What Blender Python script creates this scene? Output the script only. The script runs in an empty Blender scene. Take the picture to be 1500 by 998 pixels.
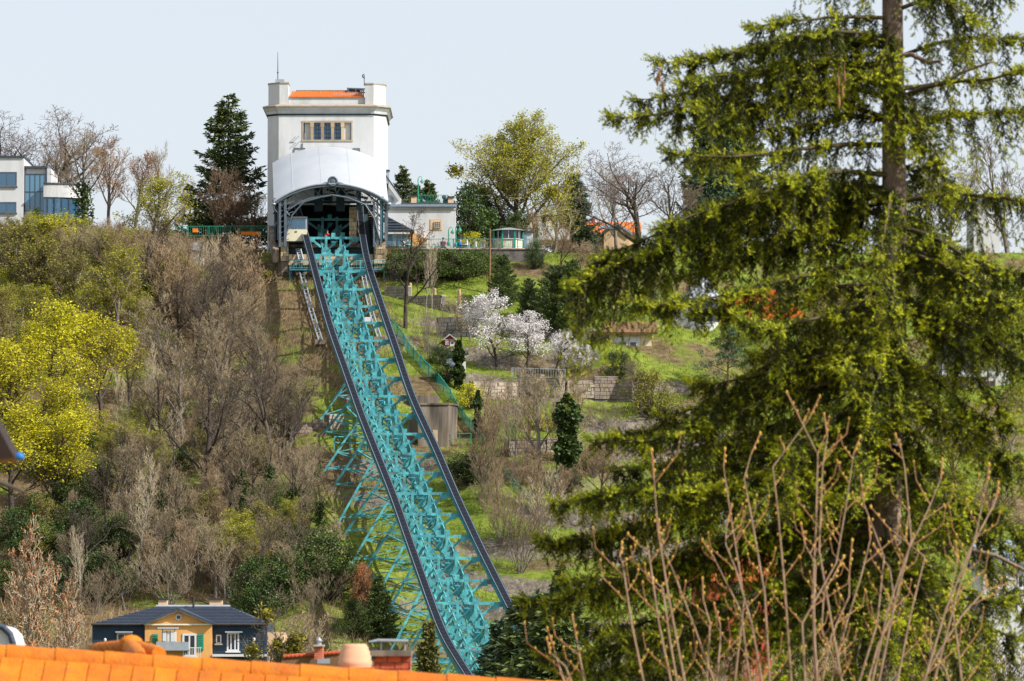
import bpy, bmesh, math, random
import numpy as np
from mathutils import Vector, Matrix

# ------------------------------------------------------------------ camera, sky, sun, exposure
SC = bpy.context.scene
COL = SC.collection
F = 8000.0                                    # focal length in photo pixels (1500 wide)
PITCH = math.atan((940 - 499) / F)
cam_d = bpy.data.cameras.new("camera"); cam = bpy.data.objects.new("camera", cam_d); COL.objects.link(cam)
cam_d.sensor_width = 36; cam_d.lens = 36 * F / 1500
cam.location = (0, 0, 0); cam.rotation_euler = (math.pi / 2 + PITCH, 0, 0)
cam_d.clip_start = 0.5; cam_d.clip_end = 20000
cam_d.dof.use_dof = True; cam_d.dof.focus_distance = 420; cam_d.dof.aperture_fstop = 9.0
SC.camera = cam

SUN_EL, SUN_AZ = math.radians(40), math.radians(118)      # azimuth from +Y (view direction) clockwise: behind the viewer's right shoulder
world = bpy.data.worlds.new("World"); SC.world = world; world.use_nodes = True
wn = world.node_tree.nodes; wl = world.node_tree.links
bg = wn["Background"]
sky = wn.new("ShaderNodeTexSky"); sky.sky_type = 'NISHITA'; sky.sun_disc = False
sky.sun_elevation = SUN_EL; sky.sun_rotation = SUN_AZ
sky.altitude = 100; sky.air_density = 0.9; sky.dust_density = 2.5; sky.ozone_density = 2.5
# a thin even veil of high haze over the whole sky
veil = wn.new("ShaderNodeMix"); veil.data_type = 'RGBA'; veil.inputs[0].default_value = 0.62; veil.inputs[7].default_value = (5.75, 5.9, 6.15, 1)
wl.new(sky.outputs[0], veil.inputs[6]); wl.new(veil.outputs[2], bg.inputs[0]); bg.inputs[1].default_value = 0.125
sun_d = bpy.data.lights.new("sun", 'SUN'); sun = bpy.data.objects.new("sun", sun_d); COL.objects.link(sun)
sun_d.energy = 5.0; sun_d.angle = math.radians(0.5); sun_d.color = (1.0, 0.965, 0.90)
sdir = Vector((math.sin(SUN_AZ) * math.cos(SUN_EL), math.cos(SUN_AZ) * math.cos(SUN_EL), math.sin(SUN_EL)))
sun.rotation_euler = sdir.to_track_quat('Z', 'Y').to_euler(); sun.location = (60, -60, 80)
SC.view_settings.view_transform = 'Standard'; SC.view_settings.look = 'None'
SC.view_settings.exposure = 0.42; SC.view_settings.gamma = 1.0
SC.cycles.use_denoising = True
SC.cycles.max_bounces = 6; SC.cycles.diffuse_bounces = 3; SC.cycles.glossy_bounces = 3; SC.cycles.transmission_bounces = 4

# ------------------------------------------------------------------ helpers
cp, sp = math.cos(PITCH), math.sin(PITCH)
def P(u, v, Y):
    """the point at world depth Y that the photo shows at pixel (u, v)"""
    dx = (u - 750) / F; dz = (499 - v) / F
    y = cp - dz * sp; z = sp + dz * cp
    t = Y / y
    return Vector((dx * t, Y, z * t))
def px(Y): return Y / F                      # metres per photo pixel at depth Y

def tag(o, label=None, cat=None, group=None, kind=None):
    if label: o["label"] = label
    if cat: o["category"] = cat
    if group: o["group"] = group
    if kind: o["kind"] = kind
    return o
def thing(name, loc, label, cat, group=None, rz=0.0):
    o = bpy.data.objects.new(name, None); COL.objects.link(o)
    o.empty_display_size = 0.2
    o.location = loc; o.rotation_euler = (0, 0, rz)
    return tag(o, label, cat, group)

class MB:
    """collects polygons in world coordinates"""
    def __init__(s): s.v = []; s.f = []; s.mi = []; s.cur = 0; s.sm = []
    def add(s, verts, faces, smooth=False):
        b = len(s.v); s.v.extend([tuple(q) for q in verts])
        for f in faces: s.f.append([b + i for i in f]); s.mi.append(s.cur); s.sm.append(smooth)
        return s
    def box(s, c, d, M=None):
        x, y, z = d[0] / 2, d[1] / 2, d[2] / 2
        vs = [Vector((sx * x, sy * y, sz * z)) for sx in (-1, 1) for sy in (-1, 1) for sz in (-1, 1)]
        if M is not None: vs = [M @ q for q in vs]
        c = Vector(c); vs = [c + q for q in vs]
        return s.add(vs, [(0, 1, 3, 2), (4, 6, 7, 5), (0, 4, 5, 1), (2, 3, 7, 6), (0, 2, 6, 4), (1, 5, 7, 3)])
    def bx(s, x0, x1, y0, y1, z0, z1):
        return s.box(((x0 + x1) / 2, (y0 + y1) / 2, (z0 + z1) / 2), (abs(x1 - x0), abs(y1 - y0), abs(z1 - z0)))
    def beam(s, p, q, w, h=None, up=(0, 0, 1)):
        p = Vector(p); q = Vector(q); h = h or w
        d = q - p; L = d.length
        if L < 1e-6: return s
        d.normalize(); up = Vector(up)
        if abs(d.dot(up)) > .98: up = Vector((0, 1, 0))
        a = d.cross(up).normalized(); b = a.cross(d).normalized()
        vs = []
        for e in (p, q):
            for sa, sb in ((-1, -1), (1, -1), (1, 1), (-1, 1)): vs.append(e + a * (sa * w / 2) + b * (sb * h / 2))
        return s.add(vs, [(3, 2, 1, 0), (4, 5, 6, 7), (0, 1, 5, 4), (1, 2, 6, 5), (2, 3, 7, 6), (3, 0, 4, 7)])
    def tube(s, pts, rad, n=6, cap=True, smooth=True):
        pts = [Vector(q) for q in pts]
        if not hasattr(rad, '__len__'): rad = [rad] * len(pts)
        rings = []; a = None
        for i, q in enumerate(pts):
            d = (pts[min(i + 1, len(pts) - 1)] - pts[max(i - 1, 0)])
            if d.length < 1e-9: d = Vector((0, 0, 1))
            d.normalize()
            if a is None:
                a = d.orthogonal().normalized()
            else:
                a = (a - d * a.dot(d));
                a = a.normalized() if a.length > 1e-6 else d.orthogonal().normalized()
            b = d.cross(a)
            rings.append([q + (a * math.cos(2 * math.pi * k / n) + b * math.sin(2 * math.pi * k / n)) * rad[i] for k in range(n)])
        vs = [w for r in rings for w in r]; fs = []
        for i in range(len(pts) - 1):
            for k in range(n):
                k2 = (k + 1) % n; fs.append((i * n + k, i * n + k2, (i + 1) * n + k2, (i + 1) * n + k))
        s.add(vs, fs, smooth)
        if cap:
            s.add(rings[0][::-1], [tuple(range(n))]); s.add(rings[-1], [tuple(range(n))])
        return s
    def lathe(s, c, prof, n=16, smooth=True):
        c = Vector(c); vs = []; fs = []
        for r, z in prof:
            for k in range(n): vs.append(c + Vector((r * math.cos(2 * math.pi * k / n), r * math.sin(2 * math.pi * k / n), z)))
        for i in range(len(prof) - 1):
            for k in range(n):
                k2 = (k + 1) % n; fs.append((i * n + k, i * n + k2, (i + 1) * n + k2, (i + 1) * n + k))
        s.add(vs, fs, smooth)
        if prof[0][0] > 1e-4: s.add([vs[k] for k in range(n)][::-1], [tuple(range(n))])
        if prof[-1][0] > 1e-4: s.add(vs[-n:], [tuple(range(n))])
        return s
    def prism(s, poly, y0, y1):
        """poly of (x,z) extruded along y"""
        n = len(poly)
        vs = [(x, y0, z) for x, z in poly] + [(x, y1, z) for x, z in poly]
        fs = [tuple(range(n)), tuple(range(2 * n - 1, n - 1, -1))]
        for i in range(n):
            j = (i + 1) % n; fs.append((i, i + n, j + n, j))
        return s.add(vs, fs)
    def prism_z(s, poly, z0, z1):
        n = len(poly)
        vs = [(x, y, z0) for x, y in poly] + [(x, y, z1) for x, y in poly]
        fs = [tuple(range(n - 1, -1, -1)), tuple(range(n, 2 * n))]
        for i in range(n):
            j = (i + 1) % n; fs.append((i, j, j + n, i + n))
        return s.add(vs, fs)
    def ball(s, c, r, sc=(1, 1, 1), n=10, m=6):
        prof = [(math.sin(math.pi * i / m) * r, -math.cos(math.pi * i / m) * r) for i in range(m + 1)]
        b = len(s.v); s.lathe((0, 0, 0), prof, n)
        c = Vector(c)
        for i in range(b, len(s.v)):
            q = s.v[i]; s.v[i] = (c.x + q[0] * sc[0], c.y + q[1] * sc[1], c.z + q[2] * sc[2])
        return s
    def build(s, name, m, parent=None, kind=None, world=False):
        me = bpy.data.meshes.new(name)
        o = bpy.data.objects.new(name, me)
        off = Vector((0, 0, 0))
        if parent is not None and not world:
            q = parent
            while q is not None: off = off + q.location; q = q.parent
        elif parent is None and not world:
            xs = np.array(s.v); mn = xs.min(0); mx = xs.max(0)
            off = Vector(((mn[0] + mx[0]) / 2, (mn[1] + mx[1]) / 2, mn[2])); o.location = off
        vs = np.array(s.v, dtype=np.float64) - np.array(off)
        me.from_pydata(vs.tolist(), [], s.f)
        ms = m if isinstance(m, (list, tuple)) else [m]
        for q in ms: me.materials.append(q)
        me.polygons.foreach_set("material_index", s.mi); me.polygons.foreach_set("use_smooth", s.sm)
        me.update()
        bm = bmesh.new(); bm.from_mesh(me); bmesh.ops.recalc_face_normals(bm, faces=bm.faces); bm.to_mesh(me); bm.free()
        COL.objects.link(o)
        if parent is not None: o.parent = parent
        if kind: o["kind"] = kind
        return o

def np_mesh(name, V, Fc, m, parent=None, smooth=False):
    """V (n,3) array, Fc (k,3|4) array; coordinates relative to parent"""
    me = bpy.data.meshes.new(name)
    k = Fc.shape[1]
    me.vertices.add(len(V)); me.vertices.foreach_set("co", V.astype(np.float32).ravel())
    me.loops.add(Fc.size); me.loops.foreach_set("vertex_index", Fc.astype(np.int32).ravel())
    me.polygons.add(len(Fc)); me.polygons.foreach_set("loop_start", np.arange(0, Fc.size, k, dtype=np.int32))
    me.polygons.foreach_set("loop_total", np.full(len(Fc), k, dtype=np.int32))
    me.update(calc_edges=True)
    if smooth: me.polygons.foreach_set("use_smooth", np.ones(len(Fc), dtype=bool))
    me.materials.append(m)
    o = bpy.data.objects.new(name, me); COL.objects.link(o)
    if parent is not None: o.parent = parent
    return o
def copy_tree(o, parent=None):
    c = o.copy(); COL.objects.link(c)
    if parent is not None: c.parent = parent
    for ch in list(o.children): copy_tree(ch, c)
    return c

# ------------------------------------------------------------------ materials
def mat(name, c1, c2=None, scale=3.0, rough=0.8, metal=0.0, bump=0.0, bscale=None, island=0.0, objvar=0.0, trans=0.0, stretch=(1, 1, 1), c3=None, spec=0.3, c3amt=0.5, c3scale=None):
    m = bpy.data.materials.new(name); m.use_nodes = True
    nt = m.node_tree; N = nt.nodes; Lk = nt.links
    b = N["Principled BSDF"]; b.inputs["Roughness"].default_value = rough; b.inputs["Metallic"].default_value = metal
    b.inputs["Specular IOR Level"].default_value = spec
    col = None
    tc = N.new("ShaderNodeTexCoord"); mp = N.new("ShaderNodeMapping"); Lk.new(tc.outputs["Object"], mp.inputs[0]); mp.inputs["Scale"].default_value = stretch
    if c2 is None:
        rgb = N.new("ShaderNodeRGB"); rgb.outputs[0].default_value = (*c1, 1); col = rgb.outputs[0]
    else:
        nz = N.new("ShaderNodeTexNoise"); nz.inputs["Scale"].default_value = scale; nz.inputs["Detail"].default_value = 6; nz.inputs["Roughness"].default_value = 0.6
        Lk.new(mp.outputs[0], nz.inputs["Vector"])
        rp = N.new("ShaderNodeValToRGB"); rp.color_ramp.elements[0].position = 0.35; rp.color_ramp.elements[1].position = 0.65
        rp.color_ramp.elements[0].color = (*c1, 1); rp.color_ramp.elements[1].color = (*c2, 1)
        if island > 0:
            ge = N.new("ShaderNodeNewGeometry"); mx = N.new("ShaderNodeMath"); mx.operation = 'MULTIPLY_ADD'
            Lk.new(ge.outputs["Random Per Island"], mx.inputs[0]); mx.inputs[1].default_value = island
            ad = N.new("ShaderNodeMath"); ad.operation = 'ADD'; Lk.new(nz.outputs[0], mx.inputs[2])
            Lk.new(mx.outputs[0], ad.inputs[0]); ad.inputs[1].default_value = -island / 2
            Lk.new(ad.outputs[0], rp.inputs[0])
        else:
            Lk.new(nz.outputs[0], rp.inputs[0])
        col = rp.outputs[0]
    if c3 is not None:
        n3 = N.new("ShaderNodeTexNoise"); n3.inputs["Scale"].default_value = c3scale or scale * .3; n3.inputs["Detail"].default_value = 5
        Lk.new(mp.outputs[0], n3.inputs["Vector"])
        r3 = N.new("ShaderNodeValToRGB"); r3.color_ramp.elements[0].position = 0.5; r3.color_ramp.elements[1].position = 0.7
        Lk.new(n3.outputs[0], r3.inputs[0]); mm = N.new("ShaderNodeMath"); mm.operation = 'MULTIPLY'; mm.inputs[1].default_value = c3amt; Lk.new(r3.outputs[0], mm.inputs[0])
        mix = N.new("ShaderNodeMix"); mix.data_type = 'RGBA'; Lk.new(mm.outputs[0], mix.inputs[0]); Lk.new(col, mix.inputs[6]); mix.inputs[7].default_value = (*c3, 1); col = mix.outputs[2]
    if objvar > 0:
        oi = N.new("ShaderNodeObjectInfo"); hs = N.new("ShaderNodeHueSaturation")
        m1 = N.new("ShaderNodeMath"); m1.operation = 'MULTIPLY_ADD'; Lk.new(oi.outputs["Random"], m1.inputs[0]); m1.inputs[1].default_value = 2 * objvar; m1.inputs[2].default_value = 1 - objvar
        Lk.new(m1.outputs[0], hs.inputs["Value"]); Lk.new(col, hs.inputs["Color"])
        m2 = N.new("ShaderNodeMath"); m2.operation = 'MULTIPLY_ADD'; Lk.new(oi.outputs["Random"], m2.inputs[0]); m2.inputs[1].default_value = .05 * objvar; m2.inputs[2].default_value = .5 - .025 * objvar
        Lk.new(m2.outputs[0], hs.inputs["Hue"]); col = hs.outputs[0]
    Lk.new(col, b.inputs["Base Color"])
    if bump > 0:
        nb = N.new("ShaderNodeTexNoise"); nb.inputs["Scale"].default_value = bscale or scale * 3; nb.inputs["Detail"].default_value = 5; Lk.new(mp.outputs[0], nb.inputs["Vector"])
        bp = N.new("ShaderNodeBump"); bp.inputs["Strength"].default_value = bump; bp.inputs["Distance"].default_value = 0.05; Lk.new(nb.outputs[0], bp.inputs["Height"]); Lk.new(bp.outputs[0], b.inputs["Normal"])
    if trans > 0:
        tr = N.new("ShaderNodeBsdfTranslucent"); Lk.new(col, tr.inputs[0]); ms = N.new("ShaderNodeMixShader"); ms.inputs[0].default_value = trans
        Lk.new(b.outputs[0], ms.inputs[1]); Lk.new(tr.outputs[0], ms.inputs[2]); Lk.new(ms.outputs[0], N["Material Output"].inputs[0])
    return m
def glass_mat(name, c, rough=0.06):
    m = bpy.data.materials.new(name); m.use_nodes = True
    b = m.node_tree.nodes["Principled BSDF"]; b.inputs["Base Color"].default_value = (*c, 1); b.inputs["Roughness"].default_value = rough
    b.inputs["Specular IOR Level"].default_value = 0.9; b.inputs["Metallic"].default_value = 0.15
    return m

M = {}
M['white'] = mat('white_render', (.585, .59, .60), (.515, .525, .535), 1.2, .85, bump=.15, bscale=8, c3=(.30, .29, .27), c3amt=.42, stretch=(1, 1, .25), c3scale=.6)
M['canopy'] = mat('canopy_sheet', (.39, .41, .445), (.35, .375, .41), .5, .5)
M['cornice'] = mat('cornice_stone', (.42, .34, .25), (.30, .25, .2), 1.5, .85)
M['sand'] = mat('sandstone', (.50, .37, .22), (.36, .27, .18), 1.5, .9, bump=.3, objvar=.35)
M['rtile'] = mat('orange_roof_tile', (.62, .17, .02), (.50, .12, .02), 4, .8, objvar=.15)
M['iron'] = mat('dark_iron', (.030, .065, .085), (.022, .045, .06), 2, .5, .2)
M['grey_metal'] = mat('grey_metal', (.42, .46, .50), (.32, .36, .40), 2, .4, .4)
M['grey_iron'] = mat('painted_grey_iron', (.13, .16, .19), (.09, .115, .14), 2, .5, .2)
M['teal'] = mat('teal_paint', (.115, .46, .49), (.045, .24, .28), 1.6, .45, c3=(.095, .075, .05), c3amt=.75, c3scale=2.2)
M['teal_dk'] = mat('teal_paint_dark', (.045, .24, .28), (.03, .17, .21), 1.2, .5)  # same teal paint in a darker tone
M['railtop'] = mat('rail_steel_dark', (.016, .022, .034), (.028, .036, .052), 3, .5, .2)
M['railedge'] = mat('rail_flange', (.30, .36, .42), (.18, .23, .29), 3, .4, .5)
M['glass'] = glass_mat('window_glass', (.05, .12, .2))
M['glass_dk'] = glass_mat('dark_window_glass', (.012, .02, .03))
M['glass_lt'] = glass_mat('pale_glass', (.10, .22, .32))
M['winwhite'] = mat('white_frame', (.57, .57, .56), None, rough=.5)
M['dark'] = mat('painted_room_shade', (.012, .016, .02), (.02, .024, .028), 2, .9)
M['cream'] = mat('cream_paint', (.72, .66, .48), (.66, .6, .44), 2, .45)
M['green'] = mat('green_paint', (.03, .28, .18), (.02, .22, .14), 2, .5)
M['concrete'] = mat('weathered_concrete', (.30, .24, .18), (.12, .095, .075), 1.3, .9, bump=.5, c3=(.045, .04, .035), c3amt=.9, stretch=(1, 1, .12), c3scale=1.6)
M['stone'] = mat('garden_wall_stone', (.40, .32, .25), (.22, .18, .15), 2.2, .95, bump=.7, bscale=5, objvar=.25)
M['stone_dk'] = mat('dark_wall_stone', (.18, .16, .15), (.09, .08, .08), 2.0, .95, bump=.7, bscale=5)
M['slate'] = mat('slate', (.055, .07, .10), (.035, .045, .07), 5, .55, bump=.2)
M['slate_lt'] = mat('pale_slate', (.25, .3, .36), (.18, .22, .28), 4, .5)
M['navy'] = mat('navy_board', (.030, .060, .10), (.022, .045, .08), 3, .6, objvar=.15)
M['ochre'] = mat('ochre_render', (.68, .36, .12), (.60, .31, .10), 1.5, .85, bump=.1)
M['peach'] = mat('peach_render', (.62, .44, .28), (.55, .38, .24), 1.5, .85)
M['yellowwall'] = mat('pale_yellow_render', (.66, .56, .36), (.58, .49, .31), 1.5, .85)
M['timber'] = mat('dark_timber', (.05, .04, .035), (.03, .026, .024), 3, .8)
M['brown'] = mat('dark_brown_board', (.022, .010, .006), (.03, .014, .009), 5, .6)
M['wood'] = mat('brown_wood', (.22, .12, .06), (.14, .08, .04), 4, .8)
M['post'] = mat('pale_timber_post', (.5, .33, .16), (.4, .26, .12), 4, .8)
M['blue'] = mat('blue_paint', (.02, .19, .55), (.02, .15, .45), 3, .5)
M['red'] = mat('red_paint', (.38, .05, .035), (.30, .04, .03), 3, .6)
M['orange_cloth'] = mat('orange_tarp', (.85, .22, .01), (.75, .18, .01), 2, .7)
M['brick'] = mat('red_brick', (.50, .11, .045), (.40, .08, .035), 9, .85, bump=.2, objvar=.2)
M['mortar'] = mat('mortar', (.50, .42, .36), (.42, .36, .3), 6, .95)
M['clay'] = mat('terracotta_clay', (.62, .36, .22), (.54, .30, .18), 5, .8)
M['mesh_green'] = mat('green_mesh', (.03, .30, .22), (.02, .22, .17), 1.0, .7, trans=.25)

nt_ = M['mesh_green'].node_tree; o_ = nt_.nodes["Material Output"]; src_ = o_.inputs[0].links[0].from_socket
tp_ = nt_.nodes.new("ShaderNodeBsdfTransparent"); mx_ = nt_.nodes.new("ShaderNodeMixShader"); mx_.inputs[0].default_value = .38      # open weave
nt_.links.new(src_, mx_.inputs[1]); nt_.links.new(tp_.outputs[0], mx_.inputs[2]); nt_.links.new(mx_.outputs[0], o_.inputs[0])
# ------------------------------------------------------------------ terrain
_gy = np.array([-6000, 300, 330, 352, 364, 466, 469, 486, 540, 620, 900, 9000.])
_gz = np.array([-16, -12, -9.2, -9.5, -11.4, 31.9, 33.4, 33.7, 38.5, 41, 42, 42.])
def ss(a, b, x):
    t = np.clip((x - a) / (b - a), 0, 1); return t * t * (3 - 2 * t)
def gz(x, y):
    x = np.asarray(x, float); y = np.asarray(y, float)
    z = np.interp(y, _gy, _gz)
    z = z + 2.2 * ss(-22, -34, x) * ss(452, 476, y)
    z = z + 1.5 * ss(14, 30, x) * ss(440, 462, y) * ss(476, 466, y) * 0 
    z = z + 0.35 * np.sin(x * .31 + 1.3 * np.sin(y * .11)) * ss(366, 380, y) * ss(464, 450, y) + .22 * np.sin(x * .83 + y * .37) * ss(366, 380, y) * ss(462, 450, y)
    # vineyard terraces on the open side of the slope
    w = ss(-15, -11, x) * ss(374, 384, y) * ss(461, 452, y) * ss(34, 26, x) * (.15 + .6 * ss(-.4, .4, np.sin(x * .19 + 1.7 * np.sin(y * .13)) + .6 * np.sin(x * .43 - y * .21)))
    p = 2.7; zz = z + .9 * np.sin(x * .17 + .4) + .35 * np.sin(x * .47 + y * .3); k = np.floor(zz / p); fr = zz / p - k
    st = p * (k + np.where(fr < .78, .32 * fr / .78, .32 + .68 * (fr - .78) / .22))
    z = z + w * (st - zz)
    return z
def g(u, v, y0=366, y1=560):
    """where the ray of pixel (u,v) meets the slope"""
    ys = np.arange(y0, y1, .25); a = P(u, v, 100.0); xs = a.x / 100 * ys; zs = a.z / 100 * ys
    hit = np.nonzero(zs < gz(xs, ys))[0]
    i = hit[0] if len(hit) else len(ys) - 1
    return Vector((xs[i], ys[i], float(gz(xs[i], ys[i]))))
def gpt(u, Y):
    x = (u - 750) / F * Y; return Vector((x, Y, float(gz(x, Y))))

def axis(parts):
    o = []
    for a, b, st in parts: o.extend(np.arange(a, b - 1e-6, st))
    o.append(parts[-1][1]); return np.array(o)
gx = axis([(-6000, -600, 900), (-600, -140, 60), (-140, -60, 4), (-60, 70, .85), (70, 150, 4), (150, 600, 50), (600, 6000, 900)])
gyy = axis([(-6000, 0, 1000), (0, 320, 20), (320, 366, 2), (366, 482, .45), (482, 620, 2.5), (620, 1000, 30), (1000, 9000, 800)])
XX, YY = np.meshgrid(gx, gyy); ZZ = gz(XX, YY)
V = np.stack([XX, YY, ZZ], -1).reshape(-1, 3); nx = len(gx); ny = len(gyy)
ii = (np.arange(ny - 1)[:, None] * nx + np.arange(nx - 1)[None, :]).ravel()
Fc = np.stack([ii, ii + 1, ii + nx + 1, ii + nx], 1)
def ground_mat():
    m = bpy.data.materials.new('hillside_ground'); m.use_nodes = True; nt = m.node_tree; N = nt.nodes; L = nt.links
    b = N["Principled BSDF"]; b.inputs["Roughness"].default_value = .95; b.inputs["Specular IOR Level"].default_value = .1
    ge = N.new("ShaderNodeNewGeometry"); sx = N.new("ShaderNodeSeparateXYZ"); L.new(ge.outputs["Position"], sx.inputs[0])
    def noise(sc, det=6, ro=.6):
        n = N.new("ShaderNodeTexNoise"); n.inputs["Scale"].default_value = sc; n.inputs["Detail"].default_value = det; n.inputs["Roughness"].default_value = ro
        L.new(ge.outputs["Position"], n.inputs["Vector"]); return n.outputs[0]
    def ramp(src, els):
        r = N.new("ShaderNodeValToRGB"); e = r.color_ramp.elements
        e[0].position = els[0][0]; e[0].color = (*els[0][1], 1); e[1].position = els[-1][0]; e[1].color = (*els[-1][1], 1)
        for p_, c_ in els[1:-1]: q = e.new(p_); q.color = (*c_, 1)
        L.new(src, r.inputs[0]); return r.outputs[0]
    def mix(f, a, c):
        q = N.new("ShaderNodeMix"); q.data_type = 'RGBA'; L.new(f, q.inputs[0]); L.new(a, q.inputs[6]); L.new(c, q.inputs[7]); return q.outputs[2]
    def math_(op, a, v):
        q = N.new("ShaderNodeMath"); q.operation = op; L.new(a, q.inputs[0])
        if isinstance(v, (int, float)): q.inputs[1].default_value = v
        else: L.new(v, q.inputs[1])
        q.use_clamp = False; return q.outputs[0]
    grass = ramp(noise(1.1, 8, .7), [(.3, (.06, .085, .014)), (.5, (.14, .19, .022)), (.72, (.30, .29, .07))])
    litter = ramp(noise(1.6, 8, .7), [(.3, (.06, .042, .022)), (.5, (.14, .10, .052)), (.7, (.25, .18, .10))])
    stone = ramp(noise(3.0, 6, .7), [(.3, (.07, .06, .05)), (.55, (.20, .165, .135)), (.7, (.34, .28, .22))])
    # more litter under the wood west of the viaduct, more grass to the east
    mr = N.new("ShaderNodeMapRange"); L.new(sx.outputs[0], mr.inputs[0]); mr.inputs[1].default_value = -20; mr.inputs[2].default_value = -8; mr.inputs[3].default_value = -.035; mr.inputs[4].default_value = .055
    f = math_('ADD', noise(.16, 5, .6), mr.outputs[0])
    fm = N.new("ShaderNodeMapRange"); L.new(f, fm.inputs[0]); fm.inputs[1].default_value = .47; fm.inputs[2].default_value = .55
    base = mix(fm.outputs[0], litter, grass)
    sn = N.new("ShaderNodeSeparateXYZ"); L.new(ge.outputs["True Normal"], sn.inputs[0])
    sm = N.new("ShaderNodeMapRange"); L.new(sn.outputs[2], sm.inputs[0]); sm.inputs[1].default_value = .80; sm.inputs[2].default_value = .68
    L.new(mix(sm.outputs[0], base, stone), b.inputs["Base Color"])
    bp = N.new("ShaderNodeBump"); bp.inputs["Strength"].default_value = .8; bp.inputs["Distance"].default_value = .25; L.new(noise(2.5, 8, .7), bp.inputs["Height"]); L.new(bp.outputs[0], b.inputs["Normal"])
    return m
ground = np_mesh('ground', V, Fc, ground_mat(), smooth=False); ground['kind'] = 'structure'
# ------------------------------------------------------------------ the blue-green viaduct
RL = [(432, 296), (440, 318), (455, 372), (470, 430), (484, 480), (500, 525), (516, 570), (530, 610), (546, 650), (562, 690), (577, 728), (590, 765), (605, 808), (620, 850), (635, 893), (652, 935), (685, 988), (697, 1005)]
RR = [(527, 296), (528, 318), (533, 360), (541, 395), (553, 430), (566, 470), (580, 510), (592, 548), (605, 585), (622, 622), (640, 660), (656, 698), (672, 735), (687, 767), (700, 795), (730, 855), (757, 908), (800, 988), (809, 1005)]
def ry(v): return 135.0 / (0.366 - (940 - v) / F)
def rail_pt(tab, v):
    vs = [q[1] for q in tab]; us = [q[0] for q in tab]
    # smooth: average of nearby linear interpolation
    u = np.mean([np.interp(v + d, vs, us) for d in (-16, -8, 0, 8, 16)])
    return P(float(u), v, ry(v))
root = thing('suspension_railway_viaduct', P(590, 700, 408), 'turquoise steel lattice viaduct carrying two dark rails down the slope from the white tower', 'railway viaduct')
root.location.z = float(gz(root.location.x, 408))
FV = [300, 313, 340, 365, 389, 415, 440, 464, 490, 517, 544, 571, 598, 626, 655, 683, 713, 743, 775, 807, 840, 873, 908, 942, 978]
FL = [rail_pt(RL, v) for v in FV]; FR = [rail_pt(RR, v) for v in FV]
FC = [(a + b) / 2 for a, b in zip(FL, FR)]
UP = Vector((0, 0, 1))
def sidev(i): return (FR[i] - FL[i]).normalized()
for tab, nm in ((RL, 'rail'), (RR, 'rail')):
    vv = [296 + 6 * k for k in range(118)]
    pts = [rail_pt(tab, v) for v in vv]
    web = MB(); top = MB(); fl = MB(); cl = MB()
    for a, b in zip(pts[:-1], pts[1:]):
        d = (b - a).normalized(); s = d.cross(UP).normalized(); n = s.cross(d)
        e = d * .01
        web.beam(a - n * .40 - e, b - n * .40 + e, .30, .52)
        top.beam(a - n * .06 - e, b - n * .06 + e, .46, .13)
        for sg in (-1, 1): fl.beam(a + s * (sg * .25) + n * .02 - e, b + s * (sg * .25) + n * .02 + e, .05, .09)
        m_ = (a + b) / 2
        L_ = (b - a).length; q = 3
        for k in range(q):
            c = a + (b - a) * ((k + .5) / q) + n * .03
            cl.beam(c - s * .15, c + s * .15, .10, .09, up=n)
            for sg in (-1, 1): cl.beam(c + s * (sg * .27), c + s * (sg * .30), .09, .14, up=n)
    r = top.build('rail', M['railtop'], root)
    web.build('web_plate', M['teal_dk'], r); fl.build('flange', M['railedge'], r); cl.build('cleats', M['railtop'], r, kind='stuff')
rng = random.Random(5)
low = []
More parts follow.
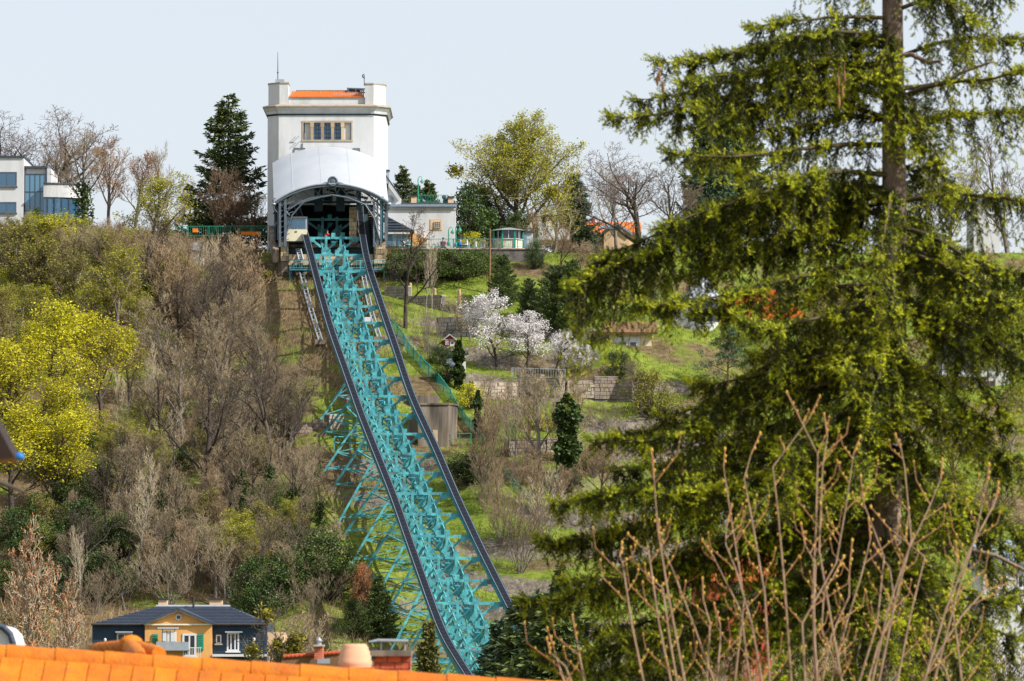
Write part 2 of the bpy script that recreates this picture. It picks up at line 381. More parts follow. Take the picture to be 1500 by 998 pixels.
for i, v in enumerate(FV):
    if i == 0: continue
    L, R, C = FL[i], FR[i], FC[i]; s = sidev(i); w = (R - L).length / 2
    fr = MB(); zt = -.52
    top = UP * zt
    fr.beam(L + top + s * .05, R + top - s * .05, .17, .20)
    fr.beam(L + top + s * .1 + UP * -.17 + Vector((0, .0, 0)), L + top + s * .7 + UP * -.17, .13, .16)
    fr.beam(R + top - s * .1 + UP * -.17, R + top - s * .7 + UP * -.17, .13, .16)
    o = fr.build('cross_beam', M['teal'], root)
    nd = C + UP * (zt - 1.25)
    for sg, e in ((-1, L), (1, R)):
        st = MB(); st.beam(e + top - s * (sg * -.0) + s * (-sg * .55) + UP * -.08, C + s * (sg * .62) + UP * (zt - 1.1), .15, .19)
        st.build('strut', M['teal'], o)
        gp_ = MB(); gp_.box(e + top + s * (-sg * .62) + UP * -.16 + Vector((0, -.10, 0)), (.5, .04, .42)); gp_.build('gusset_plate', M['teal'], o)
        hg = MB(); hg.beam(e + UP * -.1, e + UP * (zt - .42), .22, .30); hg.build('hanger', M['teal_dk'], o)
    ps = MB()
    for sg in (-1, 1):
        ps.beam(C + s * (sg * .62) + UP * (zt + .22), C + s * (sg * .62) + UP * (zt - 2.6), .20, .20)
    ps.build('post', M['teal'], o)
    # bolted node box tilted with the track; added dark plate shaped as its shadow
    d = (FC[min(i + 1, len(FV) - 1)] - FC[i - 1]).normalized(); n = s.cross(d).normalized()
    Mx = Matrix((s, d, n)).transposed()
    nb = MB(); nb.beam(C + s * .30 + UP * (zt - .30) + Vector((0, -.22, 0)), C - s * .55 + UP * (zt - 1.15) + Vector((0, -.22, 0)), .07, .48, up=(0, -1, 0)); nb.box(C + UP * (zt - .45), (.34, .4, .3), Mx); nb.beam(C + s * .1 + UP * (zt - 1.3), C + s * .1 + UP * (zt - 2.5), .12); nb.build('node_box_with_shadow', M['teal_dk'], o)
    nb = MB(); nb.box(C + UP * (zt + .18), (.34, .30, .5)); nb.build('cap_box', M['teal'], o)
    gpl = MB()
    for sg in (-1, 1): gpl.box(C + s * (sg * .62) + UP * (zt - 1.08) + Vector((0, -.13, 0)), (.62, .05, .62), Matrix.Rotation(math.radians(45), 3, 'Y'))
    gpl.build('gusset_plate', M['teal'], o)
    low.append((C + UP * (zt - 2.6), s))
# longitudinal truss under the cross beams
tr = MB(); dg = MB()
for i in range(1, len(FV) - 1):
    a, b = FC[i], FC[i + 1]; sa, sb = sidev(i), sidev(i + 1)
    for sg in (-1, 1):
        off = .95
        A = a + sa * (sg * off); B = b + sb * (sg * off)
        tr.beam(A + UP * -1.25, B + UP * -1.25, .08, .12); tr.beam(A + UP * -3.1, B + UP * -3.1, .15, .22)
        dg.beam(A + UP * -.95, A + UP * -3.1, .16, .14)
        mid = (A + B) / 2
        dg.beam(A + UP * -3.05, mid + UP * -1.0, .12, .1); dg.beam(mid + UP * -1.0, B + UP * -3.05, .12, .1)
        dg.box(A + UP * -3.0 + Vector((0, -.15, 0)), (.5, .04, .5)); dg.box(mid + UP * -1.05 + Vector((0, -.15, 0)), (.4, .04, .4))
    # cross bracing between the two trusses
    dg.beam(a - sa * .95 + UP * -3.1, a + sa * .95 + UP * -3.1, .14); dg.beam(a - sa * .95 + UP * -3.1, b + sb * .95 + UP * -3.1, .09)
    dg.beam(a - sa * .95 + UP * -1.0, a + sa * .95 + UP * -3.05, .1); dg.beam(a + sa * .95 + UP * -1.0, a - sa * .95 + UP * -3.05, .1)
    if i % 1 == 0:
        dg.beam(a - sa * 1.3 + UP * -2.2, a + sa * 1.3 + UP * -2.2, .1)
tr.build('chord', M['teal'], root); dg.build('truss_web', M['teal'], root)
# trestles down to the slope
for i in range(9, len(FV), 1):
    C = FC[i]; s = sidev(i); zt = C.z - .8
    gl = C - s * 4.6; gr = C + s * 2.3
    full = (i % 2 == 0)
    hz = C.z - float(gz(C.x, C.y))
    if hz < 3.6: continue
    k = min(1.0, hz / 7.5)
    fl = Vector((C.x - s.x * (1.5 + 3.2 * k), C.y + (1.2 if full else -.6), 0)); fl.z = float(gz(fl.x, fl.y)) - .15
    fr_ = Vector((C.x + s.x * (1.0 + 1.5 * k), C.y + .5, 0)); fr_.z = float(gz(fr_.x, fr_.y)) - .15
    tl = C - s * 1.0 + UP * -1.2; t2 = C + s * 1.0 + UP * -1.2
    leg = MB(); leg.beam(tl, fl, .15, .16); lo = leg.build('leg', M['teal'], root)
    leg = MB(); leg.beam(t2, fr_, .20, .22); ro = leg.build('leg', M['teal'], root)
    ft = MB(); ft.box(fl, (.8, .8, .5)); ft.build('footing', M['concrete'], lo)
    ft = MB(); ft.box(fr_, (.8, .8, .5)); ft.build('footing', M['concrete'], ro)
    br = MB()
    lv = [.40, .68, .9] if hz > 6 else [.5, .85]
    pa = [tl] + [tl + (fl - tl) * q for q in lv]; pb = [t2] + [t2 + (fr_ - t2) * q for q in lv]
    for q in range(1, len(pa)):
        br.beam(pa[q], pb[q], .10); br.beam(pa[q - 1], pb[q], .07); br.beam(pb[q - 1], pa[q], .07)
    br.build('trestle_brace', M['teal'], root)
    if i + 1 < len(FV) and full:
        # slanting ties to the neighbouring trestle
        C2 = FC[i + 1]; s2 = sidev(i + 1); t = MB()
        t.beam(pa[1], C2 - s2 * 1.0 + UP * -3., .1); t.beam(pb[1], C2 + s2 * 1.0 + UP * -3., .1); t.build('trestle_tie', M['teal'], root)
# small white plate fixed on a cross beam
pl = MB(); c = P(538.5, 468, ry(464) - .35); pl.box(c, (.5, .03, .36)); pl.build('notice_plate', M['winwhite'], root)

# ------------------------------------------------------------------ hill station
YT = 471.5; S = px(YT)
def X(u, Y=YT): return (u - 750) / F * Y
def Z(v, Y=YT): return P(750, v, Y).z
root = thing('station_tower', (X(477), YT + 5, Z(392)), 'tall white station tower with chamfered corners and orange tiled roof behind the canopy', 'tower')
xl, xr = X(407), X(547); ch = X(564) - xr; dep = 9.5
def octo(e=0.0, y0=YT):   # plan of tower grown by e
    a = xl - ch - e; b = xr + ch + e; k = ch + e * .41
    return [(a + k, y0 - e), (b - k, y0 - e), (b, y0 + ch - e + e * .59), (b, y0 + dep + e), (a, y0 + dep + e), (a, y0 + ch - e + e * .59)]
w = MB()
zb = Z(300)
# wall with the window opening left out: front face built as a frame of strips
wu0, wu1, wv0, wv1 = X(441.5), X(515.5), Z(207), Z(178)
pl8 = octo()
def quadwall(mb, x0, x1, z0, z1, y=YT): mb.add([(x0, y, z0), (x1, y, z0), (x1, y, z1), (x0, y, z1)], [(0, 1, 2, 3)])
zt_ = Z(160)
for (x0, x1, z0, z1) in ((xl, wu0, zb, zt_), (wu1, xr, zb, zt_), (wu0, wu1, zb, wv0), (wu0, wu1, wv1, zt_)): quadwall(w, x0, x1, z0, z1)
for i in range(1, 6):
    a = pl8[i]; b = pl8[(i + 1) % 6]; z0 = zb if i in (1, ) and False else Z(398) if i in (1, 2, 3, 4, 5) else zb
    w.add([(a[0], a[1], z0), (b[0], b[1], z0), (b[0], b[1], zt_), (a[0], a[1], zt_)], [(0, 1, 2, 3)])
# reveals
for (a, b) in (((wu0, wv0), (wu1, wv0)), ((wu1, wv0), (wu1, wv1)), ((wu1, wv1), (wu0, wv1)), ((wu0, wv1), (wu0, wv0))):
    w.add([(a[0], YT, a[1]), (b[0], YT, b[1]), (b[0], YT + .45, b[1]), (a[0], YT + .45, a[1])], [(0, 1, 2, 3)])
# roof slab closing the top
w.add([(q[0], q[1], zt_) for q in pl8], [tuple(range(6))])
wo = w.build('wall', M['white'], root)
# interior of the hall below: side returns and back
cv = MB()
def band(mb, e0, z0, e1, z1):
    a = octo(e0); b = octo(e1)
    for i in range(6):
        j = (i + 1) % 6
        mb.add([(*a[i], z0), (*a[j], z0), (*b[j], z1), (*b[i], z1)], [(0, 1, 2, 3)])
band(cv, .02, Z(169.5), .12, Z(168)); band(cv, .12, Z(168), .16, Z(167)); cv.build('string_course', M['iron'], root)
cv = MB(); band(cv, .05, Z(167), .10, Z(163)); band(cv, .10, Z(163), .34, Z(158)); cv.build('cavetto', M['white'], root)
cv = MB(); band(cv, .34, Z(158), .44, Z(156.8)); band(cv, .44, Z(156.8), .42, Z(155)); band(cv, .42, Z(155), .0, Z(153)); cv.build('cornice', M['cornice'], root)
cv = MB()
for (u0, u1, v0, v1) in ((408, 421, 152.5, 122.5), (534, 546.5, 152.5, 123.5)):
    p_ = MB(); left = u0 < 450
    x0, x1 = X(u0), X(u1)
    if left: poly = [(x0, YT + .02), (x1, YT + .02), (x1, YT + 2.2), (x0 - ch, YT + 2.2), (x0 - ch, YT + ch)]
    else: poly = [(x0, YT + .02), (x1, YT + .02), (x1 + ch, YT + ch), (x1 + ch, YT + 2.2), (x0, YT + 2.2)]
    p_.prism_z(poly, Z(153.5), Z(v1)); po = p_.build('corner_pillar', M['white'], root)
    cx = sum(q[0] for q in poly) / 5; cy = sum(q[1] for q in poly) / 5
    c_ = MB(); c_.prism_z([(cx + (q[0] - cx) * 1.06, cy + (q[1] - cy) * 1.06) for q in poly], Z(v1), Z(v1 - 2)); c_.build('cap_stone', M['cornice'], po)
p_ = MB(); p_.bx(X(421.3), X(533.8), YT + .35, YT + .8, Z(153.6), Z(142.3)); p_.build('parapet', M['white'], root)
# tiled roof strip: individual pan tiles in columns
rf = MB(); nt = 46; x0, x1 = X(422), X(533)
rf.add([(x0, YT + .25, Z(142.2)), (x1, YT + .25, Z(142.2)), (x1 - .5, YT + 3.4, Z(134.2, YT + 3.4)), (x0 + .5, YT + 3.4, Z(134.2, YT + 3.4))], [(0, 1, 2, 3)])
rf.add([(x0, YT + .25, Z(142.2)), (x1, YT + .25, Z(142.2)), (x1, YT + .25, Z(141.6)), (x0, YT + .25, Z(141.6))], [(0, 1, 2, 3)])
ro = rf.build('roof', M['rtile'], root)
tl = MB()
for k in range(nt):
    x = x0 + (x1 - x0) * (k + .5) / nt
    tl.beam((x, YT + .22, Z(142.0)), (x * .96 + .04 * (x0 + x1) / 2, YT + 3.4, Z(134.0, YT + 3.4)), .09, .07)
tl.build('roof_tiles', M['rtile'], ro, kind='stuff')
rg = MB(); rg.tube([(x0 + .5, YT + 3.4, Z(134.3, YT + 3.4)), (x1 - .5, YT + 3.4, Z(134.3, YT + 3.4))], .13, 8); rg.build('ridge', M['wood'], ro)
# window: five bays with stone mullions
wr = MB(); t = .13
wr.bx(wu0 - .02, wu1 + .02, YT - .05, YT + .12, wv1 - .11, wv1 + .06); wr.bx(wu0 - .04, wu1 + .04, YT - .07, YT + .12, wv0 - .02, wv0 + .12)
for x in (wu0 + .06, wu1 - .06): wr.bx(x - .06, x + .06, YT - .045, YT + .12, wv0 + .121, wv1 - .111)
win = wr.build('window', M['cornice'], root)
bays = [X(q) for q in (445, 456, 471.2, 486.2, 501, 512.5)]
for q in (456, 471.2, 486.2, 501):
    mb = MB(); x = X(q); mb.bx(x - .12, x + .12, YT - .04, YT + .2, wv0 + .121, wv1 - .111); mb.bx(x - .16, x + .16, YT - .06, YT + .21, wv1 - .5, wv1 - .112); mb.build('mullion', M['sand'], win)
for i in range(5):
    a, b = bays[i] + .1, bays[i + 1] - .1
    if i in (0, 4):
        mb = MB(); mb.bx(a - .1, b + .1, YT + .22, YT + .27, wv0 + .1, wv1 - .1); mb.build('blind_panel', M['white'], win)
    else:
        mb = MB(); mb.bx(a, b, YT + .24, YT + .28, wv0 + .1, wv1 - .1); mb.build('pane', M['glass'], win)
        mb = MB(); d_ = .018
        for k in range(1, 3): x = a + (b - a) * k / 3; mb.bx(x - d_, x + d_, YT + .20, YT + .235, wv0 + .12, wv1 - .11)
        for k in range(1, 5): z = wv0 + (wv1 - wv0) * k / 5; mb.bx(a, b, YT + .205, YT + .23, z - d_, z + d_)
        mb.build('leading', M['iron'], win)
# slanting white stays fixed on the wall, thin flashing round the canopy head
fx = MB()
for (u, v) in ((424, 208), (429, 207), (424.5, 217), (429.5, 216)): fx.beam((X(u), YT - .04, Z(v)), (X(u + 8), YT - .04, Z(v - 8)), .05)
fx.beam((X(425), YT - .04, Z(208)), (X(430), YT - .04, Z(208)), .05); fx.build('wall_stay', M['grey_metal'], root)
fx = MB()
for a, b in (((430, 223), (430, 217.5)), ((430, 217.5), (446, 217.5)), ((442, 217), (442, 210)), ((526, 223), (526, 218)), ((526, 218), (516, 218))):
    fx.beam((X(a[0]), YT - .05, Z(a[1])), (X(b[0]), YT - .05, Z(b[1])), .07)
fx.build('flashing', M['grey_iron'], root, kind='stuff')
# things on the roof
tp = thing('antenna_mast', (X(404.5), YT + 1.4, Z(120)), 'thin antenna mast on a blue metal box on the left corner pillar', 'antenna')
mb = MB(); mb.bx(X(401), X(414), YT + 1, YT + 2, Z(120), Z(114.5)); mb.build('vent_box', M['grey_metal'], tp)
mb = MB(); mb.tube([(X(404.5), YT + 1.4, Z(114.6)), (X(404.5), YT + 1.4, Z(95)), (X(404.3), YT + 1.4, Z(74))], [.05, .04, .02], 6); mb.ball((X(404.5), YT + 1.4, Z(104)), .09); mb.build('mast', M['grey_iron'], tp)
tp = thing('weather_vane', (X(532), YT + 1.4, Z(122)), 'crescent weather vane on a thin pole beside the right corner pillar', 'weather vane')
mb = MB(); mb.tube([(X(532), YT + 1.4, Z(123.4)), (X(532), YT + 1.4, Z(107))], .035, 6); mb.build('pole', M['iron'], tp)
mb = MB(); a0 = [(math.cos(t) * .2, math.sin(t) * .2) for t in np.linspace(1.9, 4.9, 9)]
mb.tube([(X(533) + q[0], YT + 1.4, Z(109) + q[1]) for q in a0], [.01, .03, .045, .055, .06, .055, .045, .03, .01], 6); mb.build('crescent', M['iron'], tp)
tp = thing('roof_rack', (X(518), YT + 3, Z(134)), 'dark pipe frame with flat panels standing on the tower roof', 'roof frame')
mb = MB()
for v in (125, 130.5): mb.beam((X(506), YT + 2.6, Z(v)), (X(533), YT + 2.6, Z(v + 1)), .10)
for u in (508, 519, 530): mb.beam((X(u), YT + 2.6, Z(125)), (X(u), YT + 2.6, Z(137)), .09)
for u in (508, 530): mb.beam((X(u), YT + 2.6, Z(126)), (X(u), YT + 4.6, Z(126)), .08)
mb.build('frame', M['grey_iron'], tp)
mb = MB(); mb.bx(X(485), X(523), YT + 1.6, YT + 2.4, Z(136.8), Z(134)); mb.build('panel', M['grey_metal'], tp)
mb = MB(); mb.bx(X(506), X(531), YT + 2.66, YT + 4.4, Z(125.8), Z(125)); mb.build('top_panel', M['slate'], tp)
mb = MB(); mb.tube([(X(465), YT + 3, Z(136)), (X(465), YT + 3, Z(131))], .05, 6); mb.lathe((X(465), YT + 3, Z(131)), [(.12, 0), (.12, .1), (.02, .2)], 8)
tag(mb.build('roof_vent', M['grey_iron']), 'small dark vent cowl on the orange roof ridge', 'vent')

# canopy
YF = 462.5
root = thing('station_canopy', (X(485), 466, Z(392, 466)), 'white barrel vaulted canopy over the station mouth with dark iron arch', 'canopy')
def arc(u0, u1, v_side, v_top, Y, n=24, drop=0.0):
    out = []
    for k in range(n + 1):
        t = k / n; u = u0 + (u1 - u0) * t
        hgt = 1 - (2 * t - 1) ** 2 * (0.9 + .1 * (2 * t - 1) ** 2)
        out.append(P(u, v_side + (v_top - v_side) * hgt, Y))
    return out
back = arc(399, 562, 239, 215, YT - .05); front = arc(401, 569, 297, 270, YF)
n = len(back); mb = MB(); rows = 6
def lerp(a, b, t): return a + (b - a) * t
grid = [[lerp(back[k], front[k], r / rows) + Vector((0, 0, .25 * math.sin(math.pi * r / rows))) for k in range(n)] for r in range(rows + 1)]
vs = [q for r in grid for q in r]; fs = []
for r in range(rows):
    for k in range(n - 1): fs.append((r * n + k, r * n + k + 1, (r + 1) * n + k + 1, (r + 1) * n + k))
mb.add(vs, fs, True)
mb.add([q - Vector((0, 0, .12)) for q in vs], [f[::-1] for f in fs], True)
mb.build('roof_shell', M['canopy'], root)
sm_ = MB()
for k in range(4, n - 2, 6):
    for r in range(rows): sm_.beam(grid[r][k] + Vector((0, 0, .01)), grid[r + 1][k] + Vector((0, 0, .0)), .05, .02)
sm_.build('standing_seam', M['canopy'], root)
fa = MB()
for k in range(n - 1): fa.beam(front[k] + Vector((0, -.05, -.06)), front[k + 1] + Vector((0, -.05, -.06)), .14, .30)
fa.build('fascia', M['grey_iron'], root)
fa = MB()
for k in range(n - 1): fa.beam(front[k] + Vector((0, -.14, .04)), front[k + 1] + Vector((0, -.14, .04)), .14, .09)
fa.build('fascia_moulding', M['grey_metal'], root)
em = MB(); ca = P(487.5, 266, YF - .12)
em.add(*[[], []]); ring = [ca + Vector((.36 * math.cos(t), 0, .36 * math.sin(t))) for t in np.linspace(0, 2 * math.pi, 17)]
em.tube(ring, .10, 6, cap=False)
em.ball(ca, .3, (1, .25, 1)); 
for sg in (-1, 1):
    em.tube([ca + Vector((sg * (.34 + .75 * q), 0, -.18 - .16 * q + .22 * math.sin(q * 3.1) * .4)) for q in np.linspace(0, 1, 6)], [.13, .12, .10, .08, .06, .04], 6)
em.build('emblem', M['grey_iron'], root)
# corner ornaments and rain pipes
for u, sg in ((402, -1), (569, 1)):
    c_ = MB(); c_.ball(P(u + sg * 1, 299, YF), .22, (1, .8, .7)); c_.build('gutter_end', M['grey_metal'], root)
    c_ = MB(); c_.tube([P(u + sg, 300, YF), P(u + sg, 306, YF), P(u - sg * 5 if sg < 0 else u - 5, 312, YF + .2), P(u - sg * 5 if sg < 0 else u - 5, 352, YF + .2)], .07, 6); c_.build('rain_pipe', M['grey_iron'], root)
# arch trusses under the shell at three depths
for r, Yt in ((0.15, YF + .4), (0.55, YF + 3.2), (.85, YF + 6.0)):
    tb = MB(); f_ = 1 - (Yt - YF) / (YT - YF)
    oa = [lerp(back[k], front[k], f_) + Vector((0, 0, -.35)) for k in range(n)]
    ia = []
    for k in range(n):
        t = 2 * k / (n - 1) - 1; ia.append(oa[k] + Vector((0, 0, -.75 - 1.1 * abs(t) ** 3)))
    for k in range(n - 1):
        tb.beam(ia[k], ia[k + 1], .10, .12); tb.beam(oa[k], oa[k + 1], .10, .10)
        if k % 2 == 0: tb.beam(oa[k], ia[min(k + 2, n - 1)], .06)
        else: tb.beam(ia[k], oa[min(k + 1, n - 1)], .06)
    tb.build('arch_truss', M['grey_iron'] if r < .2 else M['iron'], root)
# hanging girders inside
hb = MB()
for u in (468, 500): hb.bx(X(u - 6), X(u + 6), YF + 5.0, YF + 5.6, Z(315), Z(270))
hb.bx(X(448), X(545), YF + 5.1, YF + 5.5, Z(303), Z(300)); hb.beam((X(452), YF + 5.3, Z(300)), (X(520), YF + 5.3, Z(283)), .2); hb.beam((X(540), YF + 5.3, Z(296)), (X(480), YF + 5.3, Z(283)), .2)
hb.bx(X(525), X(532), YF + 1.0, YF + 1.4, Z(318), Z(286)); hb.build('roof_girder', M['iron'], root, kind='stuff')
pu = MB(); c = Vector((X(482), YF + 4.6, Z(296))); ring = [c + Vector((.3 * math.cos(t), 0, .3 * math.sin(t))) for t in np.linspace(0, 2 * math.pi, 15)]
pu.tube(ring, .14, 6, cap=False); pu.ball(c, .16); pu.build('pulley', M['iron'], root)
# side frames
for u0, u1, sg in ((410, 418, -1), (548, 566, 1)):
    sf = MB(); gl = MB()
    cols = [(u0, YF + .15), (u1, YF + .15)] if sg < 0 else [(548, YF + .2), (553, YF + .2), (558, YF + .2), (566, YF + .25)]
    for k_, (u, y) in enumerate(cols):
        sf.beam(P(u, 362, y), P(u, 284 + abs(u - 485) * .12, y), .16 if sg > 0 else .2)
    for k_ in range(8):
        v_ = 358 - k_ * 8
        a = cols[0]; b = cols[-1]
        if sg < 0:
            ua = 410 + 3; sf.beam(P(410, v_, YF + .15), P(423 - k_ * 0.3 + k_ * 1.6, v_ - 8, YF + .2), .06)
        else:
            sf.beam(P(548, v_, YF + .2), P(553, v_ - 8, YF + .2), .06); sf.beam(P(553, v_ - 8, YF + .2), P(558, v_, YF + .2), .06)
    if sg < 0:
        sf.tube([P(416, 362, YF + .2), P(420, 340, YF + .2), P(428, 315, YF + .2), P(445, 296, YF + .2), P(470, 289, YF + .2), P(487, 286, YF + .2)], .08, 6)
        sf.tube([P(412, 300, YF + .2), P(424, 316, YF + .2)], .06, 6)
    else:
        sf.tube([P(556, 350, YF + .1), P(548, 320, YF + .1), P(535, 300, YF + .1), P(510, 290, YF + .1), P(487, 286, YF + .1)], .08, 6)
    sf.build('side_frame', M['grey_iron'], root)
    wl_ = MB(); xx = X(408) if sg < 0 else X(567)
    wl_.bx(xx - .06, xx + .06, YF + .5, YT - .1, Z(362), Z(302)); wl_.build('side_wall', M['iron'], root)
    if sg > 0:
        wl_ = MB(); wl_.bx(X(559.5), X(565), YF + .3, YF + .36, Z(362), Z(300)); wl_.build('lattice_panel', M['teal_dk'], root)

# hall behind and below the canopy
root = thing('station_hall', (X(485), 470, Z(392, 466)), 'dark station hall with sandstone piers and base under the canopy', 'station building')
hb = MB(); yb = YT + 2.5
hb.bx(X(408), X(567), yb, yb + .3, Z(400), Z(262)); hb.build('back_wall', M['white'], root)
hb = MB(); hb.bx(X(409), X(515), yb - .4, yb - .02, Z(366), Z(300)); hb.build('doorway_shade_panel', M['dark'], root)  # near-black slab paints the unlit hall depth; no opening is cut
fl = MB(); fl.bx(X(409), X(566), 464.6, yb - .01, Z(371), Z(366)); fl.build('platform_floor', M['concrete'], root)
srng = random.Random(3)
def blockwall(parent, u0, u1, v0, v1, y0, y1, bw=9, bh=7, mat_='sand'):
    v = v1; row = 0
    while v > v0 + 1:
        vt = max(v - bh, v0); u = u0; first = True
        while u < u1 - .5:
            un = min(u + (bw * (.5 if (row % 2 and first) else 1) * srng.uniform(.85, 1.15)), u1)
            if u1 - un < 2.5: un = u1
            b = MB(); e = srng.uniform(0, .05); b.bx(X(u + .25), X(un - .25), y0 - e, y1, Z(v - .25), Z(vt + .25)); b.build('stone_block', M[mat_], parent)
            u = un; first = False
        v = vt; row += 1
for (u0, u1, v0, v1, y0) in ((416, 427.5, 361.5, 392, 463.6), (550.5, 567.5, 362, 396, 463.4)):
    c_ = MB(); c_.bx(X(u0) + .05, X(u1) - .05, y0 + .1, 466, Z(408), Z(v0) - .02); pr = c_.build('pier', M['concrete'], root)
    blockwall(pr, u0, u1, v0, v1, y0, y0 + .3)
    c_ = MB(); c_.bx(X(u0 - 1.5), X(u1 + 1.5), y0 - .15, 466.2, Z(v0), Z(v0 - 2.5)); c_.build('coping', M['grey_iron'], pr)
c_ = MB(); c_.bx(X(514.5), X(524.5), 465.3, yb, Z(384), Z(312)); pr = c_.build('pier', M['concrete'], root); blockwall(pr, 514, 525, 312, 382, 465.0, 465.28, 6, 6)
c_ = MB(); c_.bx(X(427), X(551), 464.9, 466.5, Z(410), Z(371.5)); pr = c_.build('base_wall', M['iron'], root)
c_ = MB(); c_.bx(X(412), X(551), 463.9, 464.85, Z(412), Z(382)); pr = c_.build('plinth', M['concrete'], root)
blockwall(pr, 427.5, 550, 382, 398, 463.6, 463.88, 11, 8)
c_ = MB()
for u in (435, 446, 470, 495, 535, 545): c_.bx(X(u) - .12, X(u) + .12, 463.3, 463.6, Z(415), Z(395))
c_.build('post', M['iron'], root)
# cable car hanging at the left rail
root = thing('railway_car', (X(441, 463.6), 463.6, Z(363, 463.6)), 'cream railway car with grey windows hanging at the left rail in the station', 'railway car')
s_ = MB(); s_.bx(X(424.5), X(454), 463.2, 466.5, Z(363.5), Z(347)); s_.build('body', M['cream'], root)
s_ = MB(); s_.bx(X(424.5), X(454), 463.25, 466.5, Z(346.9), Z(330.5)); s_.build('cab', M['grey_metal'], root)
s_ = MB(); s_.bx(X(424), X(454.5), 463.1, 466.6, Z(330.4), Z(328.5)); s_.build('roof', M['grey_iron'], root)
for a, b in ((426, 430.5), (432, 440), (441.5, 452)):
    s_ = MB(); s_.bx(X(a), X(b), 463.2, 463.24, Z(345), Z(332.5)); s_.build('window', M['glass'], root)
s_ = MB(); s_.bx(X(437), X(440), 463.16, 463.2, Z(351), Z(349)); s_.build('lamp', M['green'], root)
s_ = MB(); s_.bx(X(424), X(454.5), 463.15, 466.5, Z(365), Z(363.6)); s_.build('underframe', M['iron'], root)
# stair on the right
root = thing('platform_stair', (X(540), 464, Z(366)), 'steep dark stair with pale step edges inside the right of the station', 'stair')
st = MB(); ns = 14
sf = MB()
for k in range(ns):
    t = k / (ns - 1); u = 557 - 10 * t; v = 362 - 48 * t; y = 463.9 + 5 * t
    q = MB(); q.bx(X(u - 7), X(u), y, y + .4, Z(v + .6), Z(v)); q.build('step', M['sand'], root)
st.beam(P(548, 366, 464.0), P(539, 316, 469.), 1.0, .25); st.build('stringer', M['iron'], root)
# rails of the car bays running down in pairs
for i, (pts, w_) in enumerate((([(441, 396), (449, 430), (458, 462), (470, 500)], 5.5), ([(531, 396), (537, 428), (545, 462), (556, 496)], 5.5), ([(437, 365), (441, 381)], 6.5))):
    root = thing('guide_track', g(pts[-1][0], pts[-1][1]), ['pair of pale steel guide rails on the slope left of the viaduct', 'pair of pale steel guide rails seen behind the right rail', 'short pair of pale guide rails below the cream railway car'][i], 'guide rails')
    Ys = [min(463.2, g(u, v).y - 1.3) for u, v in pts] if i < 2 else [463.9, 463.3]
    for sg in (-1, 1):
        r_ = MB(); r_.tube([P(u + sg * w_ / 2, v, y) for (u, v), y in zip(pts, Ys)], .085, 4); r_.build('rail', M['grey_metal'], root)
    r_ = MB()
    for k in range(len(pts) - 1):
        for q in range(6):
            t = q / 6; u = lerp(pts[k][0], pts[k + 1][0], t); v = lerp(pts[k][1], pts[k + 1][1], t); y = lerp(Ys[k], Ys[k + 1], t)
            r_.beam(P(u - w_ / 2, v, y), P(u + w_ / 2, v, y), .06)
    r_.build('rungs', M['grey_metal'], root, kind='stuff')
    r_ = MB()
    if i < 2:
        for k in range(1, len(pts)):
            q = P(pts[k][0], pts[k][1], Ys[k]); zg = float(gz(q.x, q.y))
            if q.z - zg > .1: r_.beam((q.x, q.y, zg - .2), q, .2)
        r_.box(P(pts[-1][0], pts[-1][1] + 1, Ys[-1]), (.9, .5, .4)); r_.build('support', M['concrete'], root)
# ------------------------------------------------------------------ other buildings and garden structures
class Fr:
    """pixel frame of a house front standing at depth Y"""
    def __init__(s, Y): s.Y = Y
    def x(s, u): return (u - 750) / F * s.Y
    def z(s, v): return P(750, v, s.Y).z
    def box(s, u0, u1, v0, v1, y0, y1, mb=None):
        mb = mb or MB(); mb.bx(s.x(u0), s.x(u1), s.Y + y0, s.Y + y1, s.z(max(v0, v1)), s.z(min(v0, v1))); return mb
def window(fr, root, u0, u1, v0, v1, frame='winwhite', pane='glass_dk', y=0.0, bars=(1, 0), fw=0.09, nm='window', sill=True):
    x0, x1 = fr.x(u0), fr.x(u1); z0, z1 = fr.z(max(v0, v1)), fr.z(min(v0, v1)); Y = fr.Y + y
    m = MB()
    m.bx(x0, x1, Y - .06, Y + .05, z1 - fw, z1); m.bx(x0, x1, Y - .06, Y + .05, z0, z0 + fw)
    m.bx(x0, x0 + fw, Y - .058, Y + .05, z0 + fw, z1 - fw); m.bx(x1 - fw, x1, Y - .058, Y + .05, z0 + fw, z1 - fw)
    for k in range(bars[0]):
        x = x0 + (x1 - x0) * (k + 1) / (bars[0] + 1); m.bx(x - fw * .4, x + fw * .4, Y - .054, Y + .04, z0 + fw, z1 - fw)
    for k in range(bars[1]):
        z = z0 + (z1 - z0) * (k + 1) / (bars[1] + 1); m.bx(x0 + fw, x1 - fw, Y - .05, Y + .03, z - fw * .35, z + fw * .35)
    w = m.build(nm, M[frame], root)
    p = MB(); p.bx(x0 + fw * .5, x1 - fw * .5, Y - .025, Y + .02, z0 + fw * .5, z1 - fw * .5); p.build('pane', M[pane], w)
    if sill:
        p = MB(); p.bx(x0 - .08, x1 + .08, Y - .16, Y + .04, z0 - .09, z0 - .004); p.build('sill', M[frame], w)
    return w
